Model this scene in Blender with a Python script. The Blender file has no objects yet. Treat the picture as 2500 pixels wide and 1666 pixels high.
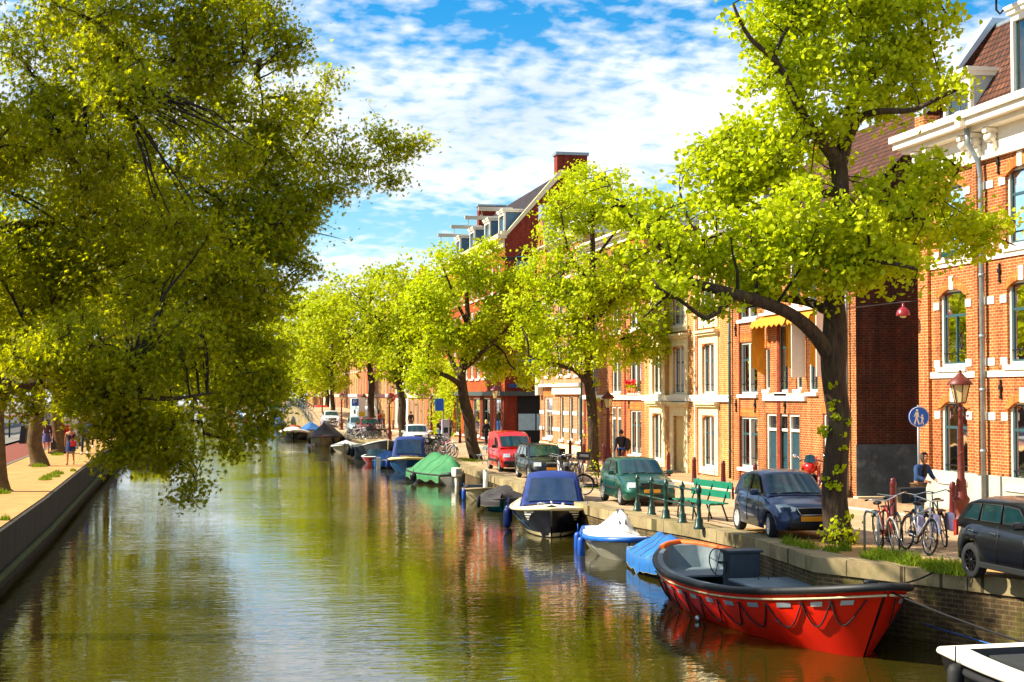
import bpy, bmesh, math, random
import numpy as np
from mathutils import Vector, Matrix, noise
from mathutils.kdtree import KDTree
R = math.radians
random.seed(7); rng = np.random.default_rng(7)
SC = bpy.context.scene
COL = SC.collection

# ------------------------------------------------------------------ camera, sky, sun, exposure
FPX, VX, HY = 3700.0, 475.0, 965.0            # focal length in source pixels, canal vanishing column, horizon row
PSI = math.atan((1250 - VX) / FPX); TH = math.atan((HY - 833) / FPX)
EYE = Vector((0, 0, 4.5))
cam_d = bpy.data.cameras.new('camera'); cam = bpy.data.objects.new('camera', cam_d); COL.objects.link(cam)
cam_d.sensor_width = 36; cam_d.lens = 36 * FPX / 2500; cam_d.clip_end = 4000; cam_d.clip_start = 0.2
cam.location = EYE; cam.rotation_euler = (R(90) + TH, 0, -PSI)
SC.camera = cam
SUN_EL, SUN_AZ = R(40), R(12)                 # the sun stands left of the canal and a little ahead
SUNV = Vector((-math.cos(SUN_AZ) * math.cos(SUN_EL), math.sin(SUN_AZ) * math.cos(SUN_EL), math.sin(SUN_EL)))
sun_d = bpy.data.lights.new('sun', 'SUN'); sun = bpy.data.objects.new('sun', sun_d); COL.objects.link(sun)
sun_d.energy = 5.0; sun_d.angle = R(0.5); sun_d.color = (1.0, 0.9, 0.72)
sun.rotation_euler = (-SUNV).to_track_quat('-Z', 'Y').to_euler(); sun.location = (-30, 20, 60)
SC.view_settings.view_transform = 'Standard'; SC.view_settings.look = 'None'
SC.view_settings.exposure = 1.1; SC.view_settings.gamma = 1
SC.cycles.max_bounces = 8; SC.cycles.transparent_max_bounces = 10; SC.cycles.diffuse_bounces = 3; SC.cycles.glossy_bounces = 3
SC.cycles.transmission_bounces = 3
SC.cycles.caustics_reflective = False; SC.cycles.caustics_refractive = False
SC.cycles.use_denoising = True

def N(nt, t, **k):
    n = nt.nodes.new(t)
    for a, b in k.items():
        if a.startswith('i_'):
            key = a[2:]
            n.inputs[int(key) if key.isdigit() else key.replace('_', ' ')].default_value = b
        else: setattr(n, a, b)
    return n
def L(nt, a, b): nt.links.new(a, b)
def MA(nt, op, a=None, b=None, c=None):
    n = nt.nodes.new('ShaderNodeMath'); n.operation = op
    for i, v in enumerate((a, b, c)):
        if v is None: continue
        if isinstance(v, (int, float)): n.inputs[i].default_value = v
        else: nt.links.new(v, n.inputs[i])
    return n.outputs[0]
def ramp(nt, fac, stops):
    n = nt.nodes.new('ShaderNodeValToRGB'); e = n.color_ramp.elements
    while len(e) < len(stops): e.new(0.5)
    for i, (p, c) in enumerate(stops):
        e[i].position = p; e[i].color = (c, c, c, 1) if isinstance(c, (int, float)) else (*c, 1)
    nt.links.new(fac, n.inputs[0]); return n.outputs[0]

w = bpy.data.worlds.new('World'); SC.world = w; w.use_nodes = True
nt = w.node_tree; nt.nodes.clear()
sky = N(nt, 'ShaderNodeTexSky', sky_type='NISHITA', sun_disc=False, sun_elevation=SUN_EL)
sky.sun_rotation = math.atan2(SUNV.x, SUNV.y); sky.dust_density = 0.3; sky.ozone_density = 2.0
hsv = N(nt, 'ShaderNodeHueSaturation', i_Saturation=1.6, i_Value=0.8, i_Hue=0.497); L(nt, sky.outputs[0], hsv.inputs['Color'])
tc = N(nt, 'ShaderNodeTexCoord'); sep = N(nt, 'ShaderNodeSeparateXYZ'); L(nt, tc.outputs['Generated'], sep.inputs[0])
zc = MA(nt, 'MAXIMUM', sep.outputs[2], 0.0); dz = MA(nt, 'ADD', zc, 0.2)
cx_ = MA(nt, 'DIVIDE', sep.outputs[0], dz); cy_ = MA(nt, 'DIVIDE', sep.outputs[1], dz)
cmb = N(nt, 'ShaderNodeCombineXYZ'); L(nt, cx_, cmb.inputs[0]); L(nt, cy_, cmb.inputs[1])
n1 = N(nt, 'ShaderNodeTexNoise', i_Scale=22.0, i_Detail=5.0, i_Roughness=0.5, i_Distortion=0.15); L(nt, cmb.outputs[0], n1.inputs['Vector'])
n2 = N(nt, 'ShaderNodeTexNoise', i_Scale=3.0, i_Detail=3.0, i_Roughness=0.5); L(nt, cmb.outputs[0], n2.inputs['Vector'])
band = ramp(nt, zc, [(0.0, .62), (0.065, .66), (0.085, .56), (0.108, .34), (0.122, .36), (0.142, .63), (0.175, .68), (0.205, .58), (0.225, .46), (0.245, .40), (0.262, .50), (1.0, .5)])
nn = MA(nt, 'ADD', MA(nt, 'MULTIPLY', n1.outputs[0], 0.72), MA(nt, 'MULTIPLY', n2.outputs[0], 0.55))
cov = MA(nt, 'ADD', nn, MA(nt, 'SUBTRACT', band, 0.62))
cl = ramp(nt, cov, [(0.36, 0.0), (0.48, .38), (0.60, 0.8), (0.76, 1.0)])
mixc = N(nt, 'ShaderNodeMixRGB'); L(nt, cl, mixc.inputs[0]); L(nt, hsv.outputs[0], mixc.inputs[1]); ccol = ramp(nt, n2.outputs[0], [(.35, (3.6/5, 3.85/5, 4.2/5)), (.6, (.99, .99, 1))]); cm_ = N(nt, 'ShaderNodeMixRGB', blend_type='MULTIPLY', i_0=1.0); L(nt, ccol, cm_.inputs[1]); cm_.inputs[2].default_value = (5.4, 5.5, 5.6, 1); L(nt, cm_.outputs[0], mixc.inputs[2])
bg = N(nt, 'ShaderNodeBackground', i_Strength=0.11); L(nt, mixc.outputs[0], bg.inputs[0])
out = N(nt, 'ShaderNodeOutputWorld'); L(nt, bg.outputs[0], out.inputs[0])
w.cycles.sampling_method = 'MANUAL'; w.cycles.sample_map_resolution = 512

# ------------------------------------------------------------------ survey of the photograph: a pixel plus a known height / distance gives a place
CP, SP = math.cos(PSI), math.sin(PSI)
def ray(x, y):
    r = (x - 1250) / FPX; u = -(y - 833) / FPX
    fh = math.cos(TH) - u * math.sin(TH); v = math.sin(TH) + u * math.cos(TH)
    return Vector((fh * SP + r * CP, fh * CP - r * SP, v))
def sst(t): t = max(0, min(1, t)); return t * t * (3 - 2 * t)
def gz(Y): return 1.2 + 0.33 * sst((50 - Y) / 25)          # the right-hand street climbs towards the bridge
LZ = 1.6
WZ = 0.35                                                  # water level
def G(x, y, z):
    d = ray(x, y); t = (z - EYE.z) / d.z; p = EYE + d * t; p.z = z; return p
def GR(x, y, dz=0.0):
    z = 1.2
    for _ in range(12): p = G(x, y, z + dz); z = gz(p.y)
    p.z = z + dz; return p
def FX(x, y, X):                                           # on a wall that runs along the canal
    d = ray(x, y); return EYE + d * ((X - EYE.x) / d.x)
def FY(x, y, Y):                                           # on a plane across the canal
    d = ray(x, y); return EYE + d * ((Y - EYE.y) / d.y)

# ------------------------------------------------------------------ objects
def s2l(c):
    if isinstance(c, str): c = [int(c[i:i + 2], 16) / 255 for i in (0, 2, 4)]
    return tuple(v / 12.92 if v <= 0.04045 else ((v + 0.055) / 1.055) ** 2.4 for v in c)
def link(name, me, mat=None, parent=None, loc=None, rot=None):
    o = bpy.data.objects.new(name, me); COL.objects.link(o)
    if mat is not None and me is not None:
        for m in (mat if isinstance(mat, (list, tuple)) else [mat]): me.materials.append(m)
    if parent is not None: o.parent = parent
    if loc is not None: o.location = loc
    if rot is not None: o.rotation_euler = rot
    return o
def tag(o, label=None, cat=None, group=None, kind=None):
    if label: o['label'] = label
    if cat: o['category'] = cat
    if group: o['group'] = group
    if kind: o['kind'] = kind
    return o
def thing(name, label, cat, loc=(0, 0, 0), rz=0.0, group=None):
    o = bpy.data.objects.new(name, None); COL.objects.link(o); o.empty_display_size = 0.2
    o.location = loc; o.rotation_euler = (0, 0, rz)
    return tag(o, label, cat, group)
def dup(o, parent=None, loc=None, rz=None, label=None, group=None):
    c = o.copy(); COL.objects.link(c); c.parent = parent
    if loc is not None: c.location = loc
    if rz is not None: c.rotation_euler = (0, 0, rz)
    if label: c['label'] = label
    if group: c['group'] = group
    for ch in list(o.children): dup(ch, c)
    return c

class MB:
    """collects shapes into one mesh"""
    def __init__(s): s.v = []; s.f = []; s.m = []; s.sm = []; s.mi = 0; s.smooth = False; s.T = None
    def add(s, vs, fs, smooth=None):
        b = len(s.v)
        for p in vs:
            p = Vector(p)
            if s.T is not None: p = s.T @ p
            s.v.append(tuple(p))
        for f in fs: s.f.append(tuple(b + i for i in f)); s.m.append(s.mi); s.sm.append(s.smooth if smooth is None else smooth)
        return s
    def box(s, a, b, smooth=False):
        x0, y0, z0 = a; x1, y1, z1 = b
        if x0 > x1: x0, x1 = x1, x0
        if y0 > y1: y0, y1 = y1, y0
        if z0 > z1: z0, z1 = z1, z0
        return s.add([(x0,y0,z0),(x1,y0,z0),(x1,y1,z0),(x0,y1,z0),(x0,y0,z1),(x1,y0,z1),(x1,y1,z1),(x0,y1,z1)],
                     [(0,3,2,1),(4,5,6,7),(0,1,5,4),(1,2,6,5),(2,3,7,6),(3,0,4,7)], smooth)
    def cbox(s, c, d, bev=0.0, rot=None):
        """box by centre and size with chamfered edges"""
        hx, hy, hz = d[0]/2, d[1]/2, d[2]/2; b = min(bev, hx*.9, hy*.9, hz*.9)
        bm = bmesh.new(); bmesh.ops.create_cube(bm, size=1.0)
        for v in bm.verts: v.co = Vector((v.co.x*d[0], v.co.y*d[1], v.co.z*d[2]))
        if b > 0: bmesh.ops.bevel(bm, geom=list(bm.edges), offset=b, segments=2, affect='EDGES', profile=0.6)
        mt = Matrix.Translation(c) @ (rot.to_matrix().to_4x4() if rot is not None and hasattr(rot, 'to_matrix') else (rot if rot is not None else Matrix()))
        bm.verts.index_update()
        vs = [mt @ v.co for v in bm.verts]; fs = [[v.index for v in f.verts] for f in bm.faces]; bm.free()
        return s.add(vs, fs)
    def tube(s, pts, r, n=6, cap=True, smooth=True):
        pts = [Vector(p) for p in pts]; m = len(pts)
        if not hasattr(r, '__len__'): r = [r] * m
        vs = []; fs = []; up = None
        for i, p in enumerate(pts):
            t = (pts[min(i+1, m-1)] - pts[max(i-1, 0)])
            if t.length < 1e-9: t = Vector((0,0,1))
            t.normalize()
            if up is None:
                up = Vector((0,0,1)) if abs(t.z) < .9 else Vector((1,0,0))
            a = t.cross(up)
            if a.length < 1e-6: a = t.orthogonal()
            a.normalize(); b = a.cross(t).normalized(); up = b
            for k in range(n):
                an = 2*math.pi*k/n; vs.append(p + (a*math.cos(an) + b*math.sin(an)) * r[i])
        for i in range(m-1):
            for k in range(n):
                k2 = (k+1) % n; fs.append((i*n+k, i*n+k2, (i+1)*n+k2, (i+1)*n+k))
        s.add(vs, fs, smooth)
        if cap: s.add(vs[:n], [tuple(range(n))], False); s.add(vs[-n:], [tuple(range(n-1, -1, -1))], False)
        return s
    def cyl(s, a, b, r0, r1=None, n=12, cap=True, smooth=True):
        return s.tube([a, b], [r0, r0 if r1 is None else r1], n, cap, smooth)
    def ring(s, c, axis, r, tr, n=24, k=6):
        """torus"""
        ax = Vector(axis).normalized(); a = ax.orthogonal().normalized(); b = ax.cross(a); c = Vector(c)
        vs = []; fs = []
        for i in range(n):
            t = 2*math.pi*i/n; d = a*math.cos(t) + b*math.sin(t)
            for j in range(k):
                q = 2*math.pi*j/k; vs.append(c + d*(r + tr*math.cos(q)) + ax*tr*math.sin(q))
        for i in range(n):
            for j in range(k): fs.append((i*k+j, i*k+(j+1)%k, ((i+1)%n)*k+(j+1)%k, ((i+1)%n)*k+j))
        return s.add(vs, fs, True)
    def lathe(s, prof, c=(0,0,0), n=16, smooth=True, axis=None):
        c = Vector(c); vs = []; fs = []
        if axis is None: ax, a, b = Vector((0,0,1)), Vector((1,0,0)), Vector((0,1,0))
        else: ax = Vector(axis).normalized(); a = ax.orthogonal().normalized(); b = ax.cross(a)
        for (r, z) in prof:
            for k in range(n):
                t = 2*math.pi*k/n; vs.append(c + a*(r*math.cos(t)) + b*(r*math.sin(t)) + ax*z)
        for i in range(len(prof)-1):
            for k in range(n): fs.append((i*n+k, i*n+(k+1)%n, (i+1)*n+(k+1)%n, (i+1)*n+k))
        return s.add(vs, fs, smooth)
    def grid(s, rows, smooth=True, close=False):
        n = len(rows[0]); vs = [p for r in rows for p in r]; fs = []
        for i in range(len(rows)-1):
            for k in range(n if close else n-1): fs.append((i*n+k, i*n+(k+1)%n, (i+1)*n+(k+1)%n, (i+1)*n+k))
        return s.add(vs, fs, smooth)
    def poly(s, pts): return s.add(pts, [tuple(range(len(pts)))], False)
    def prism(s, pts, d):
        """extrude a polygon by the vector d"""
        n = len(pts); d = Vector(d); vs = [Vector(p) for p in pts] + [Vector(p) + d for p in pts]
        fs = [tuple(range(n)), tuple(range(2*n-1, n-1, -1))] + [(i, i+n, (i+1)%n+n, (i+1)%n) for i in range(n)]
        return s.add(vs, fs, False)
    def ball(s, c, r, n=10, m=7, sc=(1,1,1)):
        rows = []
        for i in range(m+1):
            a = math.pi*i/m - math.pi/2
            rows.append([(c[0]+r*sc[0]*math.cos(a)*math.cos(2*math.pi*k/n), c[1]+r*sc[1]*math.cos(a)*math.sin(2*math.pi*k/n), c[2]+r*sc[2]*math.sin(a)) for k in range(n)])
        return s.grid(rows, True, True)
    def mesh(s, name):
        me = bpy.data.meshes.new(name); me.from_pydata(s.v, [], s.f)
        me.polygons.foreach_set('material_index', s.m); me.polygons.foreach_set('use_smooth', s.sm)
        bm = bmesh.new(); bm.from_mesh(me); bmesh.ops.remove_doubles(bm, verts=bm.verts, dist=1e-5)
        bmesh.ops.recalc_face_normals(bm, faces=bm.faces); bm.to_mesh(me); bm.free(); me.update()
        return me
    def build(s, name, mat, parent=None, loc=None, rot=None):
        return link(name, s.mesh(name), mat, parent, loc, rot)
def mb(T=None):
    m = MB(); m.T = T; return m

# ------------------------------------------------------------------ materials
MATS = {}
def pm(name, col, rough=0.6, metal=0.0, var=0.15, scale=4.0, bump=0.0, bscale=30.0, coat=0.0, hue=0.0, stain=None, spec=0.5, detail=4.0, stretch=None, bdist=0.02):
    """painted / worn surface: base colour broken up by noise"""
    if name in MATS: return MATS[name]
    m = bpy.data.materials.new(name); m.use_nodes = True; nt = m.node_tree; b = nt.nodes['Principled BSDF']
    c = s2l(col) if isinstance(col, str) else col
    tc = N(nt, 'ShaderNodeTexCoord'); vec = tc.outputs['Object']
    if stretch:
        mp = N(nt, 'ShaderNodeMapping'); mp.inputs['Scale'].default_value = stretch; L(nt, vec, mp.inputs[0]); vec = mp.outputs[0]
    n = N(nt, 'ShaderNodeTexNoise', i_Scale=scale, i_Detail=detail, i_Roughness=0.6); L(nt, vec, n.inputs['Vector'])
    a = tuple(v * (1 - var) for v in c); bb = tuple(min(1, v * (1 + var)) for v in c)
    f = ramp(nt, n.outputs[0], [(0.3, a), (0.7, bb)])
    if stain:
        n2 = N(nt, 'ShaderNodeTexNoise', i_Scale=scale*.45, i_Detail=6.0, i_Roughness=0.7); L(nt, vec, n2.inputs['Vector'])
        sf = ramp(nt, n2.outputs[0], [(0.52, 0.0), (0.68, stain[1])])
        mx = N(nt, 'ShaderNodeMixRGB'); L(nt, sf, mx.inputs[0]); L(nt, f, mx.inputs[1]); mx.inputs[2].default_value = (*(s2l(stain[0])), 1); f = mx.outputs[0]
    L(nt, f, b.inputs['Base Color'])
    b.inputs['Roughness'].default_value = rough; b.inputs['Metallic'].default_value = metal
    b.inputs['Coat Weight'].default_value = coat; b.inputs['Coat Roughness'].default_value = 0.05; b.inputs['Specular IOR Level'].default_value = spec
    if bump:
        nb = N(nt, 'ShaderNodeTexNoise', i_Scale=bscale, i_Detail=3.0); L(nt, vec, nb.inputs['Vector'])
        bp = N(nt, 'ShaderNodeBump', i_Strength=bump, i_Distance=bdist); L(nt, nb.outputs[0], bp.inputs['Height']); L(nt, bp.outputs[0], b.inputs['Normal'])
    MATS[name] = m; return m
def wall_uv(nt):
    """(along the wall, height) from object coordinates, for walls that run along x or y"""
    tc = N(nt, 'ShaderNodeTexCoord'); sp = N(nt, 'ShaderNodeSeparateXYZ'); L(nt, tc.outputs['Object'], sp.inputs[0])
    ge = N(nt, 'ShaderNodeNewGeometry'); sn = N(nt, 'ShaderNodeSeparateXYZ'); L(nt, ge.outputs['True Normal'], sn.inputs[0])
    ax = MA(nt, 'GREATER_THAN', MA(nt, 'ABSOLUTE', sn.outputs[0]), 0.5)
    u = MA(nt, 'ADD', MA(nt, 'MULTIPLY', sp.outputs[1], ax), MA(nt, 'MULTIPLY', sp.outputs[0], MA(nt, 'SUBTRACT', 1.0, ax)))
    cb = N(nt, 'ShaderNodeCombineXYZ'); L(nt, u, cb.inputs[0]); L(nt, sp.outputs[2], cb.inputs[1]); return cb.outputs[0], tc
def brick(name, c1, c2, mortar, bw=0.22, bh=0.078, ms=0.012, stain=None, rough=0.85, flat=False, dirt=0.35):
    if name in MATS: return MATS[name]
    m = bpy.data.materials.new(name); m.use_nodes = True; nt = m.node_tree; b = nt.nodes['Principled BSDF']
    if flat: tc = N(nt, 'ShaderNodeTexCoord'); v = tc.outputs['Object']
    else: v, tc = wall_uv(nt)
    t = N(nt, 'ShaderNodeTexBrick', i_Scale=1.0, i_Mortar_Size=ms, i_Mortar_Smooth=0.2, i_Bias=0.0, i_Brick_Width=bw, i_Row_Height=bh)
    t.inputs['Color1'].default_value = (*s2l(c1), 1); t.inputs['Color2'].default_value = (*s2l(c2), 1); t.inputs['Mortar'].default_value = (*s2l(mortar), 1)
    L(nt, v, t.inputs['Vector'])
    n = N(nt, 'ShaderNodeTexNoise', i_Scale=0.9, i_Detail=6.0, i_Roughness=0.7); L(nt, tc.outputs['Object'], n.inputs['Vector'])
    d = ramp(nt, n.outputs[0], [(0.3, 1 - dirt), (0.65, 1.08)])
    mx = N(nt, 'ShaderNodeMixRGB', blend_type='MULTIPLY', i_0=1.0); L(nt, t.outputs[0], mx.inputs[1]); L(nt, d, mx.inputs[2]); f = mx.outputs[0]
    if stain:
        n2 = N(nt, 'ShaderNodeTexNoise', i_Scale=1.7, i_Detail=8.0, i_Roughness=0.75); L(nt, tc.outputs['Object'], n2.inputs['Vector'])
        sf = ramp(nt, n2.outputs[0], [(0.5, 0.0), (0.62, stain[1])])
        m2 = N(nt, 'ShaderNodeMixRGB'); L(nt, sf, m2.inputs[0]); L(nt, f, m2.inputs[1]); m2.inputs[2].default_value = (*s2l(stain[0]), 1); f = m2.outputs[0]
    if not flat:        # soot and rain streaks running down the wall
        mp = N(nt, 'ShaderNodeMapping'); mp.inputs['Scale'].default_value = (1.6, .12, 1); L(nt, v, mp.inputs[0])
        n3 = N(nt, 'ShaderNodeTexNoise', i_Scale=1.5, i_Detail=5.0, i_Roughness=0.6); L(nt, mp.outputs[0], n3.inputs['Vector'])
        m3 = N(nt, 'ShaderNodeMixRGB', blend_type='MULTIPLY', i_0=1.0); L(nt, f, m3.inputs[1]); L(nt, ramp(nt, n3.outputs[0], [(.36, .62), (.56, 1.04)]), m3.inputs[2]); f = m3.outputs[0]
        n4 = N(nt, 'ShaderNodeTexNoise', i_Scale=7.0, i_Detail=2.0); L(nt, v, n4.inputs['Vector'])
        m4 = N(nt, 'ShaderNodeMixRGB', blend_type='MULTIPLY', i_0=1.0); L(nt, f, m4.inputs[1]); L(nt, ramp(nt, n4.outputs[0], [(.35, .78), (.65, 1.12)]), m4.inputs[2]); f = m4.outputs[0]
    L(nt, f, b.inputs['Base Color']); b.inputs['Roughness'].default_value = rough; b.inputs['Specular IOR Level'].default_value = 0.25
    bp = N(nt, 'ShaderNodeBump', i_Strength=0.35, i_Distance=0.01); L(nt, t.outputs[1], bp.inputs['Height']); bp.invert = True; L(nt, bp.outputs[0], b.inputs['Normal'])
    MATS[name] = m; return m
def leafmat(name, c1, c2, trans=0.5, tcol=None, rough=0.5):
    m = bpy.data.materials.new(name); m.use_nodes = True; nt = m.node_tree; nt.nodes.clear()
    ge = N(nt, 'ShaderNodeNewGeometry')
    f = ramp(nt, ge.outputs['Random Per Island'], [(0.0, c1), (1.0, c2)])
    di = N(nt, 'ShaderNodeBsdfDiffuse'); L(nt, f, di.inputs[0])
    tr = N(nt, 'ShaderNodeBsdfTranslucent')
    mm = N(nt, 'ShaderNodeMixRGB', blend_type='MULTIPLY', i_0=1.0); L(nt, f, mm.inputs[1]); mm.inputs[2].default_value = (*(tcol or (1.3, 1.15, .5)), 1); L(nt, mm.outputs[0], tr.inputs[0])
    mx = N(nt, 'ShaderNodeMixShader', i_0=trans); L(nt, di.outputs[0], mx.inputs[1]); L(nt, tr.outputs[0], mx.inputs[2])
    gl = N(nt, 'ShaderNodeBsdfGlossy', i_Roughness=rough); gl.inputs[0].default_value = (.5, .5, .4, 1)
    m2 = N(nt, 'ShaderNodeMixShader', i_0=0.02); L(nt, mx.outputs[0], m2.inputs[1]); L(nt, gl.outputs[0], m2.inputs[2])
    o = N(nt, 'ShaderNodeOutputMaterial'); L(nt, m2.outputs[0], o.inputs[0]); MATS[name] = m; return m
def glassmat(name, col=(0.02, 0.035, 0.04), mixt=0.55, tint=(.75, .85, .85)):
    """window pane: mirror-like outside, see-through within"""
    if name in MATS: return MATS[name]
    m = bpy.data.materials.new(name); m.use_nodes = True; nt = m.node_tree; nt.nodes.clear()
    gl = N(nt, 'ShaderNodeBsdfGlossy', i_Roughness=0.02); gl.inputs[0].default_value = (.9, .95, 1, 1)
    tr = N(nt, 'ShaderNodeBsdfTransparent'); tr.inputs[0].default_value = (*tint, 1)
    di = N(nt, 'ShaderNodeBsdfDiffuse'); di.inputs[0].default_value = (*col, 1)
    a = N(nt, 'ShaderNodeMixShader', i_0=mixt); L(nt, di.outputs[0], a.inputs[1]); L(nt, tr.outputs[0], a.inputs[2])
    fr = N(nt, 'ShaderNodeFresnel', i_IOR=1.55)
    tc = N(nt, 'ShaderNodeTexCoord'); n = N(nt, 'ShaderNodeTexNoise', i_Scale=1.3, i_Detail=1.0); L(nt, tc.outputs['Object'], n.inputs[0])
    bp = N(nt, 'ShaderNodeBump', i_Strength=0.12, i_Distance=0.05); L(nt, n.outputs[0], bp.inputs['Height']); L(nt, bp.outputs[0], gl.inputs['Normal'])
    b = N(nt, 'ShaderNodeMixShader'); L(nt, MA(nt, 'ADD', fr.outputs[0], 0.06), b.inputs[0]); L(nt, a.outputs[0], b.inputs[1]); L(nt, gl.outputs[0], b.inputs[2])
    o = N(nt, 'ShaderNodeOutputMaterial'); L(nt, b.outputs[0], o.inputs[0]); MATS[name] = m; return m
GLASS = glassmat('window_glass'); CARGLASS = glassmat('car_glass', (0.01, 0.04, 0.05), 0.35)
WHITE = pm('white_paint', 'ECE6D6', 0.5, var=.06, scale=2); CREAM = pm('cream_stone', 'E6D6A8', 0.7, var=.12, scale=3, bump=.2)
TEAL = pm('blue_grey_paint', '2E525A', 0.4, var=.1); BLACK = pm('black_paint', '0B0B0D', 0.45, var=.3); DKGREEN = pm('dark_green_paint', '06382E', 0.35, var=.15)
RUBBER = pm('rubber', '121212', 0.7, var=.3); STEEL = pm('steel', 'A8A8A8', 0.3, metal=.9, var=.1); CHROME = pm('chrome', 'E0E0E0', 0.12, metal=1, var=.05)
WINE = pm('dark_red_paint', '560A14', 0.4, var=.12, scale=8); ZINC = pm('zinc', '8D9AA0', 0.45, metal=.4, var=.2, scale=5)
RUST = pm('red_oxide_paint', '642010', 0.5, var=.2, scale=9); WOODW = pm('weathered_white_wood', 'B9B4A4', 0.8, var=.25, scale=20, stretch=(1, 6, 1))
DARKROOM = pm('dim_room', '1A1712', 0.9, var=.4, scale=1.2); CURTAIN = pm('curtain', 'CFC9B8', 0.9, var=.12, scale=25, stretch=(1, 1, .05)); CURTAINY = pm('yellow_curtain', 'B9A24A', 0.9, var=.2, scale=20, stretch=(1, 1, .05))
# ------------------------------------------------------------------ setting: water, streets, quays
def water_mat():
    m = bpy.data.materials.new('canal_water'); m.use_nodes = True; nt = m.node_tree; b = nt.nodes['Principled BSDF']
    b.inputs['Base Color'].default_value = (0.034, 0.028, 0.003, 1); b.inputs['Roughness'].default_value = 0.02; b.inputs['IOR'].default_value = 1.6
    b.inputs['Specular IOR Level'].default_value = 0.62
    ge = N(nt, 'ShaderNodeNewGeometry')
    mp = N(nt, 'ShaderNodeMapping'); mp.inputs['Scale'].default_value = (0.55, 1.25, 1); L(nt, ge.outputs['Position'], mp.inputs[0])
    a = N(nt, 'ShaderNodeTexNoise', i_Scale=4.4, i_Detail=2.5, i_Roughness=0.45, i_Distortion=0.4); L(nt, mp.outputs[0], a.inputs[0])
    c = N(nt, 'ShaderNodeTexNoise', i_Scale=0.6, i_Detail=2.0); L(nt, mp.outputs[0], c.inputs[0])
    patch = N(nt, 'ShaderNodeTexNoise', i_Scale=0.11, i_Detail=3.0); L(nt, ge.outputs['Position'], patch.inputs[0])
    calm = ramp(nt, patch.outputs[0], [(0.38, 0.3), (0.62, 1.1)])
    h = MA(nt, 'ADD', MA(nt, 'MULTIPLY', a.outputs[0], 0.0115), MA(nt, 'MULTIPLY', c.outputs[0], 0.016))
    bp = N(nt, 'ShaderNodeBump', i_Distance=1.0); L(nt, MA(nt, 'MULTIPLY', calm, 0.85), bp.inputs['Strength']); L(nt, h, bp.inputs['Height']); L(nt, bp.outputs[0], b.inputs['Normal'])
    return m
m = mb(); m.add([(-60, -40, WZ), (60, -40, WZ), (60, 900, WZ), (-60, 900, WZ)], [(0, 1, 2, 3)])
# quay lines
RQ = [(14.2, -12), (13.6, 12), (13.0, 22)]
for (x, y) in [(2500, 1442), (2199, 1406), (2095, 1390), (1999, 1366), (1792, 1302), (1709, 1298), (1540, 1261), (1283, 1191), (1120, 1135)]:
    p = GR(x, y)
    if p.y > RQ[-1][1] + 1.5: RQ.append((p.x, p.y))
RQ += [(12.5, 100), (12.4, 130), (12.3, 158)]
RQ2 = RQ + [(12.4, 216), (12.0, 260), (9.5, 330), (5.0, 400), (-6, 500)]
LQ = [(-4.3, -12), (-4.12, 20), (-4.18, 45), (-4.5, 70), (-4.8, 110), (-5.2, 160), (-7.0, 250), (-12, 340), (-30, 480)]
def quayx(Y, q=RQ2):
    for (a, b), (c, d) in zip(q, q[1:]):
        if b <= Y <= d: return a + (c - a) * (Y - b) / (d - b)
    return q[0][0] if Y < q[0][1] else q[-1][0]
WATER = m.build('canal_water', water_mat()); tag(WATER, kind='structure')
pave = brick('street_bricks', 'BC9C78', 'A88660', 'CDB894', bw=.2, bh=.1, ms=.014, flat=True, dirt=.42)
stone = brick('quay_coping_stone', 'A8966F', '94835E', '4E452E', bw=.7, bh=1.15, ms=.016, stain=('5B5A22', .5), flat=True, dirt=.5)
quaybrick = brick('quay_bricks', '6B5236', '54402C', '83744F', bw=.22, bh=.08, ms=.01, stain=('5C5A1E', .7), dirt=.6)
dirt = pm('sandy_path', 'B68A4C', .95, var=.22, scale=1.3, bump=.5, bscale=25, stain=('8E7646', .5))
# right street: strips along y following gz
YS = [-12, 0, 12, 18, 22, 26, 30, 34, 38, 42, 46, 50, 60, 75, 90, 110, 130, 158, 190, 216, 260, 330, 400, 500]
def strip(name, xf0, xf1, dz, mat, ys=YS, thick=None, kind='structure'):
    m = mb(); a = [Vector((xf0(Y), Y, gz(Y) + dz)) for Y in ys]; b = [Vector((xf1(Y), Y, gz(Y) + dz)) for Y in ys]
    m.grid([a, b], False)
    if thick:
        a2 = [p - Vector((0, 0, thick)) for p in a]; b2 = [p - Vector((0, 0, thick)) for p in b]
        m.grid([a, a2], False); m.grid([b, b2], False)
    o = m.build(name, mat); tag(o, kind=kind); return o
strip('street_right', lambda Y: quayx(Y) + 0.55, lambda Y: 18.0, 0.0, pave)
strip('quay_edge_right', lambda Y: quayx(Y) - 0.05, lambda Y: quayx(Y) + 0.58, 0.03, stone, thick=.28)
strip('verge_right', lambda Y: quayx(Y) + 0.58, lambda Y: quayx(Y) + 1.9, 0.006, dirt, ys=[-12, 0, 12, 18, 22, 26, 30, 33])
strip('kerb_right', lambda Y: 18.0, lambda Y: 18.16, 0.035, pm('pale_kerb_stone', 'D9CDB4', .8, var=.12, scale=3), thick=.05)
strip('pavement_right', lambda Y: 18.16, lambda Y: 20.32, 0.03, brick('pavement_bricks', 'B28C66', 'A47C58', 'C9B28E', bw=.3, bh=.3, ms=.012, flat=True, dirt=.2))
m = mb(); ys = YS
m.grid([[(quayx(Y), Y, gz(Y) - .25) for Y in ys], [(quayx(Y) - .03, Y, -1.0) for Y in ys]], False)
tag(m.build('quay_wall_right', quaybrick), 'brown brick quay wall along the right bank with mossy stains', 'wall')
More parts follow.
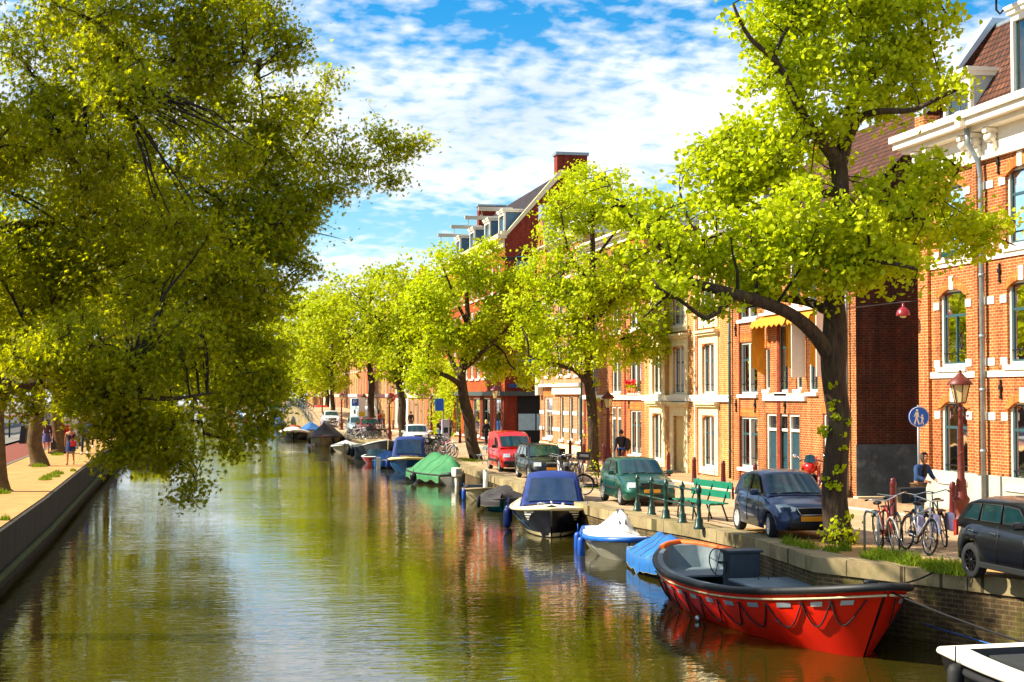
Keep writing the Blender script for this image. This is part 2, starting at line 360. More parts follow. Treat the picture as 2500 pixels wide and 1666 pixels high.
# base land on both sides (reaches the horizon)
m = mb()
for (x0, x1) in ((20.2, 1500),):
    m.grid([[(x0, Y, gz(Y) - .02) for Y in YS + [1600]], [(x1, Y, gz(Y) - .02) for Y in YS + [1600]]], False)
tag(m.build('ground_right', brick('yard_bricks', '7A644C', '6B563F', '857258', flat=True)), kind='structure')
lpath = strip
def lstrip(name, o0, o1, z, mat, x1=None):
    m = mb(); ys = [-12, 0, 20, 45, 70, 110, 160, 250, 340, 480]
    m.grid([[(quayx(Y, LQ) - o0, Y, z) for Y in ys], [((quayx(Y, LQ) - o1) if x1 is None else x1, Y, z) for Y in ys]], False)
    return tag(m.build(name, mat), kind='structure')
lstrip('footpath_left', 0.0, 3.1, LZ, dirt)
lstrip('kerb_left', 3.1, 3.25, LZ + .02, pm('grey_kerb', '6F6A5E', .8, var=.2))
lstrip('cycle_path_left', 3.25, 6.0, LZ - .02, pm('red_asphalt', '7C3A28', .9, var=.12, scale=2, bump=.3, bscale=80))
lstrip('pavement_left', 6.0, 8.3, LZ + .08, pm('grey_paving', '77746C', .85, var=.15, scale=2))
lstrip('road_left', 8.3, 17.0, LZ - .04, pm('asphalt', '4C4B4A', .9, var=.2, scale=1.2, bump=.3, bscale=90))
lstrip('cycle_path_far_left', 17.0, 19.5, LZ, pm('red_asphalt', '7C3A28'))
lstrip('ground_left', 19.5, 0, LZ + .02, pm('grey_paving', '77746C'), x1=-1500)
m = mb(); ys = [-12, 0, 20, 45, 70, 110, 160, 250, 340, 480]
m.grid([[(quayx(Y, LQ), Y, LZ - .02) for Y in ys], [(quayx(Y, LQ) + .12, Y, LZ - .02) for Y in ys]], False)
m.grid([[(quayx(Y, LQ) + .12, Y, LZ - .02) for Y in ys], [(quayx(Y, LQ) + .1, Y, -1) for Y in ys]], False)
tag(m.build('quay_wall_left', pm('sheet_pile', '30281A', .85, var=.5, scale=3, bump=.8, bscale=8, bdist=.06, stain=('1E2410', .7), stretch=(1, 1, .12))), 'dark stained timber and concrete quay wall below the left footpath', 'wall')
m = mb(); m.tube([(quayx(Y, LQ) + .2, Y, .66) for Y in ys], .09, 6)
tag(m.build('waling_beam', pm('mossy_beam', '3E4414', .9, var=.3)), 'mossy horizontal timber waling low on the left quay wall', 'beam')
# lane markings on the left road
m = mb()
for k in range(26):
    Y = 18 + k * 6; x = quayx(Y, LQ) - 12.5
    m.add([(x - .06, Y, LZ - .035), (x + .06, Y, LZ - .035), (x + .06, Y + 2.4, LZ - .035), (x - .06, Y + 2.4, LZ - .035)], [(0, 1, 2, 3)])
for o in (8.7, 16.7):
    m.grid([[(quayx(Y, LQ) - o, Y, LZ - .035) for Y in ys], [(quayx(Y, LQ) - o - .1, Y, LZ - .035) for Y in ys]], False)
tag(m.build('road_markings', WHITE), kind='structure')
# ------------------------------------------------------------------ houses
XF = 20.3
TILE = None
def tilemat(name, c1, c2, gap):
    m = brick(name, c1, c2, gap, bw=.22, bh=.2, ms=.03, rough=.8, dirt=.45)
    nt = m.node_tree; b = nt.nodes['Principled BSDF']; v, tc = wall_uv(nt)
    wv = N(nt, 'ShaderNodeTexWave', i_Scale=1.43, bands_direction='X'); L(nt, v, wv.inputs[0])
    bp = N(nt, 'ShaderNodeBump', i_Strength=.8, i_Distance=.05); L(nt, wv.outputs[0], bp.inputs['Height'])
    old = b.inputs['Normal'].links[0].from_node; L(nt, old.outputs[0], bp.inputs['Normal']); L(nt, bp.outputs[0], b.inputs['Normal'])
    return m
TILEB = tilemat('brown_pantiles', '7A4A30', '5E3624', '2E1A12'); TILEG = tilemat('dark_slate_tiles', '4A3E42', '3A3034', '1E181A')
B_ORANGE = brick('orange_bricks', 'C0682E', 'A65222', 'D6AC7C', ms=.0095, dirt=.35); B_BROWN = brick('brown_orange_bricks', 'BA6430', 'A04C22', 'D2A670', dirt=.4)
B_YELLOW = brick('yellow_bricks', 'C8843E', 'B67034', 'DDB880', dirt=.3); B_STRIPE = brick('pinkish_bricks', 'B8744E', 'A05F3E', 'DDB88C', dirt=.3)
B_DARK = brick('old_shaded_bricks', '56301F', '442317', '644636', stain=('6E2E1A', .5), dirt=.5)  # toned down so the alley wall's shade sits in the brick colour
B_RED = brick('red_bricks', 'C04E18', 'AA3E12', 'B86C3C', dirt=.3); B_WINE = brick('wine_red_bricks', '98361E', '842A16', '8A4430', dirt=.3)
B_SOLDIER = brick('soldier_bricks', 'D06820', 'BE5818', 'DCA060', bw=.075, bh=.3, ms=.01, dirt=.15)
PLASTER = pm('grey_plaster', 'A9B0A4', .85, var=.15, scale=1.5, stain=('8A8F80', .5)); FRIEZE = pm('white_frieze', 'EFE8D8', .55, var=.05)
GREYW = pm('grey_render', 'AEB4B8', .85, var=.08, scale=.8); BLUEP = pm('sky_blue_paint', '4E9AC4', .5, var=.08); DKTEAL = pm('dark_teal_door', '1E4652', .4, var=.12)
WC = {}
def win_meshes(wd, h, fcol, st):
    k = (round(wd, 2), round(h, 2), fcol.name, st)
    if k in WC: return WC[k]
    f = mb(); g = mb(); c = mb(); t = .085 if wd > .8 else .06; d0, d1 = .07, .17
    # outer casing
    f.mi = 0
    for (a, b) in (((d0, -wd/2, 0), (d1, -wd/2+t, h)), ((d0, wd/2-t, 0), (d1, wd/2, h)), ((d0, -wd/2+t, h-t), (d1, wd/2-t, h)), ((d0, -wd/2+t, 0), (d1, wd/2-t, t))): f.box(a, b)
    wi, s = wd/2 - t, .05; f.mi = 1; e0, e1 = .115, .155; tr = h * .66
    for (a, b) in (((e0, -wi, t), (e1, -wi+s, h-t)), ((e0, wi-s, t), (e1, wi, h-t)), ((e0, -wi+s, h-t-s), (e1, wi-s, h-t)), ((e0, -wi+s, t), (e1, wi-s, t+s))): f.box(a, b)
    if st in ('sash', 'twin', 'arch'): f.box((e0-.012, -wi+s, tr-.04), (e1, wi-s, tr+.03))
    if st in ('sash', 'arch'): f.box((e0-.005, -.028, t+s), (e1, .028, tr-.04))
    if st == 'twin':
        f.mi = 0; f.box((d0-.01, -.06, t), (d1, .06, h-t)); f.mi = 1
    if st != 'plain': f.mi = 2; f.box((e0-.05, -wi, t+.28), (e0-.025, wi, t+.30))
    g.add([(.14, -wi, t), (.14, wi, t), (.14, wi, h-t), (.14, -wi, h-t)], [(0, 1, 2, 3)])
    # curtains hanging behind the glass
    for sgn in (-1, 1):
        rows = []
        for i in range(9):
            yy = sgn*(wi - .02 - i*wi*.045); xx = .26 + .02*math.sin(i*2.2)
            rows.append([(xx, yy, t+.03), (xx, yy, h-t-.03)])
        c.grid(rows, False)
    r = (f.mesh('window'), g.mesh('pane'), c.mesh('curtain'))
    for mt in (WHITE, fcol, BLACK): r[0].materials.append(mt)
    r[1].materials.append(GLASS); WC[k] = r; return r
def put_window(house, yc, z0, wd, h, fcol=TEAL, st='sash', cur=None, x=XF, side=False, name='window', pane=True):
    f, g, c = win_meshes(wd, h, fcol, st)
    o = link(name, f, None, house, (x, yc, z0), (0, 0, R(90) if side else 0))
    if pane: link('pane', g, None, o)
    if cur is not None:
        k = ('cur', id(c), cur.name)
        if k not in WC: q = c.copy(); q.materials.clear(); q.materials.append(cur); WC[k] = q
        link('curtain', WC[k], None, o)
    return o
def arc_pts(yc, wd, z, rise, n=9, x=0.0):
    r = (wd*wd/4 + rise*rise) / (2*rise); a = math.asin(wd/2/r)
    return [Vector((x, yc + r*math.sin(-a + 2*a*i/(n-1)), z + rise - r + r*math.cos(-a + 2*a*i/(n-1)))) for i in range(n)]
def house(name, label, Y0, Y1, ztop, wall, wins, depth=9.0, plinth=None, zpl=1.9, x=XF, side=None, group=None, reveal=.2, cornice=None, sillmat=None, flat_roof=True, zb=1.0, fancy=True, trim=None):
    """wins: (y0, y1, z0, z1, style, frame material, arch rise)"""
    H = thing(name, label, 'house', (0, 0, 0), 0, group)
    m = mb(); ys = sorted({Y0, Y1} | {v for w_ in wins for v in w_[:2]}); zs = sorted({zb, ztop, zpl} | {v for w_ in wins for v in w_[2:4]})
    for a, b in zip(ys, ys[1:]):
        for c, d in zip(zs, zs[1:]):
            yc, zc = (a+b)/2, (c+d)/2
            if any(w_[0] < yc < w_[1] and w_[2] < zc < w_[3] for w_ in wins): continue
            m.add([(x, a, c), (x, b, c), (x, b, d), (x, a, d)], [(0, 1, 2, 3)])
    for (y0, y1, z0, z1, *_r) in wins:
        rv = reveal
        m.add([(x, y0, z0), (x+rv, y0, z0), (x+rv, y0, z1), (x, y0, z1)], [(0, 1, 2, 3)]); m.add([(x, y1, z0), (x+rv, y1, z0), (x+rv, y1, z1), (x, y1, z1)], [(0, 1, 2, 3)])
        m.add([(x, y0, z1), (x+rv, y0, z1), (x+rv, y1, z1), (x, y1, z1)], [(0, 1, 2, 3)]); m.add([(x, y0, z0), (x+rv, y0, z0), (x+rv, y1, z0), (x, y1, z0)], [(0, 1, 2, 3)])
    m.add([(x, Y1, zb), (x+depth, Y1, zb), (x+depth, Y1, ztop), (x, Y1, ztop)], [(0, 1, 2, 3)]); m.add([(x+depth, Y0, zb), (x+depth, Y1, zb), (x+depth, Y1, ztop), (x+depth, Y0, ztop)], [(0, 1, 2, 3)])
    m2 = mb(); m2.add([(x, Y0, zb), (x+depth, Y0, zb), (x+depth, Y0, ztop), (x, Y0, ztop)], [(0, 1, 2, 3)])
    if side is None: m.v and m.add([(x, Y0, zb), (x+depth, Y0, zb), (x+depth, Y0, ztop), (x, Y0, ztop)], [(0, 1, 2, 3)])
    else: m2.build('side_wall', side, H)
    m.build('front_wall', wall, H)
    if flat_roof: r = mb(); r.box((x+.01, Y0+.01, ztop-.12), (x+depth-.01, Y1-.01, ztop-.02)); r.build('roof', pm('roofing_felt', '3A3836', .9), H)
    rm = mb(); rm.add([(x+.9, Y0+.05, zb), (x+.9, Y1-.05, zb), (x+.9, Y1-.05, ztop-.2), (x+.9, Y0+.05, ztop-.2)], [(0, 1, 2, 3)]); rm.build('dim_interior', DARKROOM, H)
    k = 0
    for (y0, y1, z0, z1, st, fc, rise) in wins:
        yc = (y0+y1)/2; wd = y1-y0; k += 1; sl = mb(); ln = mb(); tr = mb()
        if st == 'open': continue
        if st == 'door':
            d = mb(); d.mi = 0
            for (a, b) in (((.06, -wd/2, 0), (.2, -wd/2+.09, z1-z0)), ((.06, wd/2-.09, 0), (.2, wd/2, z1-z0)), ((.06, -wd/2+.09, z1-z0-.09), (.2, wd/2-.09, z1-z0)), ((.06, -wd/2+.09, (z1-z0)*.76), (.2, wd/2-.09, (z1-z0)*.76+.09))): d.box(a, b)
            d.mi = 1; d.box((.13, -wd/2+.09, .0), (.17, wd/2-.09, (z1-z0)*.76)); d.box((.11, -wd/2+.2, .2), (.13, wd/2-.2, .9)); d.box((.11, -wd/2+.2, 1.05), (.13, wd/2-.2, (z1-z0)*.76-.15))
            o = d.build('door', [WHITE, fc], H, (x, yc, z0)); hd = mb(); hd.cyl((.08, -wd/2+.16, 1.0), (.08, -wd/2+.16, 1.25), .02); hd.build('handle', CHROME, o)
            gp = mb(); gp.add([(.15, -wd/2+.09, (z1-z0)*.76+.09), (.15, wd/2-.09, (z1-z0)*.76+.09), (.15, wd/2-.09, z1-z0-.09), (.15, -wd/2+.09, z1-z0-.09)], [(0, 1, 2, 3)]); gp.build('pane', GLASS, o)
            continue
        rr = random.random(); cur = (CURTAIN if rr < .45 else CURTAINY if rr < .6 else None) if fancy else None
        put_window(H, yc, z0, wd, z1-z0, fc, st, cur, x)
        if rise:
            pts = arc_pts(yc, wd, z1-rise, rise, 9, x-.006)
            for s_ in (0, 1):           # brick spandrels above the arch
                for i in range(4):
                    p, q = (pts[i], pts[i+1]) if s_ == 0 else (pts[8-i], pts[7-i])
                    tr.add([(x+.0, p.y, p.z), (x+.0, q.y, q.z), (x+.0, q.y, z1), (x+.0, p.y, z1)], [(0, 1, 2, 3)]); tr.add([(x, p.y, p.z), (x, q.y, q.z), (x+.12, q.y, q.z), (x+.12, p.y, p.z)], [(0, 1, 2, 3)])
            out_ = arc_pts(yc, wd+.34, z1-rise+.02, rise+.26, 9, x-.03)
            inn = arc_pts(yc, wd, z1-rise, rise, 9, x-.03)
            ln.grid([inn, out_], False); ln.grid([inn, [p+Vector((.03, 0, 0)) for p in inn]], False); ln.grid([out_, [p+Vector((.03, 0, 0)) for p in out_]], False)
        elif fancy: ln.box((x-.008, y0-.12, z1), (x+.02, y1+.12, z1+.3))
        sl.box((x-.1, y0-.08, z0-.13), (x+.06, y1+.08, z0-.002)); sl.build('sill', sillmat or WHITE, H)
        if ln.v: ln.build('lintel', B_SOLDIER, H)
        if tr.v: tr.build('spandrel', wall, H)
    if plinth: p = mb(); p.box((x-.05, Y0, zb), (x+.0-.002, Y1, zpl)); p.build('plinth', plinth, H)
    if cornice:
        c = mb(); h = cornice
        c.box((x-.12, Y0, ztop-h), (x+.05, Y1, ztop-h*.45)); c.box((x-.34, Y0, ztop-h*.45), (x+.05, Y1, ztop-h*.2)); c.box((x-.48, Y0, ztop-h*.2), (x+.05, Y1, ztop+.02)); c.build('cornice', WHITE, H)
    return H
def pipe(H, Y, z0, z1, mat=ZINC, x=XF, r=.055):
    p = mb(); p.cyl((x-.12, Y, z0), (x-.12, Y, z1), r, n=8)
    z = z0 + 1
    while z < z1: p.cyl((x-.12, Y, z), (x-.12, Y, z+.06), r+.02, n=8); z += 2.1
    p.build('downpipe', mat, H)
def anchors(H, pts, x=XF):
    for (Y, z) in pts:
        a = mb(); a.cbox((x-.03, Y, z), (.05, .05, .5), .02); a.cbox((x-.05, Y, z+.05), (.05, .12, .12), .03); a.cbox((x-.04, Y, z-.2), (.04, .09, .05), .01); a.build('wall_anchor', BLACK, H)
def roof_slope(H, Y0, Y1, z0, X1, z1, mat=TILEB, x=XF, name='roof', over=.1, back=None):
    r = mb(); t = Vector((0, 0, .12)); q = [Vector((x-over, Y0, z0-over)), Vector((x-over, Y1, z0-over)), Vector((X1, Y1, z1)), Vector((X1, Y0, z1))]
    r.prism(q, (0, 0, .1))
    if back is not None: r.prism([Vector((X1, Y0, z1)), Vector((X1, Y1, z1)), Vector((back, Y1, z0)), Vector((back, Y0, z0))], (0, 0, .1))
    return r.build(name, mat, H)
def dormer(H, Y, wd, x0, zb_, zt, depth, mat=WHITE, fc=TEAL, cheek=GREYW, beam=0):
    d = mb(); d.mi = 0; f = .12
    d.box((x0, Y-wd/2, zb_), (x0+.12, Y-wd/2+f, zt)); d.box((x0, Y+wd/2-f, zb_), (x0+.12, Y+wd/2, zt)); d.box((x0, Y-wd/2+f, zt-.3), (x0+.12, Y+wd/2-f, zt)); d.box((x0, Y-wd/2+f, zb_), (x0+.12, Y+wd/2-f, zb_+.1))
    d.box((x0-.14, Y-wd/2-.12, zt), (x0+depth, Y+wd/2+.12, zt+.1)); d.box((x0-.08, Y-wd/2-.07, zt-.12), (x0+depth, Y+wd/2+.07, zt-.001))
    d.mi = 1; d.box((x0+.125, Y-wd/2+.02, zb_-.6), (x0+depth, Y-wd/2+.06, zt-.13)); d.box((x0+.125, Y+wd/2-.06, zb_-.6), (x0+depth, Y+wd/2-.02, zt-.13))
    d.mi = 2; d.box((x0+.09, Y-wd/2+f, zb_+.1), (x0+.11, Y-wd/2+f+.05, zt-.3)); d.box((x0+.09, Y+wd/2-f-.05, zb_+.1), (x0+.11, Y+wd/2-f, zt-.3)); d.box((x0+.09, Y-.03, zb_+.1), (x0+.11, Y+.03, zt-.3)); d.box((x0+.09, Y-wd/2+f, zb_+.1), (x0+.11, Y+wd/2-f, zb_+.16))
    o = d.build('dormer', [mat, cheek, fc], H)
    g = mb(); g.box((x0+.1, Y-wd/2+f, zb_+.1), (x0+.105, Y+wd/2-f, zt-.3)); g.build('pane', GLASS, o)
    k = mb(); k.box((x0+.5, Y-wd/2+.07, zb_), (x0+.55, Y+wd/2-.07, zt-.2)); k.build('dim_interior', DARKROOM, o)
    if beam:
        b = mb(); b.cbox((x0+.4-beam/2, Y, zt+.17), (beam+.8, .2, .26), .02); b.tube([(x0-beam+.25, Y, zt+.05), (x0-beam+.25, Y, zt-.15), (x0-beam+.32, Y, zt-.25), (x0-beam+.2, Y, zt-.33), (x0-beam+.14, Y, zt-.24)], .025, 5); b.build('hoist_beam', WOODW, o)
    return o
def fy(px): return FX(px, 965, XF).y
# --- H1 the orange brick house on the right
W = []
for yc in (38.08, 34.5, 30.9, 27.3, 23.7):
    for (a, b) in ((2.2, 4.35), (5.27, 7.42), (8.28, 10.3)): W.append((yc-.74, yc+.74, a, b, 'arch', TEAL, .22))
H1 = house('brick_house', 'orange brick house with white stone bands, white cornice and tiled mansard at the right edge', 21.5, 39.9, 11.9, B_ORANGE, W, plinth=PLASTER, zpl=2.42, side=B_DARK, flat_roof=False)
tb = mb()
for zc in (3.95, 5.37, 5.05, 6.97, 8.38, 8.1, 10.0):
    segs = []; lo = 21.5
    for yc in sorted({w_[0]+.74 for w_ in W}): segs.append((lo, yc-.74-.0)); lo = yc+.74
    segs.append((lo, 39.9))
    hgt = .2 if zc not in (5.05, 8.1) else .16
    if zc in (5.05, 8.1): tb.box((XF-.05, 21.5, zc-hgt/2), (XF-.002, 39.9, zc+hgt/2)); continue
    for (a, b) in segs:
        tb.box((XF-.03, a, zc-hgt/2), (XF-.002, a+.3, zc+hgt/2)); tb.box((XF-.03, b-.3, zc-hgt/2), (XF-.002, b, zc+hgt/2))
        if b - a > 1.6: tb.box((XF-.03, (a+b)/2-.45, zc-hgt/2), (XF-.002, (a+b)/2+.45, zc+hgt/2))
for yc in sorted({w_[0]+.74 for w_ in W}):
    for zt in (4.35, 7.42, 10.3): tb.box((XF-.05, yc-.11, zt-.03), (XF-.0, yc+.11, zt+.34))
tb.build('stone_band', FRIEZE, H1)
p = mb()
for (a, b) in ((39.32, 39.9), (36.55, 36.75)): p.box((XF-.1, a, 2.42), (XF-.001, b, 10.75))
p.build('pilaster', B_ORANGE, H1)
c = mb(); Y0, Y1 = 21.3, 40.35
c.box((XF-.06, 21.5, 10.72), (XF-.001, 39.95, 11.42)); c.box((XF-.14, 21.5, 10.66), (XF-.0, 40.0, 10.76)); c.box((XF-.4, Y0, 11.42), (XF+.3, Y1-.1, 11.55)); c.box((XF-.62, Y0, 11.55), (XF+.3, Y1, 11.74)); c.box((XF-.72, Y0, 11.74), (XF+.3, Y1+.06, 11.92)); c.build('cornice', FRIEZE, H1)
for Y in (39.6, 38.9, 36.95, 36.4, 35.6, 33.4, 32.7, 30, 29.2):
    q = mb(); q.cbox((XF-.22, Y, 11.34), (.36, .2, .14), .03); q.lathe([(.0, -.11), (.13, -.11), (.13, .11), (0, .11)], (XF-.22, Y, 11.17), 10, axis=(0, 1, 0)); q.cbox((XF-.13, Y, 10.98), (.14, .18, .22), .04); q.build('console', FRIEZE, H1)
gt = mb(); gt.cbox((XF-.66, 36.3, 11.72), (.22, .3, .45), .05); gt.build('hopper', FRIEZE, H1)
pl = mb(); pl.tube([(XF-.5, 36.3, 11.5), (XF-.45, 36.3, 11.1), (XF-.16, 36.3, 10.6), (XF-.14, 36.25, 10.2), (XF-.14, 36.25, 1.3)], .07, 8)
for z in (9, 7.6, 6, 4.6, 3): pl.cyl((XF-.14, 36.25, z), (XF-.14, 36.25, z+.08), .09, n=8)
pl.build('downpipe', ZINC, H1)
anchors(H1, [(35.55, 7.65), (35.55, 4.65), (35.55, 10.45), (33.0, 7.6)])
roof_slope(H1, 21.5, 39.75, 12.0, 22.55, 15.05, TILEB, XF+.25)
m = mb(); m.prism([(22.5, 21.5, 15.05), (30, 21.5, 15.05), (30, 39.8, 15.05), (22.5, 39.8, 15.05)], (0, 0, .12)); m.build('ridge_deck', ZINC, H1)
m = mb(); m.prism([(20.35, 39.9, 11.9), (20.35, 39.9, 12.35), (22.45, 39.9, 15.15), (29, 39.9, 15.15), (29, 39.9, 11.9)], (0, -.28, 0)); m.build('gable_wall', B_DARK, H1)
m = mb(); m.prism([(20.75, 40.0, 13.0), (20.75, 40.0, 13.14), (22.4, 40.0, 15.36), (29, 40.0, 15.36), (29, 40.0, 15.2), (22.5, 40.0, 15.2)], (0, -.5, 0)); m.prism([(20.2, 40.0, 12.45), (20.2, 40.0, 12.6), (20.75, 40.0, 13.1), (20.85, 40.0, 12.95)], (0, -.5, 0)); m.build('gable_coping', pm('pale_blue_zinc', 'AFC4D2', .35, metal=.3, var=.08), H1)
m = mb(); m.box((20.2, 39.45, 11.9), (20.7, 40.0, 12.45)); m.build('chimney_pier', B_ORANGE, H1)
dormer(H1, 38.15, 1.5, XF+.22, 11.95, 13.3, 2.0, FRIEZE); dormer(H1, 34.3, 2.0, XF+.22, 12.0, 14.4, 2.6, FRIEZE); dormer(H1, 30.3, 2.0, XF+.22, 12.0, 14.4, 2.6, FRIEZE)
b = mb(); b.cbox((XF+.4, 34.9, 14.75), (2.4, .22, .3), .03); b.tube([(XF-.4, 34.9, 14.6), (XF-.4, 34.9, 14.3), (XF-.3, 34.9, 14.2), (XF-.2, 34.9, 14.3)], .03, 5); b.build('hoist_beam', BLACK, H1)
gp = mb(); gp.cbox((XF-.09, 37.9, 8.36), (.22, .9, .16), .02); pt = gp.build('flower_box', DKGREEN, H1)
# --- H2
A, B, C_ = (fy(1849.5), fy(1806)), (fy(1961), fy(1875)), (fy(2074), fy(2000))
W = [(A[0], A[1], 1.78, 3.7, 'twin', TEAL, 0), (A[0], A[1], 4.53, 6.5, 'twin', TEAL, 0), (A[0], A[1], 7.35, 9.3, 'twin', TEAL, 0),
     (B[0]+.35, B[0]+1.35, 1.25, 3.85, 'door', DKTEAL, 0), (B[0]+1.4, B[0]+2.4, 1.25, 3.85, 'door', DKTEAL, 0), (B[0]+2.45, B[0]+3.45, 1.25, 3.85, 'door', DKTEAL, 0),
     (B[0]+.1, B[0]+.65, 4.7, 6.2, 'plain', TEAL, 0), (B[0]+1.35, B[0]+2.35, 4.6, 7.0, 'sash', TEAL, 0), (B[0]+3.05, B[0]+3.55, 4.7, 6.2, 'plain', TEAL, 0),
     (B[0]+.2, B[0]+1.2, 7.6, 9.4, 'sash', TEAL, 0), (B[0]+2.2, B[0]+3.2, 7.6, 9.4, 'sash', TEAL, 0),
     (46.0, 46.9, 1.7, 3.9, 'sash', TEAL, 0), (47.3, 48.1, 4.6, 6.9, 'sash', TEAL, 0), (47.4, 48.2, 7.6, 9.4, 'sash', TEAL, 0)]
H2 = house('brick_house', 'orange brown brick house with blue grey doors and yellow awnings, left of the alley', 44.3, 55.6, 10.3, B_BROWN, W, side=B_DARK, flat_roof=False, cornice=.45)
sb = mb(); sb.box((XF-.1, B[0]-.3, 4.3), (XF-.002, B[1]+.3, 4.55)); sb.build('stone_band', FRIEZE, H2)
for (ya, yb) in ((B[0]+.15, B[0]+3.4), (46.6, 48.5)):                   # awnings, half rolled out
    aw = mb(); rows = []
    for i in range(15):
        y = ya + (yb-ya)*i/14
        rows.append([(XF-.05, y, 7.35), (XF-.55, y, 7.15), (XF-.62, y, 6.92+.05*math.cos(i*math.pi))])
    aw.grid(rows, True)
    for y in (ya, yb):
        s_ = [[(XF-.05-.5*f_, y+.05*math.sin(f_*9), 7.3-.2*f_-(2.1-.5*f_)*g_*(1)) for f_ in (0, .33, .66, 1)] for g_ in (0, .3, .6, 1)]
        aw.grid(s_, True)
    aw.build('awning', pm('ochre_canvas', 'C98A12', .8, var=.25, scale=14, stretch=(1, 4, .2)), H2)
    bb = mb(); bb.box((XF-.25, ya-.1, 7.36), (XF-.002, yb+.1, 7.46)); bb.cbox((XF-.28, ya-.42, 6.2), (.5, .05, 2.2), .01); bb.build('awning_frame', FRIEZE, H2)
pipe(H2, 44.75, 1.3, 10.0); pipe(H2, 55.45, 1.3, 10.0, TEAL)
p2 = mb(); p2.box((XF-.02, 50.6, 1.2), (XF-.002, 50.85, 9.9)); p2.box((XF-.03, 54.6, 1.2), (XF-.002, 54.7, 9.9)); p2.build('dark_brick_strip', B_WINE, H2)
anchors(H2, [(55.0, 7.0), (53.0, 7.1), (50.0, 7.3), (45.5, 7.0), (55.0, 4.1), (53.0, 4.1), (50.1, 4.1), (45.3, 4.1)])
roof_slope(H2, 44.3, 55.6, 10.4, 24.3, 14.3, TILEB, XF, back=29.5)
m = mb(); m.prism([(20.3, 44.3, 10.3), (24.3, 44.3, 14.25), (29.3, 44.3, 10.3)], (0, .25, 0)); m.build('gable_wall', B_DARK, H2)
m = mb(); m.box((24.1, 45.2, 13.6), (24.9, 45.9, 14.75)); m.mi = 1; m.box((24.0, 45.1, 14.75), (25, 46.0, 14.85)); m.build('chimney', [GREYW, ZINC], H2)
m = mb(); m.box((XF-.02, 44.28, 1.0), (29.3, 44.299, 2.95)); m.build('painted_plinth', pm('graffiti_grey_paint', '3E4E58', .7, var=.5, scale=1.6, detail=8, stain=('8E9AA0', .6)), H2)
bd = mb(); bd.cbox((21.2, 44.2, 1.28), (2.0, .3, .12), .02); bd.build('step', CREAM, H2)
# --- H3 cream
w1, w2, w3 = (fy(1624.5), fy(1587.5)), (fy(1680), fy(1637)), (fy(1755), fy(1708)); W = []; SUR = []
for i, (a, b) in enumerate((w1, w2, w3)):
    for r_, (c0, c1) in enumerate(((1.6, 3.7), (4.55, 6.6), (7.5, 9.3))):
        if i == 1 and r_ == 0: W.append((a+.5, b-.45, 1.25, 3.62, 'open', TEAL, 0)); SUR.append((a, b, 1.2, 4.1, a+.5, b-.45, 3.62, 1.2)); continue
        W.append((a+.42, b-.42, c0, c1, 'twin', TEAL, .16)); SUR.append((a, b, c0-.28, c1+.42, a+.42, b-.42, c1, c0))
H3 = house('brick_house', 'yellow cream brick house with white window surrounds and a tall pale doorway', 55.6, 67.2, 10.9, B_YELLOW, W, cornice=.5, flat_roof=True)
for (a, b, z0, z1, oa, ob, oz, o0) in SUR:
    sr = mb(); cn = mb(); X0, X1 = XF-.05, XF-.003
    sr.box((X0, a, z0), (X1, oa, z1)); sr.box((X0, ob, z0), (X1, b, z1)); sr.box((X0, oa, oz-.01), (X1, ob, z1))
    if o0 > z0: sr.box((X0-.03, oa, z0), (X1, ob, o0-.005))
    cn.box((X0-.2, a-.1, z1), (X1, b+.1, z1+.1)); cn.box((X0-.12, a-.05, z1-.09), (X1, b+.05, z1-.002)); sr.build('window_surround', CREAM, H3); cn.build('window_hood', CREAM, H3)
m = mb(); m.box((XF+.1, w2[0]+.5, 1.25), (XF+.15, w2[1]-.45, 3.62)); m.build('door', pm('pale_yellow_door', 'D9BE78', .6, var=.08), H3)
m = mb(); m.box((XF-.12, 55.6, 4.24), (XF-.002, 67.2, 4.5)); m.box((XF-.02, 59.9, 1.2), (XF-.001, 60.0, 10.3)); m.build('string_course', FRIEZE, H3)
m = mb(); m.box((XF-.025, 59.3, 1.2), (XF-.001, 59.6, 10.3)); m.build('dark_brick_strip', B_WINE, H3)
m = mb(); m.box((22.6, 58, 10.8), (29, 66, 13.4)); m.build('attic_block', GREYW, H3); m = mb(); m.box((22.4, 57.8, 13.4), (29.2, 66.2, 13.6)); m.build('attic_cornice', FRIEZE, H3)
m = mb(); m.box((24.5, 57.0, 12.5), (25.6, 57.7, 14.8)); m.build('chimney', B_RED, H3)
# --- H4
W = []
for (a, b) in ((fy(1565), fy(1538)), (fy(1516), fy(1494)), (75.6, 76.6)):
    for (c0, c1) in ((1.7, 3.8), (4.6, 6.7), (7.6, 9.5), (10.2, 11.6)): W.append((a, b, c0, c1, 'twin' if b-a > 1.5 else 'sash', TEAL, 0))
W = [w_ for w_ in W if not (w_[2] == 1.7 and 70 < w_[0] < 74)] + [(fy(1516), fy(1505), 1.25, 3.95, 'door', DKTEAL, 0), (fy(1503), fy(1492), 1.25, 3.95, 'door', DKTEAL, 0)]
H4 = house('brick_house', 'pale orange brick house with red geraniums on a sill, behind the second lamp post', 67.2, 78.2, 12.4, B_BROWN, W, cornice=.5)
m = mb(); m.box((XF-.1, 67.2, 4.28), (XF-.002, 78.2, 4.5)); m.build('string_course', FRIEZE, H4)
m = mb(); m.box((XF-.025, 70.2, 1.2), (XF-.001, 70.5, 12)); m.build('dark_brick_strip', B_WINE, H4); m = mb(); m.box((XF-.025, 77.8, 1.2), (XF-.001, 78.1, 12)); m.build('dark_brick_strip', B_WINE, H4)
anchors(H4, [(69.6, 4.1), (74.5, 4.1), (69.6, 7.2)])
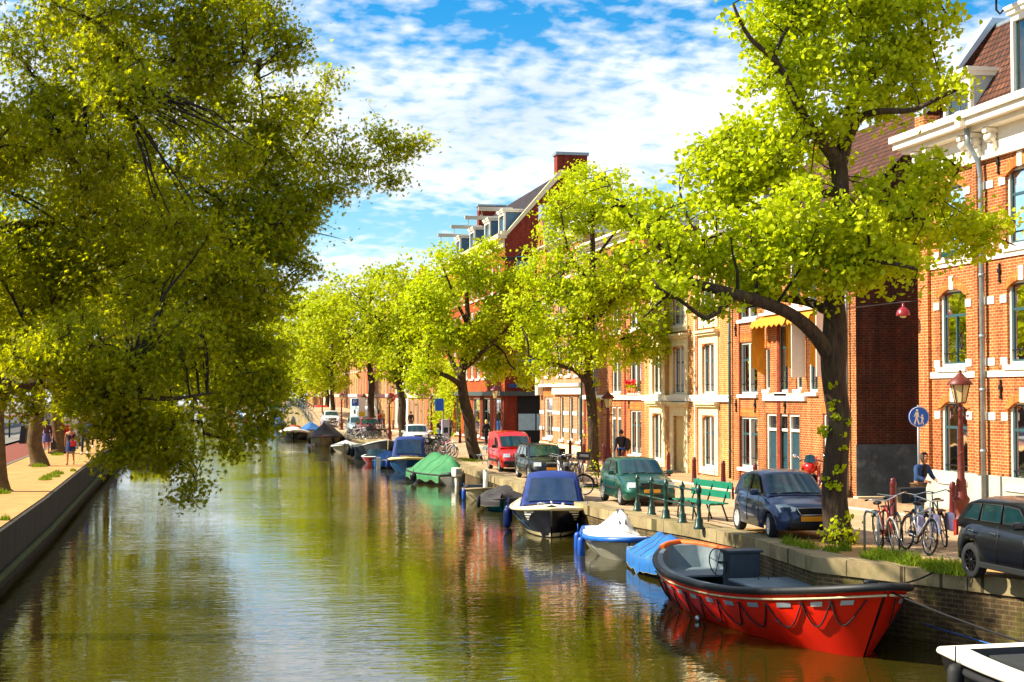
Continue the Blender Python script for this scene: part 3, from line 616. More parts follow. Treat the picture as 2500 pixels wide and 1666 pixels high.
# --- H5 striped with neck gable
W = [(fy(1349), fy(1329), 2.0, 4.4, 'sash', WHITE, 0)] + [(fy(a)-.9, fy(a)-.05, 2.0, 4.45, 'sash', TEAL, 0) for a in (1367, 1389, 1409)]
for (c0, c1) in ((5.6, 7.6), (8.5, 10.4), (11.1, 12.6)): W += [(y-.5, y+.5, c0, c1, 'sash', TEAL, .15) for y in (79.6, 81.6, 83.6, 86.6)]
H5 = house('brick_house', 'striped brick house with white stone bands and a small stepped neck gable', 78.2, 88.7, 13.2, B_STRIPE, W, side=B_STRIPE, cornice=.4, plinth=CREAM, zpl=1.75)
m = mb()
for zc in (2.55, 3.5, 6.1, 7.1, 8.9, 9.9):
    prev = 78.2
    for w_ in sorted([q for q in W if q[2] < zc < q[3]], key=lambda q: q[0]): m.box((XF-.03, prev, zc-.1), (XF-.002, w_[0], zc+.1)); prev = w_[1]
    m.box((XF-.03, prev, zc-.1), (XF-.002, 88.7, zc+.1))
m.build('stone_band', FRIEZE, H5)
m = mb(); m.box((XF-.3, 78.3, 4.98), (XF-.002, 88.8, 5.15)); m.box((XF-.18, 78.3, 4.55), (XF-.002, 84.9, 4.975)); m.box((XF-.35, 87.9, 4.5), (XF-.002, 88.5, 5.6)); m.build('shop_cornice', FRIEZE, H5)
g0, g1 = 86.2, 88.6; gc = (g0+g1)/2
prof = [(g0, 11.8), (g0, 13.2), (g0+.25, 13.3), (g0+.35, 14.0), (g0+.7, 14.9), (gc-.3, 15.3), (gc+.3, 15.3), (g1-.7, 14.9), (g1-.35, 14.0), (g1-.25, 13.3), (g1, 13.2), (g1, 11.8)]
m = mb(); m.prism([(XF-.2, a, b) for a, b in prof], (.5, 0, 0)); m.build('neck_gable', brick('bright_orange_bricks', 'D26A16', 'C05A10', 'D8A060', dirt=.15), H5)
m = mb(); m.prism([(XF-.3, g0+.6, 14.9), (XF-.3, gc-.32, 15.35), (XF-.3, gc+.32, 15.35), (XF-.3, g1-.6, 14.9), (XF-.3, gc, 14.98)], (3.2, 0, 0)); m.prism([(XF-.29, g0-.05, 13.2), (XF-.29, gc-.4, 15.3), (XF-.29, gc-.3, 15.4), (XF-.29, g0-.2, 13.2)], (3.2, 0, 0)); m.box((XF-.3, gc-.4, 15.3), (XF+.3, gc+.4, 15.75)); m.build('gable_coping', ZINC, H5)
m = mb(); m.box((XF+.31, g0+.05, 12.5), (XF+3, g1-.05, 14.0)); m.build('gable_cheek', GREYW, H5)
m = mb(); m.cbox((XF-1.2, gc, 12.55), (3.0, .16, .22), .02); m.tube([(XF-1.9, gc, 12.6), (XF-.2, gc, 13.9)], .02, 4); m.build('hoist_beam', BLACK, H5)
m = mb(); m.ring((XF-.23, gc, 13.5), (1, 0, 0), .28, .03, 16, 4); m.build('iron_ornament', BLACK, H5)
m = mb(); m.box((XF+.6, 78.6, 13.1), (28, 85.6, 14.0)); m.build('attic_block', FRIEZE, H5); m = mb(); m.box((XF+.3, 78.4, 14.0), (28.2, 85.9, 14.2)); m.build('attic_cornice', FRIEZE, H5)
for y in (79.8, 81.6, 83.6, 85.0): put_window(H5, y, 13.1, .9, .85, TEAL, 'plain', x=XF+.5)
pipe(H5, 78.3, 1.3, 12.8, TEAL)
# --- H6 tall red corner building
W = []
for k in range(9):
    y0 = 100.6 + k*2.55
    for (c0, c1) in ((5.7, 7.9), (8.7, 10.7), (11.5, 13.4)): W.append((y0, y0+1.5, c0, c1, 'twin', WHITE, 0))
for k in range(6): W.append((100.6+k*3.9, 103.4+k*3.9, 1.5, 4.3, 'sash', TEAL, 0))
H6 = house('corner_building', 'tall dark red brick corner building with steep slate roof, dormers and hoist beams', 99.3, 124.2, 15.2, B_RED, W, depth=8.2, side=B_WINE, flat_roof=False, fancy=False)  # side and gable bricks darker than the front: shade put into their colour
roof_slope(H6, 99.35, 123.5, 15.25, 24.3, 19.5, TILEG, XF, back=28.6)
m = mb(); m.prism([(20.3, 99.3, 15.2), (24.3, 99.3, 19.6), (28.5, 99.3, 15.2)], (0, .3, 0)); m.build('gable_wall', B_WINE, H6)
m = mb(); m.prism([(20.0, 99.15, 15.15), (20.05, 99.15, 15.5), (20.45, 99.15, 15.5), (24.1, 99.15, 19.75), (24.4, 99.15, 19.75), (24.4, 99.15, 19.55), (20.4, 99.15, 15.15)], (0, .35, 0)); m.build('gable_coping', CREAM, H6)
m = mb(); m.box((23.9, 99.2, 19.2), (26.0, 100.1, 20.75)); m.mi = 1; m.box((23.8, 99.1, 20.75), (26.1, 100.2, 20.95)); m.build('chimney', [B_WINE, ZINC], H6)
m = mb(); m.box((22.9, 122.6, 17.6), (25.1, 123.5, 20.1)); m.mi = 1; m.box((22.8, 122.5, 20.1), (25.2, 123.6, 20.25)); m.build('chimney', [B_WINE, ZINC], H6)
for y in (101.0, 106.2, 112.2, 118.4): dormer(H6, y, 1.9, XF+.1, 15.0, 17.0, 2.2, FRIEZE, BLUEP, pm('blue_grey_cladding', '4C6E86', .5, var=.1), beam=1.6)
m = mb(); m.box((XF-.12, 99.3, 14.4), (XF-.001, 124.2, 15.0)); m.box((XF-.5, 99.1, 15.0), (XF+.1, 124.2, 15.3)); m.build('cornice', CREAM, H6)
m = mb(); m.box((XF-.4, 99.0, 4.45), (XF-.005, 124.2, 4.75)); m.box((XF-.1, 98.9, 4.45), (28.4, 99.295, 4.75)); m.build('canopy', pm('dark_zinc', '3E4C4C', .5, var=.2), H6)
m = mb(); m.box((XF-.05, 99.3, 1.3), (XF-.005, 99.9, 4.45)); m.box((XF-.03, 107, 1.3), (XF-.005, 108, 4.45)); m.build('shop_pier', brick('brown_glazed_bricks', '7A3218', '68260F', '5A2A18'), H6)
for (px0, px1, py0, py1) in ((1260, 1303.6, 627, 663), (1260, 1303.6, 738, 812), (1260, 1303.6, 862, 917)):
    a, b = FY(px0, py1, 99.3), FY(px1, py0, 99.3); wd, h = b.x-a.x, b.z-a.z; f = mb(); y = 99.2; t = .12
    f.box((a.x, y, a.z), (a.x+t, 99.298, b.z)); f.box((b.x-t, y, a.z), (b.x, 99.298, b.z)); f.box((a.x+t, y, b.z-t), (b.x-t, 99.298, b.z)); f.box((a.x+t, y, a.z), (b.x-t, 99.298, a.z+t))
    if h > 1.4: f.box((a.x+t, y, a.z+h*.62), (b.x-t, 99.298, a.z+h*.62+t))
    o = f.build('window', BLUEP, H6); g = mb(); g.box((a.x+t, 99.27, a.z+t), (b.x-t, 99.28, b.z-t)); g.build('pane', glassmat('dark_pane', (.03, .05, .06), 0.0), o)
a, b = FY(1263, 1085, 99.3), FY(1330, 975, 99.3)
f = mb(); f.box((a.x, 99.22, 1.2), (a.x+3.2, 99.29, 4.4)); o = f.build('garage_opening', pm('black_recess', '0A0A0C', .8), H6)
f = mb()
for k in range(2):
    f.box((a.x+.05+k*1.25, 99.17, 2.15), (a.x+1.2+k*1.25, 99.215, 3.25))
f.build('garage_pane', pm('pale_blue_glass', '9FC0CC', .2, var=.1), H6)
f = mb(); f.box((a.x+3.25, 99.24, 1.2), (28.4, 99.29, 4.4)); f.build('shop_side', BLACK, H6)
sg = mb(); sg.box((20.6, 99.22, 5.0), (21.9, 99.29, 5.25)); sg.build('street_name_plate', pm('blue_plate', '16407E', .5), H6)
# --- houses further along the canal
mats = [B_YELLOW, B_BROWN, B_STRIPE, pm('white_render', 'DAD3C2', .8, var=.08), B_ORANGE, B_YELLOW, B_RED, B_BROWN]
desc = ['narrow yellow brick house just beyond the tall red corner building', 'brown brick house with white frames, second beyond the tall corner building', 'pinkish brick house with an orange shopfront behind the white vintage car', 'white rendered house behind the ambulance',
        'orange brick house past the white rendered one', 'pale yellow house beside the hump bridge', 'red brick house behind the hump bridge', 'brown brick house past the bridge, half hidden by trees', 'far yellow house beyond the bridge with flat top', 'far brown house, third beyond the bridge', 'far pink brick house, fourth beyond the bridge', 'far white house near the canal bend', 'farthest orange house on the right bank before the bend', 'last yellow house visible at the canal end']
Y = 124.3
for i, d in enumerate(desc):
    wd = [6.5, 7.5, 8, 9, 8, 9, 10, 10, 12, 12, 14, 14, 16, 18][i]; ht = [11.5, 13, 12, 12.5, 14, 12, 13.5, 12, 13, 14, 12, 13.5, 14, 13][i]; W = []
    nb = max(2, int(wd/2.6))
    for k in range(nb):
        yc = Y + wd*(k+.5)/nb
        for r_ in range(4):
            z0 = 1.5 + r_*3.0 if r_ else 1.3
            if z0 + 2 < ht - .5: W.append((yc-.55, yc+.55, z0, z0+(2.1 if r_ else 2.7), 'sash' if r_ else 'plain', WHITE if i % 2 else TEAL, 0))
    hh = house('canal_house', d, Y, Y+wd, ht, mats[i % 8], W, fancy=False, cornice=.5, group='brick houses further along the right bank')
    if i < 9:
        m = mb(); m.mi = 0; m.prism([(XF, Y+.3, ht), (XF, Y+wd-.3, ht), (XF+3, Y+wd-.3, ht+2.6), (XF+3, Y+.3, ht+2.6)], (0, 0, .1)); m.mi = 1; m.box((XF+2.5, Y+.5, ht), (XF+3.3, Y+1.4, ht+3.6)); m.build('roof', [TILEG if i % 2 else TILEB, B_RED], hh)
    m = mb(); m.box((XF-.12, Y+.1, 4.25), (XF-.005, Y+wd-.1, 4.6)); m.build('shop_fascia', [FRIEZE, WINE, CREAM, RUST][i % 4], hh)
    Y += wd
# --- left row
Y = 30
for i in range(10):
    wd = 14; W = []; x = -30.0
    for k in range(4):
        yc = Y + wd*(k+.5)/4
        for r_ in range(4): W.append((yc-.65, yc+.65, 2.4+r_*3, 4.4+r_*3, 'w', TEAL, 0))
    hh = thing('terrace_house', ['dark red brick terrace house across the left road, nearest', 'dark terrace house across the left road, second along', 'dark terrace house behind the bus shelter', 'terrace house across the left road behind the near plane trees', 'terrace house across the left road past the advertising panel', 'left bank terrace house sixth along the road', 'left bank terrace house seventh along the road', 'left bank terrace house eighth along the road', 'left bank terrace house ninth along the road', 'farthest left bank terrace house'][i], 'house', group='terrace houses on the left bank')
    m = mb(); m.box((x-8, Y, 1.4), (x, Y+wd-.02, 13.5)); m.build('wall', [B_DARK, B_WINE, B_BROWN][i % 3], hh)
    for (a, b, c0, c1, *_q) in W[:]:
        f = mb(); f.box((x+.002, a, c0), (x+.06, b, c1)); f.mi = 1; f.box((x+.061, a+.1, c0+.1), (x+.07, b-.1, c1-.1)); f.build('window', [WHITE, GLASS], hh)
    m = mb(); m.prism([(x+.2, Y, 13.5), (x+.2, Y+wd, 13.5), (x-4, Y+wd, 16.5), (x-4, Y, 16.5)], (0, 0, .1)); m.build('roof', TILEB, hh)
    Y += wd
# ------------------------------------------------------------------ trees
BARK = pm('linden_bark', '443424', .95, var=.6, scale=11, bump=1.0, bscale=16, bdist=.09, stretch=(1, 1, .16), stain=('5C5A22', .35)); TWIG = pm('dark_twigs', '241A10', .9, var=.3)
PBARK = pm('plane_bark', '5E4826', .9, var=.45, scale=3.5, bump=.8, bscale=10, stain=('4E3E1E', .8), detail=3)
LEAF1 = leafmat('linden_leaf', (.42, .52, .008), (.64, .72, .016), .5, (1.15, 1.1, .4))
LEAF2 = leafmat('plane_leaf', (.20, .25, .006), (.42, .44, .012), .68, (1.6, 1.5, .4))
LEAF3 = leafmat('far_leaf', (.36, .44, .01), (.56, .62, .015), .45, (1.2, 1.15, .4))
GRASSM = leafmat('grass_blade', (.12, .22, .01), (.30, .38, .03), .4)
def leaf_template(kind):
    if kind == 'plane':      # five lobes with pointed tips
        pts = []
        for i, (r, a) in enumerate([(0.0, 0), (.34, -62), (.55, -72), (.26, -38), (.42, -30), (.62, -34), (.34, -14), (.5, -8), (.78, 0), (.5, 8), (.34, 14), (.62, 34), (.42, 30), (.26, 38), (.55, 72), (.34, 62)]):
            pts.append((r*math.sin(R(a)), r*math.cos(R(a)) - .25))
        order = [0, 1, 2, 3, 5, 6, 8, 10, 11, 13, 14, 15]
        P = [(pts[i][0], pts[i][1], -.22*abs(pts[i][0])) for i in order]
    elif kind == 'linden':
        P = [(0, -.45, 0), (.36, -.38, -.08), (.48, -.05, -.12), (.3, .3, -.08), (0, .58, -.05), (-.3, .3, -.08), (-.48, -.05, -.12), (-.36, -.38, -.08)]
    else: P = [(-.45, -.3, 0), (.4, -.42, -.1), (.5, .25, 0), (0, .55, -.12)]
    return np.array(P)
LT = {k: leaf_template(k) for k in ('plane', 'linden', 'far')}
def leaves(name, pos, size, kind, mat, parent=None, up=0.5, loc=None, droop=.25):
    T = LT[kind]; n = len(pos); k = len(T)
    nrm = rng.normal(size=(n, 3)) + np.array([SUNV.x*.8, SUNV.y*.4-.25, up*1.5]); nrm /= np.linalg.norm(nrm, axis=1)[:, None]
    a = rng.normal(size=(n, 3)); a[:, 2] -= droop*2; a -= nrm*(a*nrm).sum(1)[:, None]; a /= np.linalg.norm(a, axis=1)[:, None]
    b = np.cross(a, nrm); sz = size * rng.uniform(.6, 1.25, n)
    V = pos[:, None, :] + sz[:, None, None]*(b[:, None, :]*T[None, :, 0:1] + a[:, None, :]*T[None, :, 1:2] + nrm[:, None, :]*T[None, :, 2:3])
    me = bpy.data.meshes.new(name); me.vertices.add(n*k); me.vertices.foreach_set('co', V.reshape(-1).astype(np.float32))
    me.loops.add(n*k); me.loops.foreach_set('vertex_index', np.arange(n*k, dtype=np.int32))
    me.polygons.add(n); me.polygons.foreach_set('loop_start', np.arange(0, n*k, k, dtype=np.int32)); me.polygons.foreach_set('loop_total', np.full(n, k, dtype=np.int32))
    me.update(calc_edges=True)
    return link(name, me, mat, parent, loc)
def smooth_path(pts, n=4):
    pts = [Vector(p) for p in pts]; out = []
    for i in range(len(pts)-1):
        p0 = pts[max(i-1, 0)]; p1 = pts[i]; p2 = pts[i+1]; p3 = pts[min(i+2, len(pts)-1)]
        for k in range(n):
            t = k/n; out.append(0.5*((2*p1) + (p2-p0)*t + (2*p0-5*p1+4*p2-p3)*t*t + (3*p1-p0-3*p2+p3)*t**3))
    out.append(pts[-1]); return out
def tree(name, label, limbs, blobs, ntips, lpc, lsize, kind, lmat, bark, group=None, cat='tree', levels=(40, 260), spread=.42, root_flare=True, tipr=.006, sides=8, clus_flat=.6, hollow=.45, vexp=.72, sd=None, cull=None, gap=.0):
    """limbs: lists of (point, radius); blobs: (centre, radii). Everything in world metres, stored relative to the foot of the trunk."""
    global rng
    base = Vector(limbs[0][0][0]); sd = sd or int(abs(base.x)*31+base.y*17+7); rng = np.random.default_rng(sd); random.seed(sd); t = thing(name, label, cat, base, 0, group)
    tr = mb(); nodes = []; seed = random.random()*100
    for li, lm in enumerate(limbs):
        P = smooth_path([p for p, r in lm], 5); rr = []
        for i in range(len(P)):
            u = i/(len(P)-1)*(len(lm)-1); j = min(int(u), len(lm)-2); rr.append(lm[j][1]+(lm[j+1][1]-lm[j][1])*(u-j))
        for i in range(1, len(P)-1):
            nz = noise.noise_vector(P[i]*.7+Vector((seed, 0, 0))); P[i] = P[i] + nz*rr[i]*.7
        if li == 0 and root_flare: rr[0] *= 1.55; rr[1] *= 1.15
        tr.tube([p-base for p in P], rr, sides if li == 0 else max(5, sides-2))
        for p in P[(3 if li == 0 else 0):]: nodes.append(p)
    t_o = tr.build('trunk', bark, t)
    def sample(n):
        vol = np.array([b[1][0]*b[1][1]*b[1][2] for b in blobs])**vexp; pr = vol/vol.sum(); idx = rng.choice(len(blobs), size=n, p=pr); out = []
        d = rng.normal(size=(n, 3)); d /= np.linalg.norm(d, axis=1)[:, None]; rad = rng.uniform(hollow**3, 1, n)**(1/3)*np.where(rng.random(n) < .22, rng.uniform(1, 1.38, n), 1)
        for i in range(n):
            c, r_ = blobs[idx[i]]; p = Vector((c[0]+d[i][0]*r_[0]*rad[i], c[1]+d[i][1]*r_[1]*rad[i], c[2]+d[i][2]*r_[2]*rad[i]))
            if gap and (noise.noise(p*.5+Vector((seed, 3, 1))) < -gap or noise.noise(p*1.5+Vector((seed, 9, 1))) < -gap*.9): continue
            if cull and not cull(p): continue
            out.append(p)
        return out
    tw = mb(); tips_all = []
    lv = list(levels)+[ntips]; r0s = [.045, .02, tipr]; r1s = [.016, .008, tipr*.5]
    big = (limbs[0][0][1])/.28
    for L_, n in enumerate(lv):
        kd = KDTree(len(nodes))
        for i, p in enumerate(nodes): kd.insert(p, i)
        kd.balance(); pts = sample(n); new = []
        for p in pts:
            q, i, d = kd.find(p)
            if d > (9, 5, 3.2)[L_] * max(1, big): continue
            segs = (6, 4, 3)[L_]; dirv = p-q; path = []
            sag = Vector((0, 0, 1)) * d * random.uniform(.02, .06 if L_ == 0 else .14)
            for k in range(segs+1):
                u = k/segs; w_ = q + dirv*u + sag*math.sin(u*math.pi) + noise.noise_vector(q+dirv*u*1.3)*d*.12*math.sin(u*math.pi); path.append(w_)
            r0 = r0s[L_]*(min(1.6, .5+d/3) if L_ < 2 else 1)*max(.8, big**.5); tw.tube([v-base for v in path], [r0+(r1s[L_]-r0)*k/segs for k in range(segs+1)], 5 if L_ == 0 else (4 if L_ == 1 else 3), cap=False, smooth=True)
            new += path[1:]; 
            if L_ == 2: tips_all.append((path[-1], path[-2]))
            if L_ == 1: tips_all.append((path[-1], path[-2]))
        nodes += new
    me = bpy.data.meshes.new('branches'); me.from_pydata(tw.v, [], tw.f); me.polygons.foreach_set('use_smooth', [True]*len(me.polygons)); me.update(); link('branches', me, TWIG if bark is not PBARK else TWIG, t)
    tp = np.array([list(a) for a, b in tips_all]); tq = np.array([list(b) for a, b in tips_all]); m_ = len(tp)
    rep = np.repeat(np.arange(m_), lpc); u = rng.uniform(-.25, 1.0, len(rep))[:, None]
    off = rng.normal(size=(len(rep), 3))*spread*np.array([1, 1, clus_flat])*.55
    pos = tp[rep] + (tq[rep]-tp[rep])*np.clip(u, 0, 1)*.9 + off - np.array(list(base))
    leaves('crown', pos, lsize, kind, lmat, t)
    return t
def bl(px, py, r, Yd, dY=0.0, ry=None, sy=1.0):
    """crown lump: where it shows in the photograph, on a plane across the canal at Yd+dY; r in source pixels"""
    c = FY(px, py, Yd+dY); Z = c.x*SP + c.y*CP; s = FPX/Z; return ((c.x, c.y, c.z), (r/s, (ry if ry else r/s*1.05), r*sy/s))
def lp(Yd, *pts):
    """limb given by (px, py, radius, dY)"""
    out = []
    for q in pts:
        c = FY(q[0], q[1], Yd + (q[3] if len(q) > 3 else 0)); out.append((c, q[2]))
    return out
# T1: the big linden in front
SEED_T = 19
b1 = GR(2047, 1326); Y1_ = b1.y
limbs = [[(b1 - Vector((0, 0, .1)), .3)] + lp(Y1_, (2048, 1200, .255), (2040, 1060, .235), (2032, 930, .24), (2030, 860, .27), (2042, 760, .22), (2050, 650, .2), (2052, 520, .18), (2042, 400, .17)),
  lp(Y1_, (2028, 880, .2), (1985, 820, .17, -.3), (1925, 765, .15, -.6), (1850, 735, .14, -.9), (1770, 715, .12, -1), (1690, 690, .1, -.8), (1640, 640, .08, -.5), (1570, 560, .06, 0), (1500, 480, .03, .3)),
  lp(Y1_, (2034, 770, .14), (1975, 742, .11, .5), (1900, 725, .1, 1), (1820, 700, .09, 1.5), (1740, 640, .07, 1.8), (1690, 560, .05, 2), (1660, 470, .03, 2)),
  lp(Y1_, (1800, 722, .08, -.9), (1740, 770, .06, -1.3), (1712, 775, .05, -1.4), (1660, 735, .04, -1.5), (1600, 700, .025, -1.6)),
  lp(Y1_, (2042, 400, .19), (1990, 330, .13, -.4), (1945, 250, .1, -.8), (1900, 160, .07, -1), (1830, 90, .05, -1.2), (1790, 10, .03, -1.2)),
  lp(Y1_, (2042, 410, .2), (2070, 300, .17, .3), (2105, 200, .14, .5), (2110, 90, .1, .5), (2130, -60, .06, .5)),
  lp(Y1_, (2060, 360, .12), (2100, 290, .09, -.5), (2150, 270, .08, -.9), (2230, 268, .06, -1.3), (2310, 232, .045, -1.6), (2350, 215, .02, -1.6)),
  lp(Y1_, (2052, 560, .14), (2120, 590, .1, .8), (2200, 560, .08, 1.2), (2290, 575, .06, 1.2), (2400, 575, .04, 1), (2480, 600, .015, 1)),
  lp(Y1_, (2045, 680, .12), (2090, 640, .09, -1), (2160, 640, .06, -1.6), (2240, 660, .03, -2)),
  lp(Y1_, (2046, 470, .12), (1960, 480, .09, 1), (1880, 440, .07, 1.4), (1800, 400, .04, 1.6)),
  lp(Y1_, (2100, 230, .08, .5), (2170, 150, .06, 0), (2250, 90, .04, -.3), (2320, 60, .015, -.3))]
limbs = [limbs[0]] + [[(p, r*.86) for p, r in lm] for lm in limbs[1:]]
B = [bl(1860, 60, 80, Y1_, -1), bl(1930, 120, 110, Y1_), bl(2040, 60, 140, Y1_), bl(2160, 60, 120, Y1_), bl(2260, 40, 80, Y1_, -.5), bl(2010, 220, 110, Y1_, -.6), bl(2180, 190, 110, Y1_), bl(2250, 200, 70, Y1_), bl(2330, 230, 55, Y1_, -1.6, sy=.7),
     bl(1840, 190, 45, Y1_, -1), bl(1880, 330, 95, Y1_), bl(1960, 380, 100, Y1_, .5), bl(1820, 400, 100, Y1_, 1), bl(1740, 440, 90, Y1_, 1.5), bl(1870, 480, 110, Y1_, 1), bl(1640, 450, 60, Y1_, .5), bl(1560, 520, 70, Y1_, 0), bl(1700, 560, 110, Y1_, 0), bl(1600, 620, 90, Y1_, -.6), bl(1820, 620, 110, Y1_, 0),
     bl(1930, 620, 100, Y1_, -.6), bl(1950, 520, 90, Y1_, -1), bl(2060, 560, 110, Y1_, -1), bl(2100, 470, 90, Y1_, -.5), bl(2040, 650, 90, Y1_, -.8), bl(2160, 560, 110, Y1_, -.4), bl(2200, 470, 80, Y1_), bl(2270, 550, 100, Y1_, .6), bl(2350, 580, 75, Y1_, .8, sy=.8), bl(2430, 560, 65, Y1_, 1, sy=.7), bl(2180, 650, 75, Y1_, -1.4), bl(2290, 430, 60, Y1_),
     bl(1640, 700, 55, Y1_, -1.2, sy=.7), bl(1570, 790, 50, Y1_, -1.2, sy=.7), bl(1740, 740, 60, Y1_, -.8, sy=.5), bl(1900, 700, 70, Y1_, 0, sy=.6), bl(1480, 470, 50, Y1_, .4), bl(2050, -80, 150, Y1_), bl(2200, -60, 120, Y1_), bl(1920, -40, 90, Y1_)]
TR1 = tree('linden_tree', 'large linden tree with dark ridged trunk and yellow green spring leaves by the navy hatchback', limbs, B, 5200, 13, .102, 'linden', LEAF1, BARK, spread=.3, levels=(90, 800), sides=14, gap=.2, hollow=.55, sd=SEED_T)
# T2
b2 = GR(1447, 1152); Yt = b2.y
limbs = [[(b2 - Vector((0, 0, .1)), .27)] + lp(Yt, (1446, 1080, .23), (1440, 980, .22), (1438, 880, .2), (1443, 780, .17), (1446, 650, .13), (1450, 520, .08), (1475, 420, .04)),
  lp(Yt, (1438, 940, .14), (1400, 905, .1, -.4), (1350, 890, .08, -.8), (1290, 870, .03, -1)), lp(Yt, (1440, 820, .12), (1400, 760, .08, .6), (1340, 700, .05, 1), (1320, 640, .02, 1)),
  lp(Yt, (1442, 800, .12), (1500, 730, .08, -.8), (1550, 690, .05, -1)), lp(Yt, (1445, 700, .1), (1390, 620, .06, -.6), (1370, 520, .03, -1)), lp(Yt, (1440, 870, .1), (1510, 830, .06, .5), (1570, 820, .02, .8)), lp(Yt, (1446, 640, .09), (1500, 570, .05, .6), (1530, 520, .02, .6))]
B = [bl(x, y, r, Yt, d) for x, y, r, d in ((1480, 415, 55, 0), (1440, 470, 70, .5), (1380, 500, 45, -.5), (1500, 490, 50, -.5), (1390, 590, 60, 0), (1470, 580, 80, 0), (1560, 560, 60, 0), (1330, 660, 55, 0), (1410, 680, 80, -.8), (1500, 680, 85, .5), (1580, 660, 70, 0), (1300, 740, 55, .3), (1370, 770, 75, .5), (1460, 770, 80, -.8), (1550, 760, 80, 0), (1620, 740, 50, 0), (1290, 830, 45, 0), (1310, 890, 35, -.5), (1370, 860, 50, 0), (1440, 870, 50, -.8), (1520, 850, 60, .5), (1590, 830, 50, 0), (1480, 930, 25, -.8), (1340, 560, 35, 0))]
TR2 = tree('linden_tree', 'linden tree with leafy sprouts on its trunk between parked bicycles and the green hatchback', limbs, [(c, tuple(v*1.15 for v in r)) for c, r in B], 4600, 13, .12, 'linden', LEAF1, BARK, spread=.33, levels=(60, 320), sides=10, gap=.2)
# T3
b3 = GR(1155, 1123); Yt = b3.y
limbs = [[(b3 - Vector((0, 0, .1)), .36)] + lp(Yt, (1148, 1060, .3), (1137, 985, .28), (1130, 930, .24), (1135, 850, .18), (1140, 760, .13), (1140, 660, .06)),
  lp(Yt, (1132, 950, .16), (1085, 915, .12, -.5), (1040, 905, .05, -.6)), lp(Yt, (1130, 930, .15), (1090, 850, .1, .8), (1070, 780, .05, 1)), lp(Yt, (1132, 900, .15), (1190, 850, .1, -.8), (1240, 800, .05, -1)), lp(Yt, (1136, 820, .12), (1190, 740, .08, .6), (1230, 700, .03, 1)), lp(Yt, (1138, 790, .1), (1100, 700, .06, -1), (1080, 650, .02, -1))]
B = [bl(x, y, r, Yt, d) for x, y, r, d in ((1090, 640, 50, 0), (1180, 625, 45, 0), (1130, 680, 60, 0), (1070, 720, 60, 0), (1200, 710, 65, 0), (1260, 700, 45, 0), (1140, 770, 70, -.8), (1060, 800, 60, 0), (1220, 790, 65, 0), (1280, 770, 40, 0), (1100, 850, 60, 0), (1180, 850, 60, .6), (1250, 860, 45, 0), (1290, 920, 30, -1), (1050, 880, 50, 0), (1020, 740, 50, 1), (1300, 820, 45, 0), (1010, 820, 45, 1), (1110, 920, 30, .8), (1200, 905, 35, .8), (1030, 930, 40, -.5))]
tree('linden_tree', 'leaning linden tree beside the red van with a bare patch of moss at its foot', limbs, B, 3800, 12, .14, 'linden', LEAF1, BARK, spread=.4, levels=(50, 260), sides=9, gap=.2)
# further right-bank trees
def auto_tree(label, px, py, top, cw, lowest, ntips, ls, group=None, lr=.3, zero=None, lean=0, bank='R', lmat=None, name='linden_tree', kind='far', hz=None):
    b = GR(px, py) if bank == 'R' else G(px, py, LZ); Yt = b.y; h = py-top
    limbs = [[(b - Vector((0, 0, .1)), lr)] + lp(Yt, (px-lean*.5, py-h*.2, lr*.85), (px-lean, py-h*.38, lr*.75), (px-lean, py-h*.6, lr*.5), (px-lean*.8, py-h*.85, lr*.15))]
    cx0 = px-lean
    for k in range(6):
        a = k*1.3+px; dx = math.cos(a); q0 = py-h*(.32+.06*k); limbs.append(lp(Yt, (cx0, q0, lr*.45), (cx0+dx*cw*.25, q0-h*.1, lr*.3, math.sin(a)*1.2), (cx0+dx*cw*.42, q0-h*.16, lr*.1, math.sin(a)*2)))
    B = []; rr = random.Random(int(px*7+py)); cw *= 1.3
    c0, c1 = top, lowest
    for k in range(19):
        v = rr.random(); half = cw*.6*(math.sin(math.pi*min(1, .18+.8*v))**.6)*.75; r = cw*.155*rr.uniform(.8, 1.3)
        B.append(bl(cx0+rr.uniform(-1, 1)*half, c0+r+(c1-c0-2*r)*v, r, Yt, rr.uniform(-2.2, 2.2)))
    return tree(name, label, limbs, B, ntips, 10, ls, kind, lmat or LEAF3, BARK, group=group, spread=.55, levels=(30, 140), sides=7, gap=.22, tipr=.008)
G1 = 'linden trees along the right quay'
auto_tree('linden tree behind the white vintage car, trunk rising beside it', 985, 1082, 615, 290, 960, 1500, .24, G1, .32, lean=10)
auto_tree('linden tree with dark trunk behind the cluster of parked bicycles near the red shirt walker', 905, 1060, 640, 260, 975, 1200, .28, G1, .34)
auto_tree('linden tree beside the white car near the hump bridge', 812, 1036, 690, 230, 985, 1000, .32, G1, .3)
auto_tree('linden tree with broad trunk just past the white car', 798, 1024, 690, 210, 985, 900, .36, G1, .36)
auto_tree('linden tree behind the hump bridge railing', 735, 1014, 700, 220, 990, 1100, .42, G1, .4)
auto_tree('linden tree with leaning trunk left of the hump bridge', 678, 1012, 730, 200, 1000, 900, .5, G1, .4, lean=-8)
auto_tree('farther linden tree over the pontoon', 645, 1006, 760, 180, 1000, 800, .6, G1, .45)
auto_tree('small yellow green tree near the canal bend', 612, 1000, 785, 230, 1000, 700, .75, G1, .5)
auto_tree('last tree visible where the canal bends', 580, 996, 800, 220, 1000, 600, .9, G1, .5)
# wood closing the far end
for i, (px, w_, tp_) in enumerate(((540, 170, 820), (470, 170, 835), (400, 160, 850), (330, 180, 840))):
    auto_tree(['distant tree closing the canal view, right one', 'distant tree closing the canal view, right of centre', 'distant tree closing the canal view, left of centre', 'distant tree closing the canal view, left one'][i], px, 993, tp_, w_, 1000, 350, 1.5, 'distant trees closing the canal', .6)
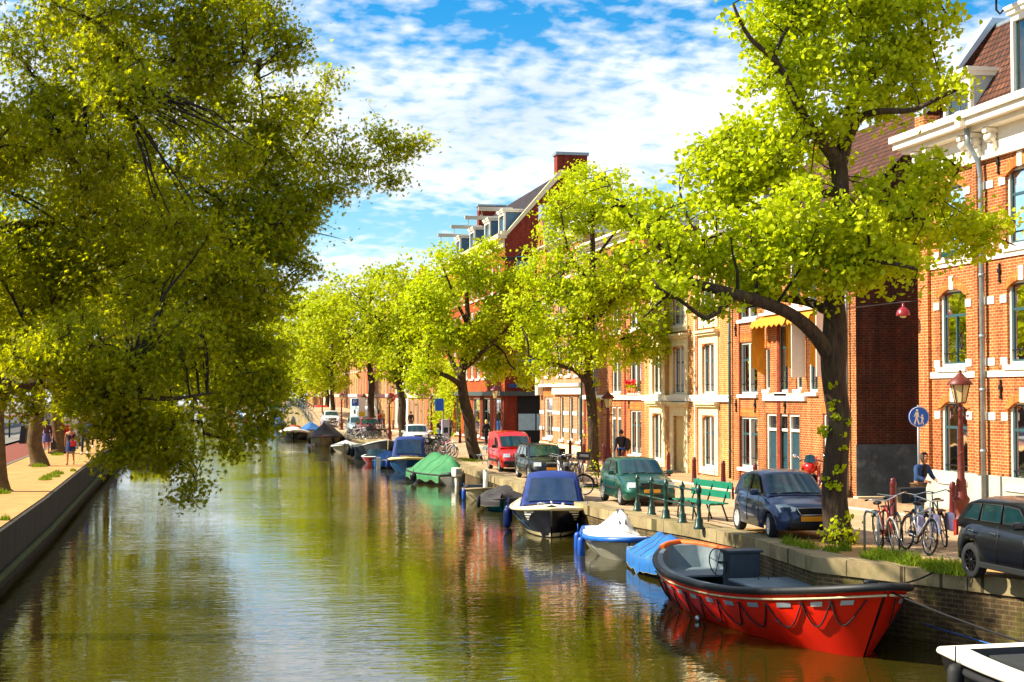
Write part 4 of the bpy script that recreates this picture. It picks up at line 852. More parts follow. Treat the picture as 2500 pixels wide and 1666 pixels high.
# --- plane trees on the left bank
SEED_A = 11
PA = Vector((-6.3, 28.0, LZ)); Ya = 28.0
def pts(Yd, *q): return lp(Yd, *q)
limbs = [[(PA - Vector((0, 0, .1)), .48), (PA + Vector((.1, 0, 2)), .42), (PA + Vector((.2, .1, 4.2)), .38), (PA + Vector((.0, .3, 6.5)), .3), (PA + Vector((.3, .2, 10)), .2), (PA + Vector((.4, .2, 14)), .08)],
  [(PA + Vector((.1, 0, 4.0)), .25)] + lp(Ya, (-120, 520, .2), (20, 400, .17, .5), (140, 330, .14, 1), (190, 250, .13, 1.2), (235, 180, .1, 1.5), (260, 60, .07, 1.5), (300, -80, .04, 1.5)),
  [(PA + Vector((.1, 0, 3.6)), .22)] + lp(Ya, (-160, 620, .17, 1), (0, 560, .13, 2), (130, 545, .11, 2.5), (280, 560, .09, 3), (420, 555, .08, 3.2), (540, 600, .06, 3.3), (640, 670, .04, 3.2), (700, 720, .02, 3)),
  [(PA + Vector((.1, 0, 3.0)), .2)] + lp(Ya, (-200, 880, .16, -1), (30, 930, .13, -1.2), (200, 940, .12, -1.3), (330, 965, .09, -1.4), (420, 975, .05, -1.5), (520, 960, .02, -1.5)),
  [(PA + Vector((.1, 0, 4.6)), .18)] + lp(Ya, (0, 420, .13, 2), (160, 360, .1, 3), (330, 400, .09, 4), (500, 430, .07, 4.5), (640, 430, .05, 5), (770, 395, .035, 5), (900, 410, .02, 5), (950, 375, .012, 5), (1030, 345, .006, 5)),
  lp(Ya, (640, 430, .04, 5), (720, 470, .03, 4.5), (790, 455, .02, 4.5), (860, 440, .01, 4.5)), lp(Ya, (900, 410, .012, 5), (905, 440, .01, 5), (950, 455, .006, 5)),
  lp(Ya, (560, 430, .05, 4.8), (620, 340, .04, 4.5), (640, 240, .03, 4), (600, 120, .02, 4), (560, 0, .015, 4)), lp(Ya, (700, 410, .03, 5), (750, 330, .025, 5), (790, 240, .015, 5), (800, 180, .008, 5)),
  lp(Ya, (500, 590, .05, 3.2), (560, 480, .04, 3.5), (640, 520, .03, 3.6), (740, 560, .02, 3.6), (820, 580, .01, 3.6)),
  lp(Ya, (280, 560, .07, 3), (340, 700, .06, 2.5), (420, 820, .04, 2), (470, 950, .03, 1), (500, 1080, .02, .5), (470, 1180, .01, 0)), lp(Ya, (420, 560, .06, 3.2), (520, 700, .05, 3), (580, 840, .035, 2.5), (620, 960, .02, 2), (640, 1060, .01, 2))]
limbs = [limbs[0]] + [[(p, r*.72) for p, r in lm] for lm in limbs[1:]]
rb = random.Random(5); B = []
def blp(px, py, r, d=0.0, sy=1.0): B.append(bl(px, py, r, Ya, d, sy=sy))
for gx in range(-260, 660, 115):
    for gy in range(-200, 1010, 115):
        if gx < 60 and gy > 900: continue
        if gx > 540 and gy > 620 and gy < 700: continue
        blp(gx+rb.uniform(-30, 30), gy+rb.uniform(-30, 30), rb.uniform(70, 105), rb.uniform(-2.0, 4.5))
for (x, y, r, d) in ((700, 120, 55, 4), (640, 60, 60, 4), (620, -60, 90, 3), (690, 260, 60, 4), (660, 400, 80, 4), (740, 300, 50, 5), (800, 190, 26, 5), (790, 240, 30, 5), (840, 320, 38, 5), (880, 260, 22, 5), (860, 380, 40, 5), (760, 400, 60, 5), (900, 320, 22, 5), (935, 330, 20, 5), (975, 375, 22, 5), (1010, 355, 20, 5), (1035, 345, 12, 5), (960, 440, 18, 5), (930, 400, 14, 5), (740, 470, 55, 4), (820, 470, 30, 4), (870, 440, 20, 4), (700, 540, 50, 3.6), (760, 560, 38, 3.6), (820, 590, 22, 3.6), (850, 590, 12, 3.6), (680, 620, 50, 3), (740, 660, 25, 3), (640, 560, 60, 3), (660, 680, 30, 3),
                  (560, 640, 70, 3), (600, 740, 50, 2.5), (560, 820, 55, 2), (640, 860, 40, 2), (660, 930, 40, 2), (600, 960, 55, 1.5), (520, 1000, 55, 1), (450, 1040, 55, 0), (380, 1060, 55, -.5), (560, 1080, 40, 1), (610, 1060, 30, 1.5), (640, 1040, 22, 2), (500, 1120, 35, .5), (440, 1110, 40, 0), (540, 1140, 22, .5), (300, 1040, 50, -.5), (270, 1130, 22, -.5), (290, 1120, 25, -.5), (470, 1180, 24, 0), (455, 1215, 20, 0), (330, 1110, 30, -.5), (400, 1130, 22, 0), (690, 760, 18, 3), (640, 640, 50, 3), (60, 880, 50, -2), (150, 890, 45, -2), (240, 900, 55, -2), (330, 930, 60, -1.5), (230, 970, 35, -1.5), (180, 1000, 25, -1.5), (600, 430, 70, 4), (640, 510, 60, 3.5), (700, 490, 45, 4), (760, 530, 38, 3.6), (690, 590, 45, 3.4), (620, 600, 55, 3), (690, 690, 35, 3), (600, 690, 50, 2.5), (640, 760, 35, 2.5), (640, 330, 50, 4), (640, 960, 40, 2), (660, 1010, 28, 2), (680, 860, 30, 3), (250, 1040, 35, -.5), (330, 1010, 45, -.5)): blp(x, y, r, d)
tree('plane_tree', 'huge plane tree overhanging the canal from the left, drooping branches and lobed leaves', limbs, B, 23000, 10, .142, 'plane', LEAF2, BARK, spread=.36, levels=(160, 1500), sides=10, gap=.3, hollow=.15, vexp=.5, sd=SEED_A, tipr=.006)
def plane2(label, px, py, lr, crown, nt, ls):
    b = G(px, py, LZ); Yt = b.y; limbs = [[(b - Vector((0, 0, .1)), lr)] + lp(Yt, (px-4, py-110, lr*.85), (px-2, py-200, lr*.8), (px+4, py-330, lr*.7), (px+10, py-480, lr*.5), (px+10, py-620, lr*.2)),
        lp(Yt, (px, py-220, lr*.5), (px+80, py-330, lr*.4, 1), (px+190, py-370, lr*.3, 2), (px+300, py-340, lr*.1, 2)), lp(Yt, (px, py-250, lr*.4), (px-80, py-360, lr*.3, 1), (px-150, py-420, lr*.1, 2)), lp(Yt, (px, py-300, lr*.4), (px+90, py-460, lr*.3, -1), (px+180, py-560, lr*.1, -2))]
    B = [bl(px+x, py+y, r, Yt, d) for x, y, r, d in crown]
    return tree('plane_tree', label, limbs, B, int(nt*2.3), 10, ls, 'plane', LEAF2, PBARK, spread=.32, levels=(60, 320), sides=12, gap=.15, hollow=.3, group='plane trees along the left footpath')
cr = [(180, -240, 60, 2), (60, -420, 110, 1), (-80, -260, 70, 0), (60, -250, 60, 1), (-170, -380, 100, 0), (-220, -520, 120, 0), (-60, -330, 90, 0), (40, -320, 70, 1), (140, -330, 90, 1), (240, -330, 80, 2), (320, -280, 70, 1), (-40, -450, 120, 1), (90, -460, 120, 0), (220, -440, 110, 1), (340, -400, 90, 2), (20, -590, 120, 0), (160, -600, 120, 1), (300, -540, 100, 0), (380, -320, 60, 2), (300, -220, 40, 1), (350, -180, 30, 1), (450, -330, 90, 1), (480, -450, 90, 0), (420, -560, 100, 1), (540, -380, 70, 0), (200, -700, 120, 0), (350, -660, 100, 0), (430, -250, 45, 1)]
plane2('plane tree with knobbly trunk cut by the left photo edge', 2, 1200, .28, cr, 1600, .17)
plane2('plane tree with smooth tan trunk beside the woman with the red bag', 95, 1138, .33, cr, 1600, .19)
for i, (px, py, lr) in enumerate(((140, 1108, .3), (186, 1090, .3), (212, 1075, .3), (262, 1052, .35))):
    s = (py-965)/174; cr2 = [(x*s, y*s, r*s, d) for x, y, r, d in cr]
    b = G(px, py, LZ); Yt = b.y; h = 600*s
    limbs = [[(b - Vector((0, 0, .1)), lr)] + lp(Yt, (px, py-h*.2, lr*.9), (px, py-h*.5, lr*.7), (px, py-h, lr*.2))] + [lp(Yt, (px, py-h*.4, lr*.4), (px+h*.3*sg, py-h*.6, lr*.3, 1), (px+h*.5*sg, py-h*.65, lr*.1, 1)) for sg in (-1, 1)]
    tree('plane_tree', ['plane tree behind the advertising panel', 'slim plane tree between the light blue post and the walking pair', 'plane tree next to the red striped post further back', 'distant plane tree at the end of the left footpath'][i], limbs, [bl(px+x, py+y, r, Yt, d) for x, y, r, d in cr2], 1700, 9, .26, 'far', LEAF2, PBARK, spread=.5, levels=(40, 160), sides=8, gap=.1, group='plane trees along the left footpath')
# sprouts on the lindens
def sprouts(label, tr_, rad, spots, size=.09, lean=0):
    pos = []
    for (z, a, n, s) in spots:
        c = Vector((math.cos(a)*rad+lean*z, math.sin(a)*rad, z))
        pos += [c + Vector((random.gauss(0, s), random.gauss(0, s), random.gauss(0, s*.8))) for _ in range(n)]
    return tag(leaves('sprouts', np.array([list(p) for p in pos]), size, 'linden', LEAF1, tr_), kind='stuff')
rs = random.Random(3)
sprouts('yellow green leaf sprouts growing on the trunk of the big front linden', TR1, .26, [(.35, -1.9, 120, .16), (.25, -1.4, 80, .13), (.1, -2.2, 60, .12)] + [(rs.uniform(.6, 3.3), rs.uniform(-2.9, -.7), 14, .05) for _ in range(16)], lean=-.045)
sprouts('leaf sprouts climbing the trunk of the linden near the parked bicycles', TR2, .23, [(.3, -1.6, 60, .14)] + [(rs.uniform(.5, 4.5), rs.uniform(-3.2, -.4), 12, .06) for _ in range(22)], .1)
# grass
def grass(label, spots, n, h=.25, name='grass'):
    V = []; F = []
    for _ in range(n):
        c, r_ = rs.choice(spots); a = rs.uniform(0, 6.28); d = r_*math.sqrt(rs.random()); p = Vector(c) + Vector((math.cos(a)*d*.6, math.sin(a)*d, 0)); hh = h*rs.uniform(.4, 1.2)*(1.15-d/r_*.7)
        t = rs.uniform(0, 6.28); w_ = .014; dx, dy = math.cos(t)*w_, math.sin(t)*w_; lx, ly = rs.gauss(0, hh*.35), rs.gauss(0, hh*.35); i = len(V)
        V += [(p.x-dx, p.y-dy, p.z), (p.x+dx, p.y+dy, p.z), (p.x+dx*.7+lx*.5, p.y+dy*.7+ly*.5, p.z+hh*.6), (p.x+lx, p.y+ly, p.z+hh), (p.x-dx*.7+lx*.5, p.y-dy*.7+ly*.5, p.z+hh*.6)]; F.append((i, i+1, i+2, i+3, i+4))
    me = bpy.data.meshes.new(name); me.from_pydata(V, [], F); me.update(); return tag(link(name, me, GRASSM), label, 'grass', kind='stuff')
grass('tufts of tall green grass on the quay edge under the bicycles', [(GR(2140, 1368), .4), (GR(2185, 1372), .45), (GR(2225, 1382), .4), (GR(2290, 1394), .4), (GR(2330, 1400), .45)], 2000, .27)
grass('small grass tufts on the quay in front of the navy hatchback', [(GR(1945, 1335), .35), (GR(1975, 1342), .3), (GR(2030, 1350), .25), (GR(1925, 1330), .25), (GR(2060, 1345), .2)], 520, .24)
grass('grass tufts at the feet of the left plane trees', [(G(95, 1140, LZ), .55), (G(125, 1165, LZ), .5), (G(140, 1158, LZ), .4), (G(0, 1205, LZ), .5), (G(110, 1172, LZ), .4), (G(140, 1112, LZ), .5)], 1500, .18)
grass('grass growing along the lip of the left quay wall', [(Vector((quayx(y_, LQ)-.12, y_, LZ)), .2) for y_ in (34, 37, 60)], 350, .15)
grass('moss and grass around the leaning linden and beside the tarped boats', [(GR(1155, 1126), .9), (GR(1130, 1122), .7), (GR(1440, 1190), .8), (GR(1460, 1160), .5), (GR(1405, 1190), .4)], 2200, .12)
# ------------------------------------------------------------------ vehicles
def paint(name, col, metal=.0): return pm(name, col, .32, metal=metal, var=.06, scale=2, coat=.55)
TYRE = pm('tyre', '17171A', .85, var=.3, scale=12, bump=.3, bscale=60); ALLOY = pm('alloy', 'B8BABC', .35, metal=.7, var=.08); DARKP = pm('dark_plastic', '141618', .6, var=.2)
PLATE = pm('orange_plate', 'E89A14', .5, var=.04); LAMPW = pm('headlight_glass', 'D8E4EA', .12, var=.1, coat=1.0); LAMPR = pm('red_light', 'A0100C', .2, coat=1.0); LAMPO = pm('amber_light', 'E07010', .25, coat=1.0)
def interp(tab, x):
    for (a, b) in zip(tab, tab[1:]):
        if x <= b[0]:
            t = (x-a[0])/(b[0]-a[0]); t = t*t*(3-2*t)*.5+t*.5; return a[1]+(b[1]-a[1])*t
    return tab[-1][1]
WHM = {}
def wheel_mesh(r, wdt, style):
    k = (r, wdt, style)
    if k in WHM: return WHM[k]
    t = mb(); h = wdt/2
    t.lathe([(r*.62, -h*.9), (r*.9, -h), (r*.985, -h*.75), (r, -h*.3), (r, h*.3), (r*.985, h*.75), (r*.9, h), (r*.62, h*.9)], (0, 0, 0), 28, axis=(1, 0, 0))
    ri = mb(); ri.lathe([(r*.66, -h*.92), (r*.63, -h*.98), (r*.58, -h*.7), (r*.56, -h*.3)], (0, 0, 0), 24, axis=(1, 0, 0))
    ri.lathe([(0, -h*.82), (r*.1, -h*.82), (r*.13, -h*.6), (r*.14, -h*.3)], (0, 0, 0), 12, axis=(1, 0, 0))
    n = {'cover': 7, 'alloy': 5, 'mini': 10, 'steel': 12}[style]
    for i in range(n):
        a = 2*math.pi*i/n; c, s_ = math.cos(a), math.sin(a); wv = {'cover': .2, 'alloy': .13, 'mini': .055, 'steel': .2}[style]*r; p = Vector((0, c, s_)); q = Vector((0, -s_, c))
        ri.prism([Vector((-h*.75, 0, 0)) + p*r*.08 - q*wv*.5, Vector((-h*.75, 0, 0)) + p*r*.08 + q*wv*.5, Vector((-h*.88, 0, 0)) + p*r*.6 + q*wv*.75, Vector((-h*.88, 0, 0)) + p*r*.6 - q*wv*.75], (h*.25, 0, 0))
    ds = mb(); ds.lathe([(0, -h*.28), (r*.6, -h*.28)], (0, 0, 0), 20, axis=(1, 0, 0)); ds.lathe([(0, h*.8), (r*.6, h*.8)], (0, 0, 0), 20, axis=(1, 0, 0))
    WHM[k] = (t.mesh('tyre'), ri.mesh('rim'), ds.mesh('disc')); return WHM[k]
def wheel(parent, x, y, r, wdt, style, rim, steer=0):
    t, ri, ds = wheel_mesh(r, wdt, style); o = bpy.data.objects.new('wheel', t); COL.objects.link(o); o.parent = parent
    if not t.materials: t.materials.append(TYRE); ds.materials.append(BLACK)
    o.location = (x, y, r); o.rotation_euler = (0, 0, (math.pi if x > 0 else 0)+steer)
    k = link('rim', ri, None, o)
    if not ri.materials: ri.materials.append(rim)
    k.material_slots[0].link = 'OBJECT'; k.material_slots[0].material = rim
    link('wheel_disc', ds, None, o); return o
def car(name, label, cat, loc, rz, body, P, scale=.94, group=None, trim=DARKP):
    """front towards -y. P: dict of proportions in metres, z above the ground, s measured from the nose"""
    T = thing(name, label, cat, loc, rz, group); T.scale = (scale,)*3
    Lg, Wd = P['L'], P['W']; y0 = -Lg/2; wr = P['wr']; wf, wb = P['wf'], P['wf']+P['wb']; ra = wr*1.16
    top = P['top']; bot = P.get('bot', [(0, .34), (.12, .22), (.5, .2), (Lg-.5, .22), (Lg-.12, .3), (Lg, .42)])
    wid = P.get('wid', [(0, .62), (.06, .78), (.2, .92), (.55, .985), (1.0, 1), (Lg-1, 1), (Lg-.5, .97), (Lg-.15, .9), (Lg-.04, .82), (Lg, .7)])
    st = sorted(set([0, .03, .08, .15, .25, .4, .55] + [Lg-.55, Lg-.4, Lg-.25, Lg-.15, Lg-.08, Lg-.03, Lg] + [wf+ra*c for c in (-1, -.96, -.86, -.7, -.5, -.25, 0, .25, .5, .7, .86, .96, 1)] + [wb+ra*c for c in (-1, -.96, -.86, -.7, -.5, -.25, 0, .25, .5, .7, .86, .96, 1)] + [wf+ra+.01+i*(wb-wf-2*ra-.02)/5 for i in range(6)]))
    rows = []; b = mb(); low = P.get('low', .0)
    for s in st:
        w = Wd/2*interp(wid, s); zt = interp(top, s); zb = interp(bot, s); za = 0
        for c in (wf, wb):
            if abs(s-c) <= ra: za = max(za, wr + math.sqrt(max(0, ra*ra-(s-c)**2))*.98)
        zb2 = max(zb, za); zm = max(.32+zb*.5, zb2+.03); zs = max(zm+.03, zt-.2); y = y0+s; sh = P.get('sh', .04)
        half = [(w-.05, zb2), (w-.012, zb2+.025), (w, zm+.1 if zm+.1 < zs else zm+.01), (w-.005, zs-.06 if zs-.06 > zm+.1 else zs-.01), (w-sh, zs+.05), (w-sh-.045, zt-.03), (w-sh-.12, zt), (w*.5, zt+P.get('crown', .035)), (0, zt+P.get('crown', .035)+.01)]
        rows.append([(-x, y, z) for x, z in half] + [(x, y, z) for x, z in half[-2::-1]])
    b.grid(rows, True); 
    b.add(rows[0], [tuple(range(len(rows[0])))], False); b.add(rows[-1], [tuple(range(len(rows[-1])))], False)
    # cabin
    cp = P['cab']; wbelt = Wd/2-P.get('sh', .04)-.06; wroof = Wd/2*P.get('roofw', .76); zbelt = P['belt']; zroof = max(z for s, z in cp)
    def hw(z): return wbelt + (wroof-wbelt)*max(0, (z-zbelt))/(zroof-zbelt)
    pr = []
    for (a, c) in zip(cp, cp[1:]):
        for k in range(4): pr.append((a[0]+(c[0]-a[0])*k/4, a[1]+(c[1]-a[1])*k/4))
    pr.append(cp[-1])
    g = []
    for s, z in pr:
        h = hw(z)-.015; cr = .03 + .02*(z > zroof-.1)
        g.append([(-h, y0+s, z-.02), (-h+.05, y0+s, z+.012), (-h*.5, y0+s-(.05 if s < P['L']*.4 else 0), z+cr), (0, y0+s-(.07 if s < P['L']*.4 else 0), z+cr+.008), (h*.5, y0+s-(.05 if s < P['L']*.4 else 0), z+cr), (h-.05, y0+s, z+.012), (h, y0+s, z-.02)])
    b.grid(g, True)
    for sg in (-1, 1):
        rowt = [(sg*(hw(z)-.015), y0+s, z-.02) for s, z in pr]; rowb = [(sg*(wbelt+.01), y0+s, zbelt-.12) for s, z in pr]
        b.grid([rowt, rowb], False)
    bo = b.build('body', body, T)
    # windows
    def sidept(s, z, sg): return (sg*(hw(z)+.006), y0+s, z)
    for nm, poly in P['side_glass']:
        for sg in (-1, 1):
            m = mb(); m.poly([sidept(s, z, sg) for s, z in poly]); m.build('side_window', CARGLASS_D, T)
            fr = mb(); pp = [Vector(sidept(s, z, sg)) for s, z in poly]; fr.tube(pp+[pp[0]], .012, 4); fr.build('window_trim', trim, T)
    def scr(i0, i1, nm):
        m = mb(); r = []
        n = 5
        for k in range(n):
            t = .07+.86*k/(n-1); s = cp[i0][0]+(cp[i1][0]-cp[i0][0])*t; z = cp[i0][1]+(cp[i1][1]-cp[i0][1])*t; h = hw(z)-.1; o = -.014 if i0 < 2 and P.get('front', 1) else .014
            dy = (lambda q: (-.07*(1-q*q) if i0 < 2 else 0)); r.append([(h*q, y0+s+dy(q)*.98+ (o if i0 < 2 else .014), z+.02+.024*(1-q*q)+.012) for q in (-1, -.5, 0, .5, 1)])
        m.grid(r, True); m.build(nm, CARGLASS_D, T)
    scr(0, 1, 'windscreen'); scr(len(cp)-1, len(cp)-2, 'rear_window')
    # under body, wheels
    u = mb(); u.cbox((0, 0, .42), (Wd-.5, Lg-.35, .42), .08); u.build('underbody', BLACK, T)
    for sgn in (-1, 1):
        for c, stt in ((wf, P.get('steer', 0)), (wb, 0)): wheel(T, sgn*(Wd/2-.12), y0+c, wr, .19, P.get('wheel', 'cover'), P.get('rim', ALLOY), stt)
    # fittings
    def patch(nm, mat, pts_, d=.03, both=True):
        for sg in ((-1, 1) if both else (1,)):
            m = mb(); q = [Vector((sg*x, y0+s, z)) for x, s, z in pts_]; n_ = (q[1]-q[0]).cross(q[2]-q[0]).normalized()
            if n_.y > 0: n_ = -n_
            m.prism([v - n_*.02 for v in q], n_*(d+.02)); m.build(nm, mat, T)
    P['fit'](T, patch, y0, Lg, Wd)
    for sgn in (-1, 1):
        mm = mb(); zz = zbelt+.06; mm.cbox((sgn*(Wd/2+.09), y0+P['mir'], zz), (.2, .12, .14), .045); mm.cbox((sgn*(Wd/2-.02), y0+P['mir']+.02, zz-.05), (.1, .05, .04), .01); mm.build('wing_mirror', P.get('mirror', body), T)
        for s_ in P['handles']:
            h = mb(); h.cbox((sgn*(Wd/2+.005), y0+s_, zbelt-.14), (.035, .17, .035), .012); h.build('door_handle', P.get('hmat', body), T)
        for (sa, za_, sb, zb_) in P.get('seams', []):
            h = mb(); h.tube([(sgn*(Wd/2+.0), y0+sa, za_), (sgn*(Wd/2+.002), y0+(sa+sb)/2, (za_+zb_)/2), (sgn*(Wd/2-.03), y0+sb, zb_)], .006, 4); h.build('door_seam', BLACK, T)
        if P.get('strip'):
            h = mb(); h.cbox((sgn*(Wd/2+.004), y0+(wf+wb)/2, P['strip'][0]), (.03, wb-wf-2*ra+.05, P['strip'][1]), .01); h.build('side_strip', trim, T)
    return T
CARGLASS_D = pm('tinted_glass', (.006, .03, .036), .03, var=.5, scale=1.6, coat=.3, spec=.6)
def fit_hatch(grille='wide', lampcol=LAMPW, z0=.62, bumper=None, plate=True):
    def f(T, patch, y0, Lg, Wd):
        h = Wd/2
        patch('headlight', lampcol, [(h-.08, .33, z0+.16), (h-.14, .17, z0+.0), (h-.45, .045, z0+.03), (h-.5, .10, z0+.1), (h-.3, .2, z0+.17)] if grille == 'wide' else [(h-.13, .17, z0+.13), (h-.13, .15, z0-.04), (h-.42, .035, z0-.03), (h-.42, .055, z0+.13)], .015)
        m = mb(); gw = {'wide': .62, 'slim': .72, 'square': .5}[grille]; m.cbox((0, y0+.0, z0+.03), (gw, .06, .13), .03); gr = m.build('grille', BLACK, T)
        c = mb(); c.cbox((0, y0-.012, z0+.105), (gw+.06, .06, .022), .01)
        if grille == 'wide': c.tube([(-gw/2-.03, y0-.02, z0+.1), (-gw/2+.06, y0-.03, z0-.045), (gw/2-.06, y0-.03, z0-.045), (gw/2+.03, y0-.02, z0+.1)], .012, 5)
        c.build('grille_trim', CHROME if grille != 'slim' else DARKP, T)
        if plate: p = mb(); p.cbox((0, y0-.03, z0-.13), (.5, .03, .11), .01); p.build('number_plate', PLATE, T)
        p = mb(); p.cbox((0, y0+.02, .34), (Wd*.62, .08, .12), .03)
        for k in range(3): p.cbox((0, y0-.018, .3+k*.04), (Wd*.6, .02, .012), .0)
        p.build('lower_grille', BLACK, T)
        patch('fog_light_bezel', bumper or DARKP, [(h-.13, .13, .46), (h-.16, .13, .3), (h-.4, .05, .3), (h-.34, .06, .47)], .012)
        if bumper: q = mb(); q.cbox((0, y0+.06, .44), (Wd*.86, .2, .17), .06); q.build('bumper', bumper, T)
        w_ = mb(); w_.tube([(-.5, y0+Lg*.24, 1.0), (.05, y0+Lg*.235, 1.03)], .012, 4); w_.tube([(.0, y0+Lg*.24, 1.01), (.5, y0+Lg*.235, 1.0)], .012, 4); w_.build('wiper', BLACK, T)
        patch('tail_light', LAMPR, [(h-.0, Lg-.3, 1.0), (h-.02, Lg-.16, .98), (h-.03, Lg-.15, .7), (h-.01, Lg-.28, .72)], .02)
        for sg in (-1, 1): s_ = mb(); s_.cbox((sg*(h), y0+.95, .78), (.02, .06, .03), .008); s_.build('side_repeater', LAMPO, T)
    return f
def hatch(Lg, Wd, H, wb, wf, wr=.29, **k):
    q = dict(L=Lg, W=Wd, wf=wf, wb=wb, wr=wr, belt=.93*H/1.46, mir=wf+.62, handles=[wf+1.5], crown=.04,
      top=[(0, .5), (.04, .62), (.12, .71), (.3, .78), (.7, .86), (1.0, .92), (1.5, .93), (Lg-.6, .97), (Lg-.2, .96), (Lg-.05, .8), (Lg, .55)],
      cab=[(.92, .93), (1.72, H-.07), (2.0, H-.03), (2.6, H-.03), (Lg-.52, H-.11), (Lg-.12, .98)], fit=fit_hatch())
    q.update(k); return q
B0 = .95
navy = hatch(3.475, 1.615, 1.46, 2.34, .66, .29, cab=[(.95, .93), (1.62, 1.38), (1.95, 1.43), (2.5, 1.42), (3.1, 1.33), (3.38, 1.0)], belt=.95, handles=[2.15, 2.75], steer=R(-8),
  side_glass=[('f', [(1.32, .99), (1.72, 1.33), (2.08, 1.37), (2.1, .99)]), ('r', [(2.17, .99), (2.15, 1.37), (2.5, 1.35), (2.78, 1.24), (2.72, 1.03)])], seams=[(1.3, .35, 1.3, .93), (2.13, .3, 2.13, .95), (2.75, .7, 2.85, .98)], rim=pm('white_wheel_cover', 'D4D6DA', .35, metal=.4, var=.05))
golf = hatch(4.15, 1.735, 1.44, 2.51, .86, .3, top=[(0, .5), (.04, .6), (.12, .68), (.4, .8), (.9, .88), (1.25, .93), (1.8, .94), (3.6, .98), (3.95, .96), (4.1, .75), (4.15, .55)], cab=[(1.2, .93), (1.95, 1.37), (2.2, 1.41), (3.2, 1.4), (3.7, 1.34), (4.02, .98)], belt=.95, mir=1.5, handles=[2.75],
  side_glass=[('f', [(1.6, .99), (2.02, 1.33), (2.7, 1.36), (2.72, .99)]), ('r', [(2.8, .99), (2.78, 1.36), (3.3, 1.34), (3.6, 1.27), (3.66, 1.02)])], seams=[(1.5, .35, 1.5, .93), (2.76, .3, 2.76, .95)], strip=(.52, .07), fit=fit_hatch('slim', z0=.64))
volvo = hatch(4.51, 1.77, 1.46, 2.64, .88, .31, top=[(0, .5), (.04, .62), (.12, .72), (.4, .82), (.9, .88), (1.3, .93), (1.9, .94), (4.1, .99), (4.4, .96), (4.48, .75), (4.51, .55)], cab=[(1.3, .93), (2.1, 1.36), (2.4, 1.41), (3.6, 1.41), (4.1, 1.36), (4.42, .98)], belt=.95, mir=1.55, handles=[2.55, 3.45],
  side_glass=[('f', [(1.7, .99), (2.15, 1.32), (2.62, 1.35), (2.62, .99)]), ('m', [(2.68, .99), (2.68, 1.35), (3.3, 1.35), (3.42, 1.0)]), ('r', [(3.5, 1.0), (3.38, 1.35), (4.0, 1.3), (4.15, 1.03)])], seams=[(1.55, .35, 1.55, .93), (2.65, .3, 2.65, .95), (3.45, .7, 3.5, .98)], strip=(.5, .06), rim=ALLOY, wheel='alloy', fit=fit_hatch('square', z0=.66))
vanp = hatch(4.11, 1.72, 1.8, 2.69, .8, .3, top=[(0, .5), (.05, .66), (.15, .78), (.4, .88), (.8, .98), (1.1, 1.06), (1.6, 1.08), (3.9, 1.1), (4.05, 1.1), (4.09, .9), (4.11, .55)], cab=[(.98, 1.07), (1.65, 1.6), (1.95, 1.73), (2.4, 1.77), (3.7, 1.77), (4.06, 1.68), (4.1, 1.15)], belt=1.08, roofw=.86, mir=1.4, handles=[2.1, 2.6], wheel='steel', mirror=DARKP, hmat=DARKP,
  side_glass=[('f', [(1.4, 1.12), (1.78, 1.5), (2.2, 1.56), (2.22, 1.12)])], seams=[(1.3, .35, 1.3, 1.05), (2.3, .3, 2.3, 1.6), (3.3, .4, 3.3, 1.6)], strip=(.5, .12), fit=fit_hatch('square', z0=.72, bumper=DARKP, plate=False))
mini = hatch(3.9, 1.69, 1.4, 2.5, .75, .31, top=[(0, .5), (.05, .66), (.15, .78), (.4, .86), (.9, .92), (1.2, .96), (3.3, .98), (3.7, .97), (3.85, .75), (3.9, .55)], cab=[(1.3, .95), (1.75, 1.34), (2.0, 1.38), (3.2, 1.37), (3.5, 1.3), (3.8, 1.0)], belt=.98, roofw=.82, mir=1.55, handles=[2.45, 3.15], hmat=CHROME, rim=pm('black_alloy', '1C1C1E', .4, metal=.5), wheel='mini',
  side_glass=[('f', [(1.55, 1.02), (1.85, 1.29), (2.3, 1.32), (2.3, 1.02)]), ('m', [(2.37, 1.02), (2.37, 1.32), (2.95, 1.31), (3.0, 1.02)]), ('r', [(3.07, 1.02), (3.02, 1.31), (3.3, 1.28), (3.55, 1.03)])], seams=[(1.55, .35, 1.55, .95), (2.34, .3, 2.34, .98), (3.05, .6, 3.1, .98)], strip=(.28, .1), fit=fit_hatch('slim', z0=.68))
def on_street(X, Y, dz=0.0): return (X, Y, gz(Y)+dz)
car('parked_car', 'navy blue five door hatchback parked on the quay beside the big linden trunk', 'car', on_street(12.6, 31.15), R(-3), paint('navy_paint', '1A3358', .4), navy)
car('parked_car', 'dark green hatchback parked behind the green bench and iron railing', 'car', on_street(13.1, 44.2), R(-3), paint('green_car_paint', '0A5040', .4), golf)
car('parked_car', 'black estate car with roof rails parked behind the red van, next to the bicycles', 'car', on_street(13.45, 58.4), R(-2), paint('black_car_paint', '0C1018', .3), volvo)
car('delivery_van', 'small red delivery van parked near the leaning linden tree', 'van', on_street(13.65, 64.9+.4), R(-1), paint('red_van_paint', 'B80804'), vanp)
car('parked_car', 'black hatchback with black wheels and chrome handles cut by the right photo edge', 'car', on_street(13.15, 21.5), R(2), paint('black_car_paint', '0C1018'), mini, .93)
rr = mb()
for x in (-.6, .6): rr.tube([(x, -.3, 1.38), (x, -.2, 1.47), (x, 1.5, 1.47), (x, 1.7, 1.36)], .02, 6)
rr.build('roof_rail', BLACK, [o for o in COL.objects if o.get('label', '').startswith('black estate')][0])
small = dict(group='cars parked further along the right quay')
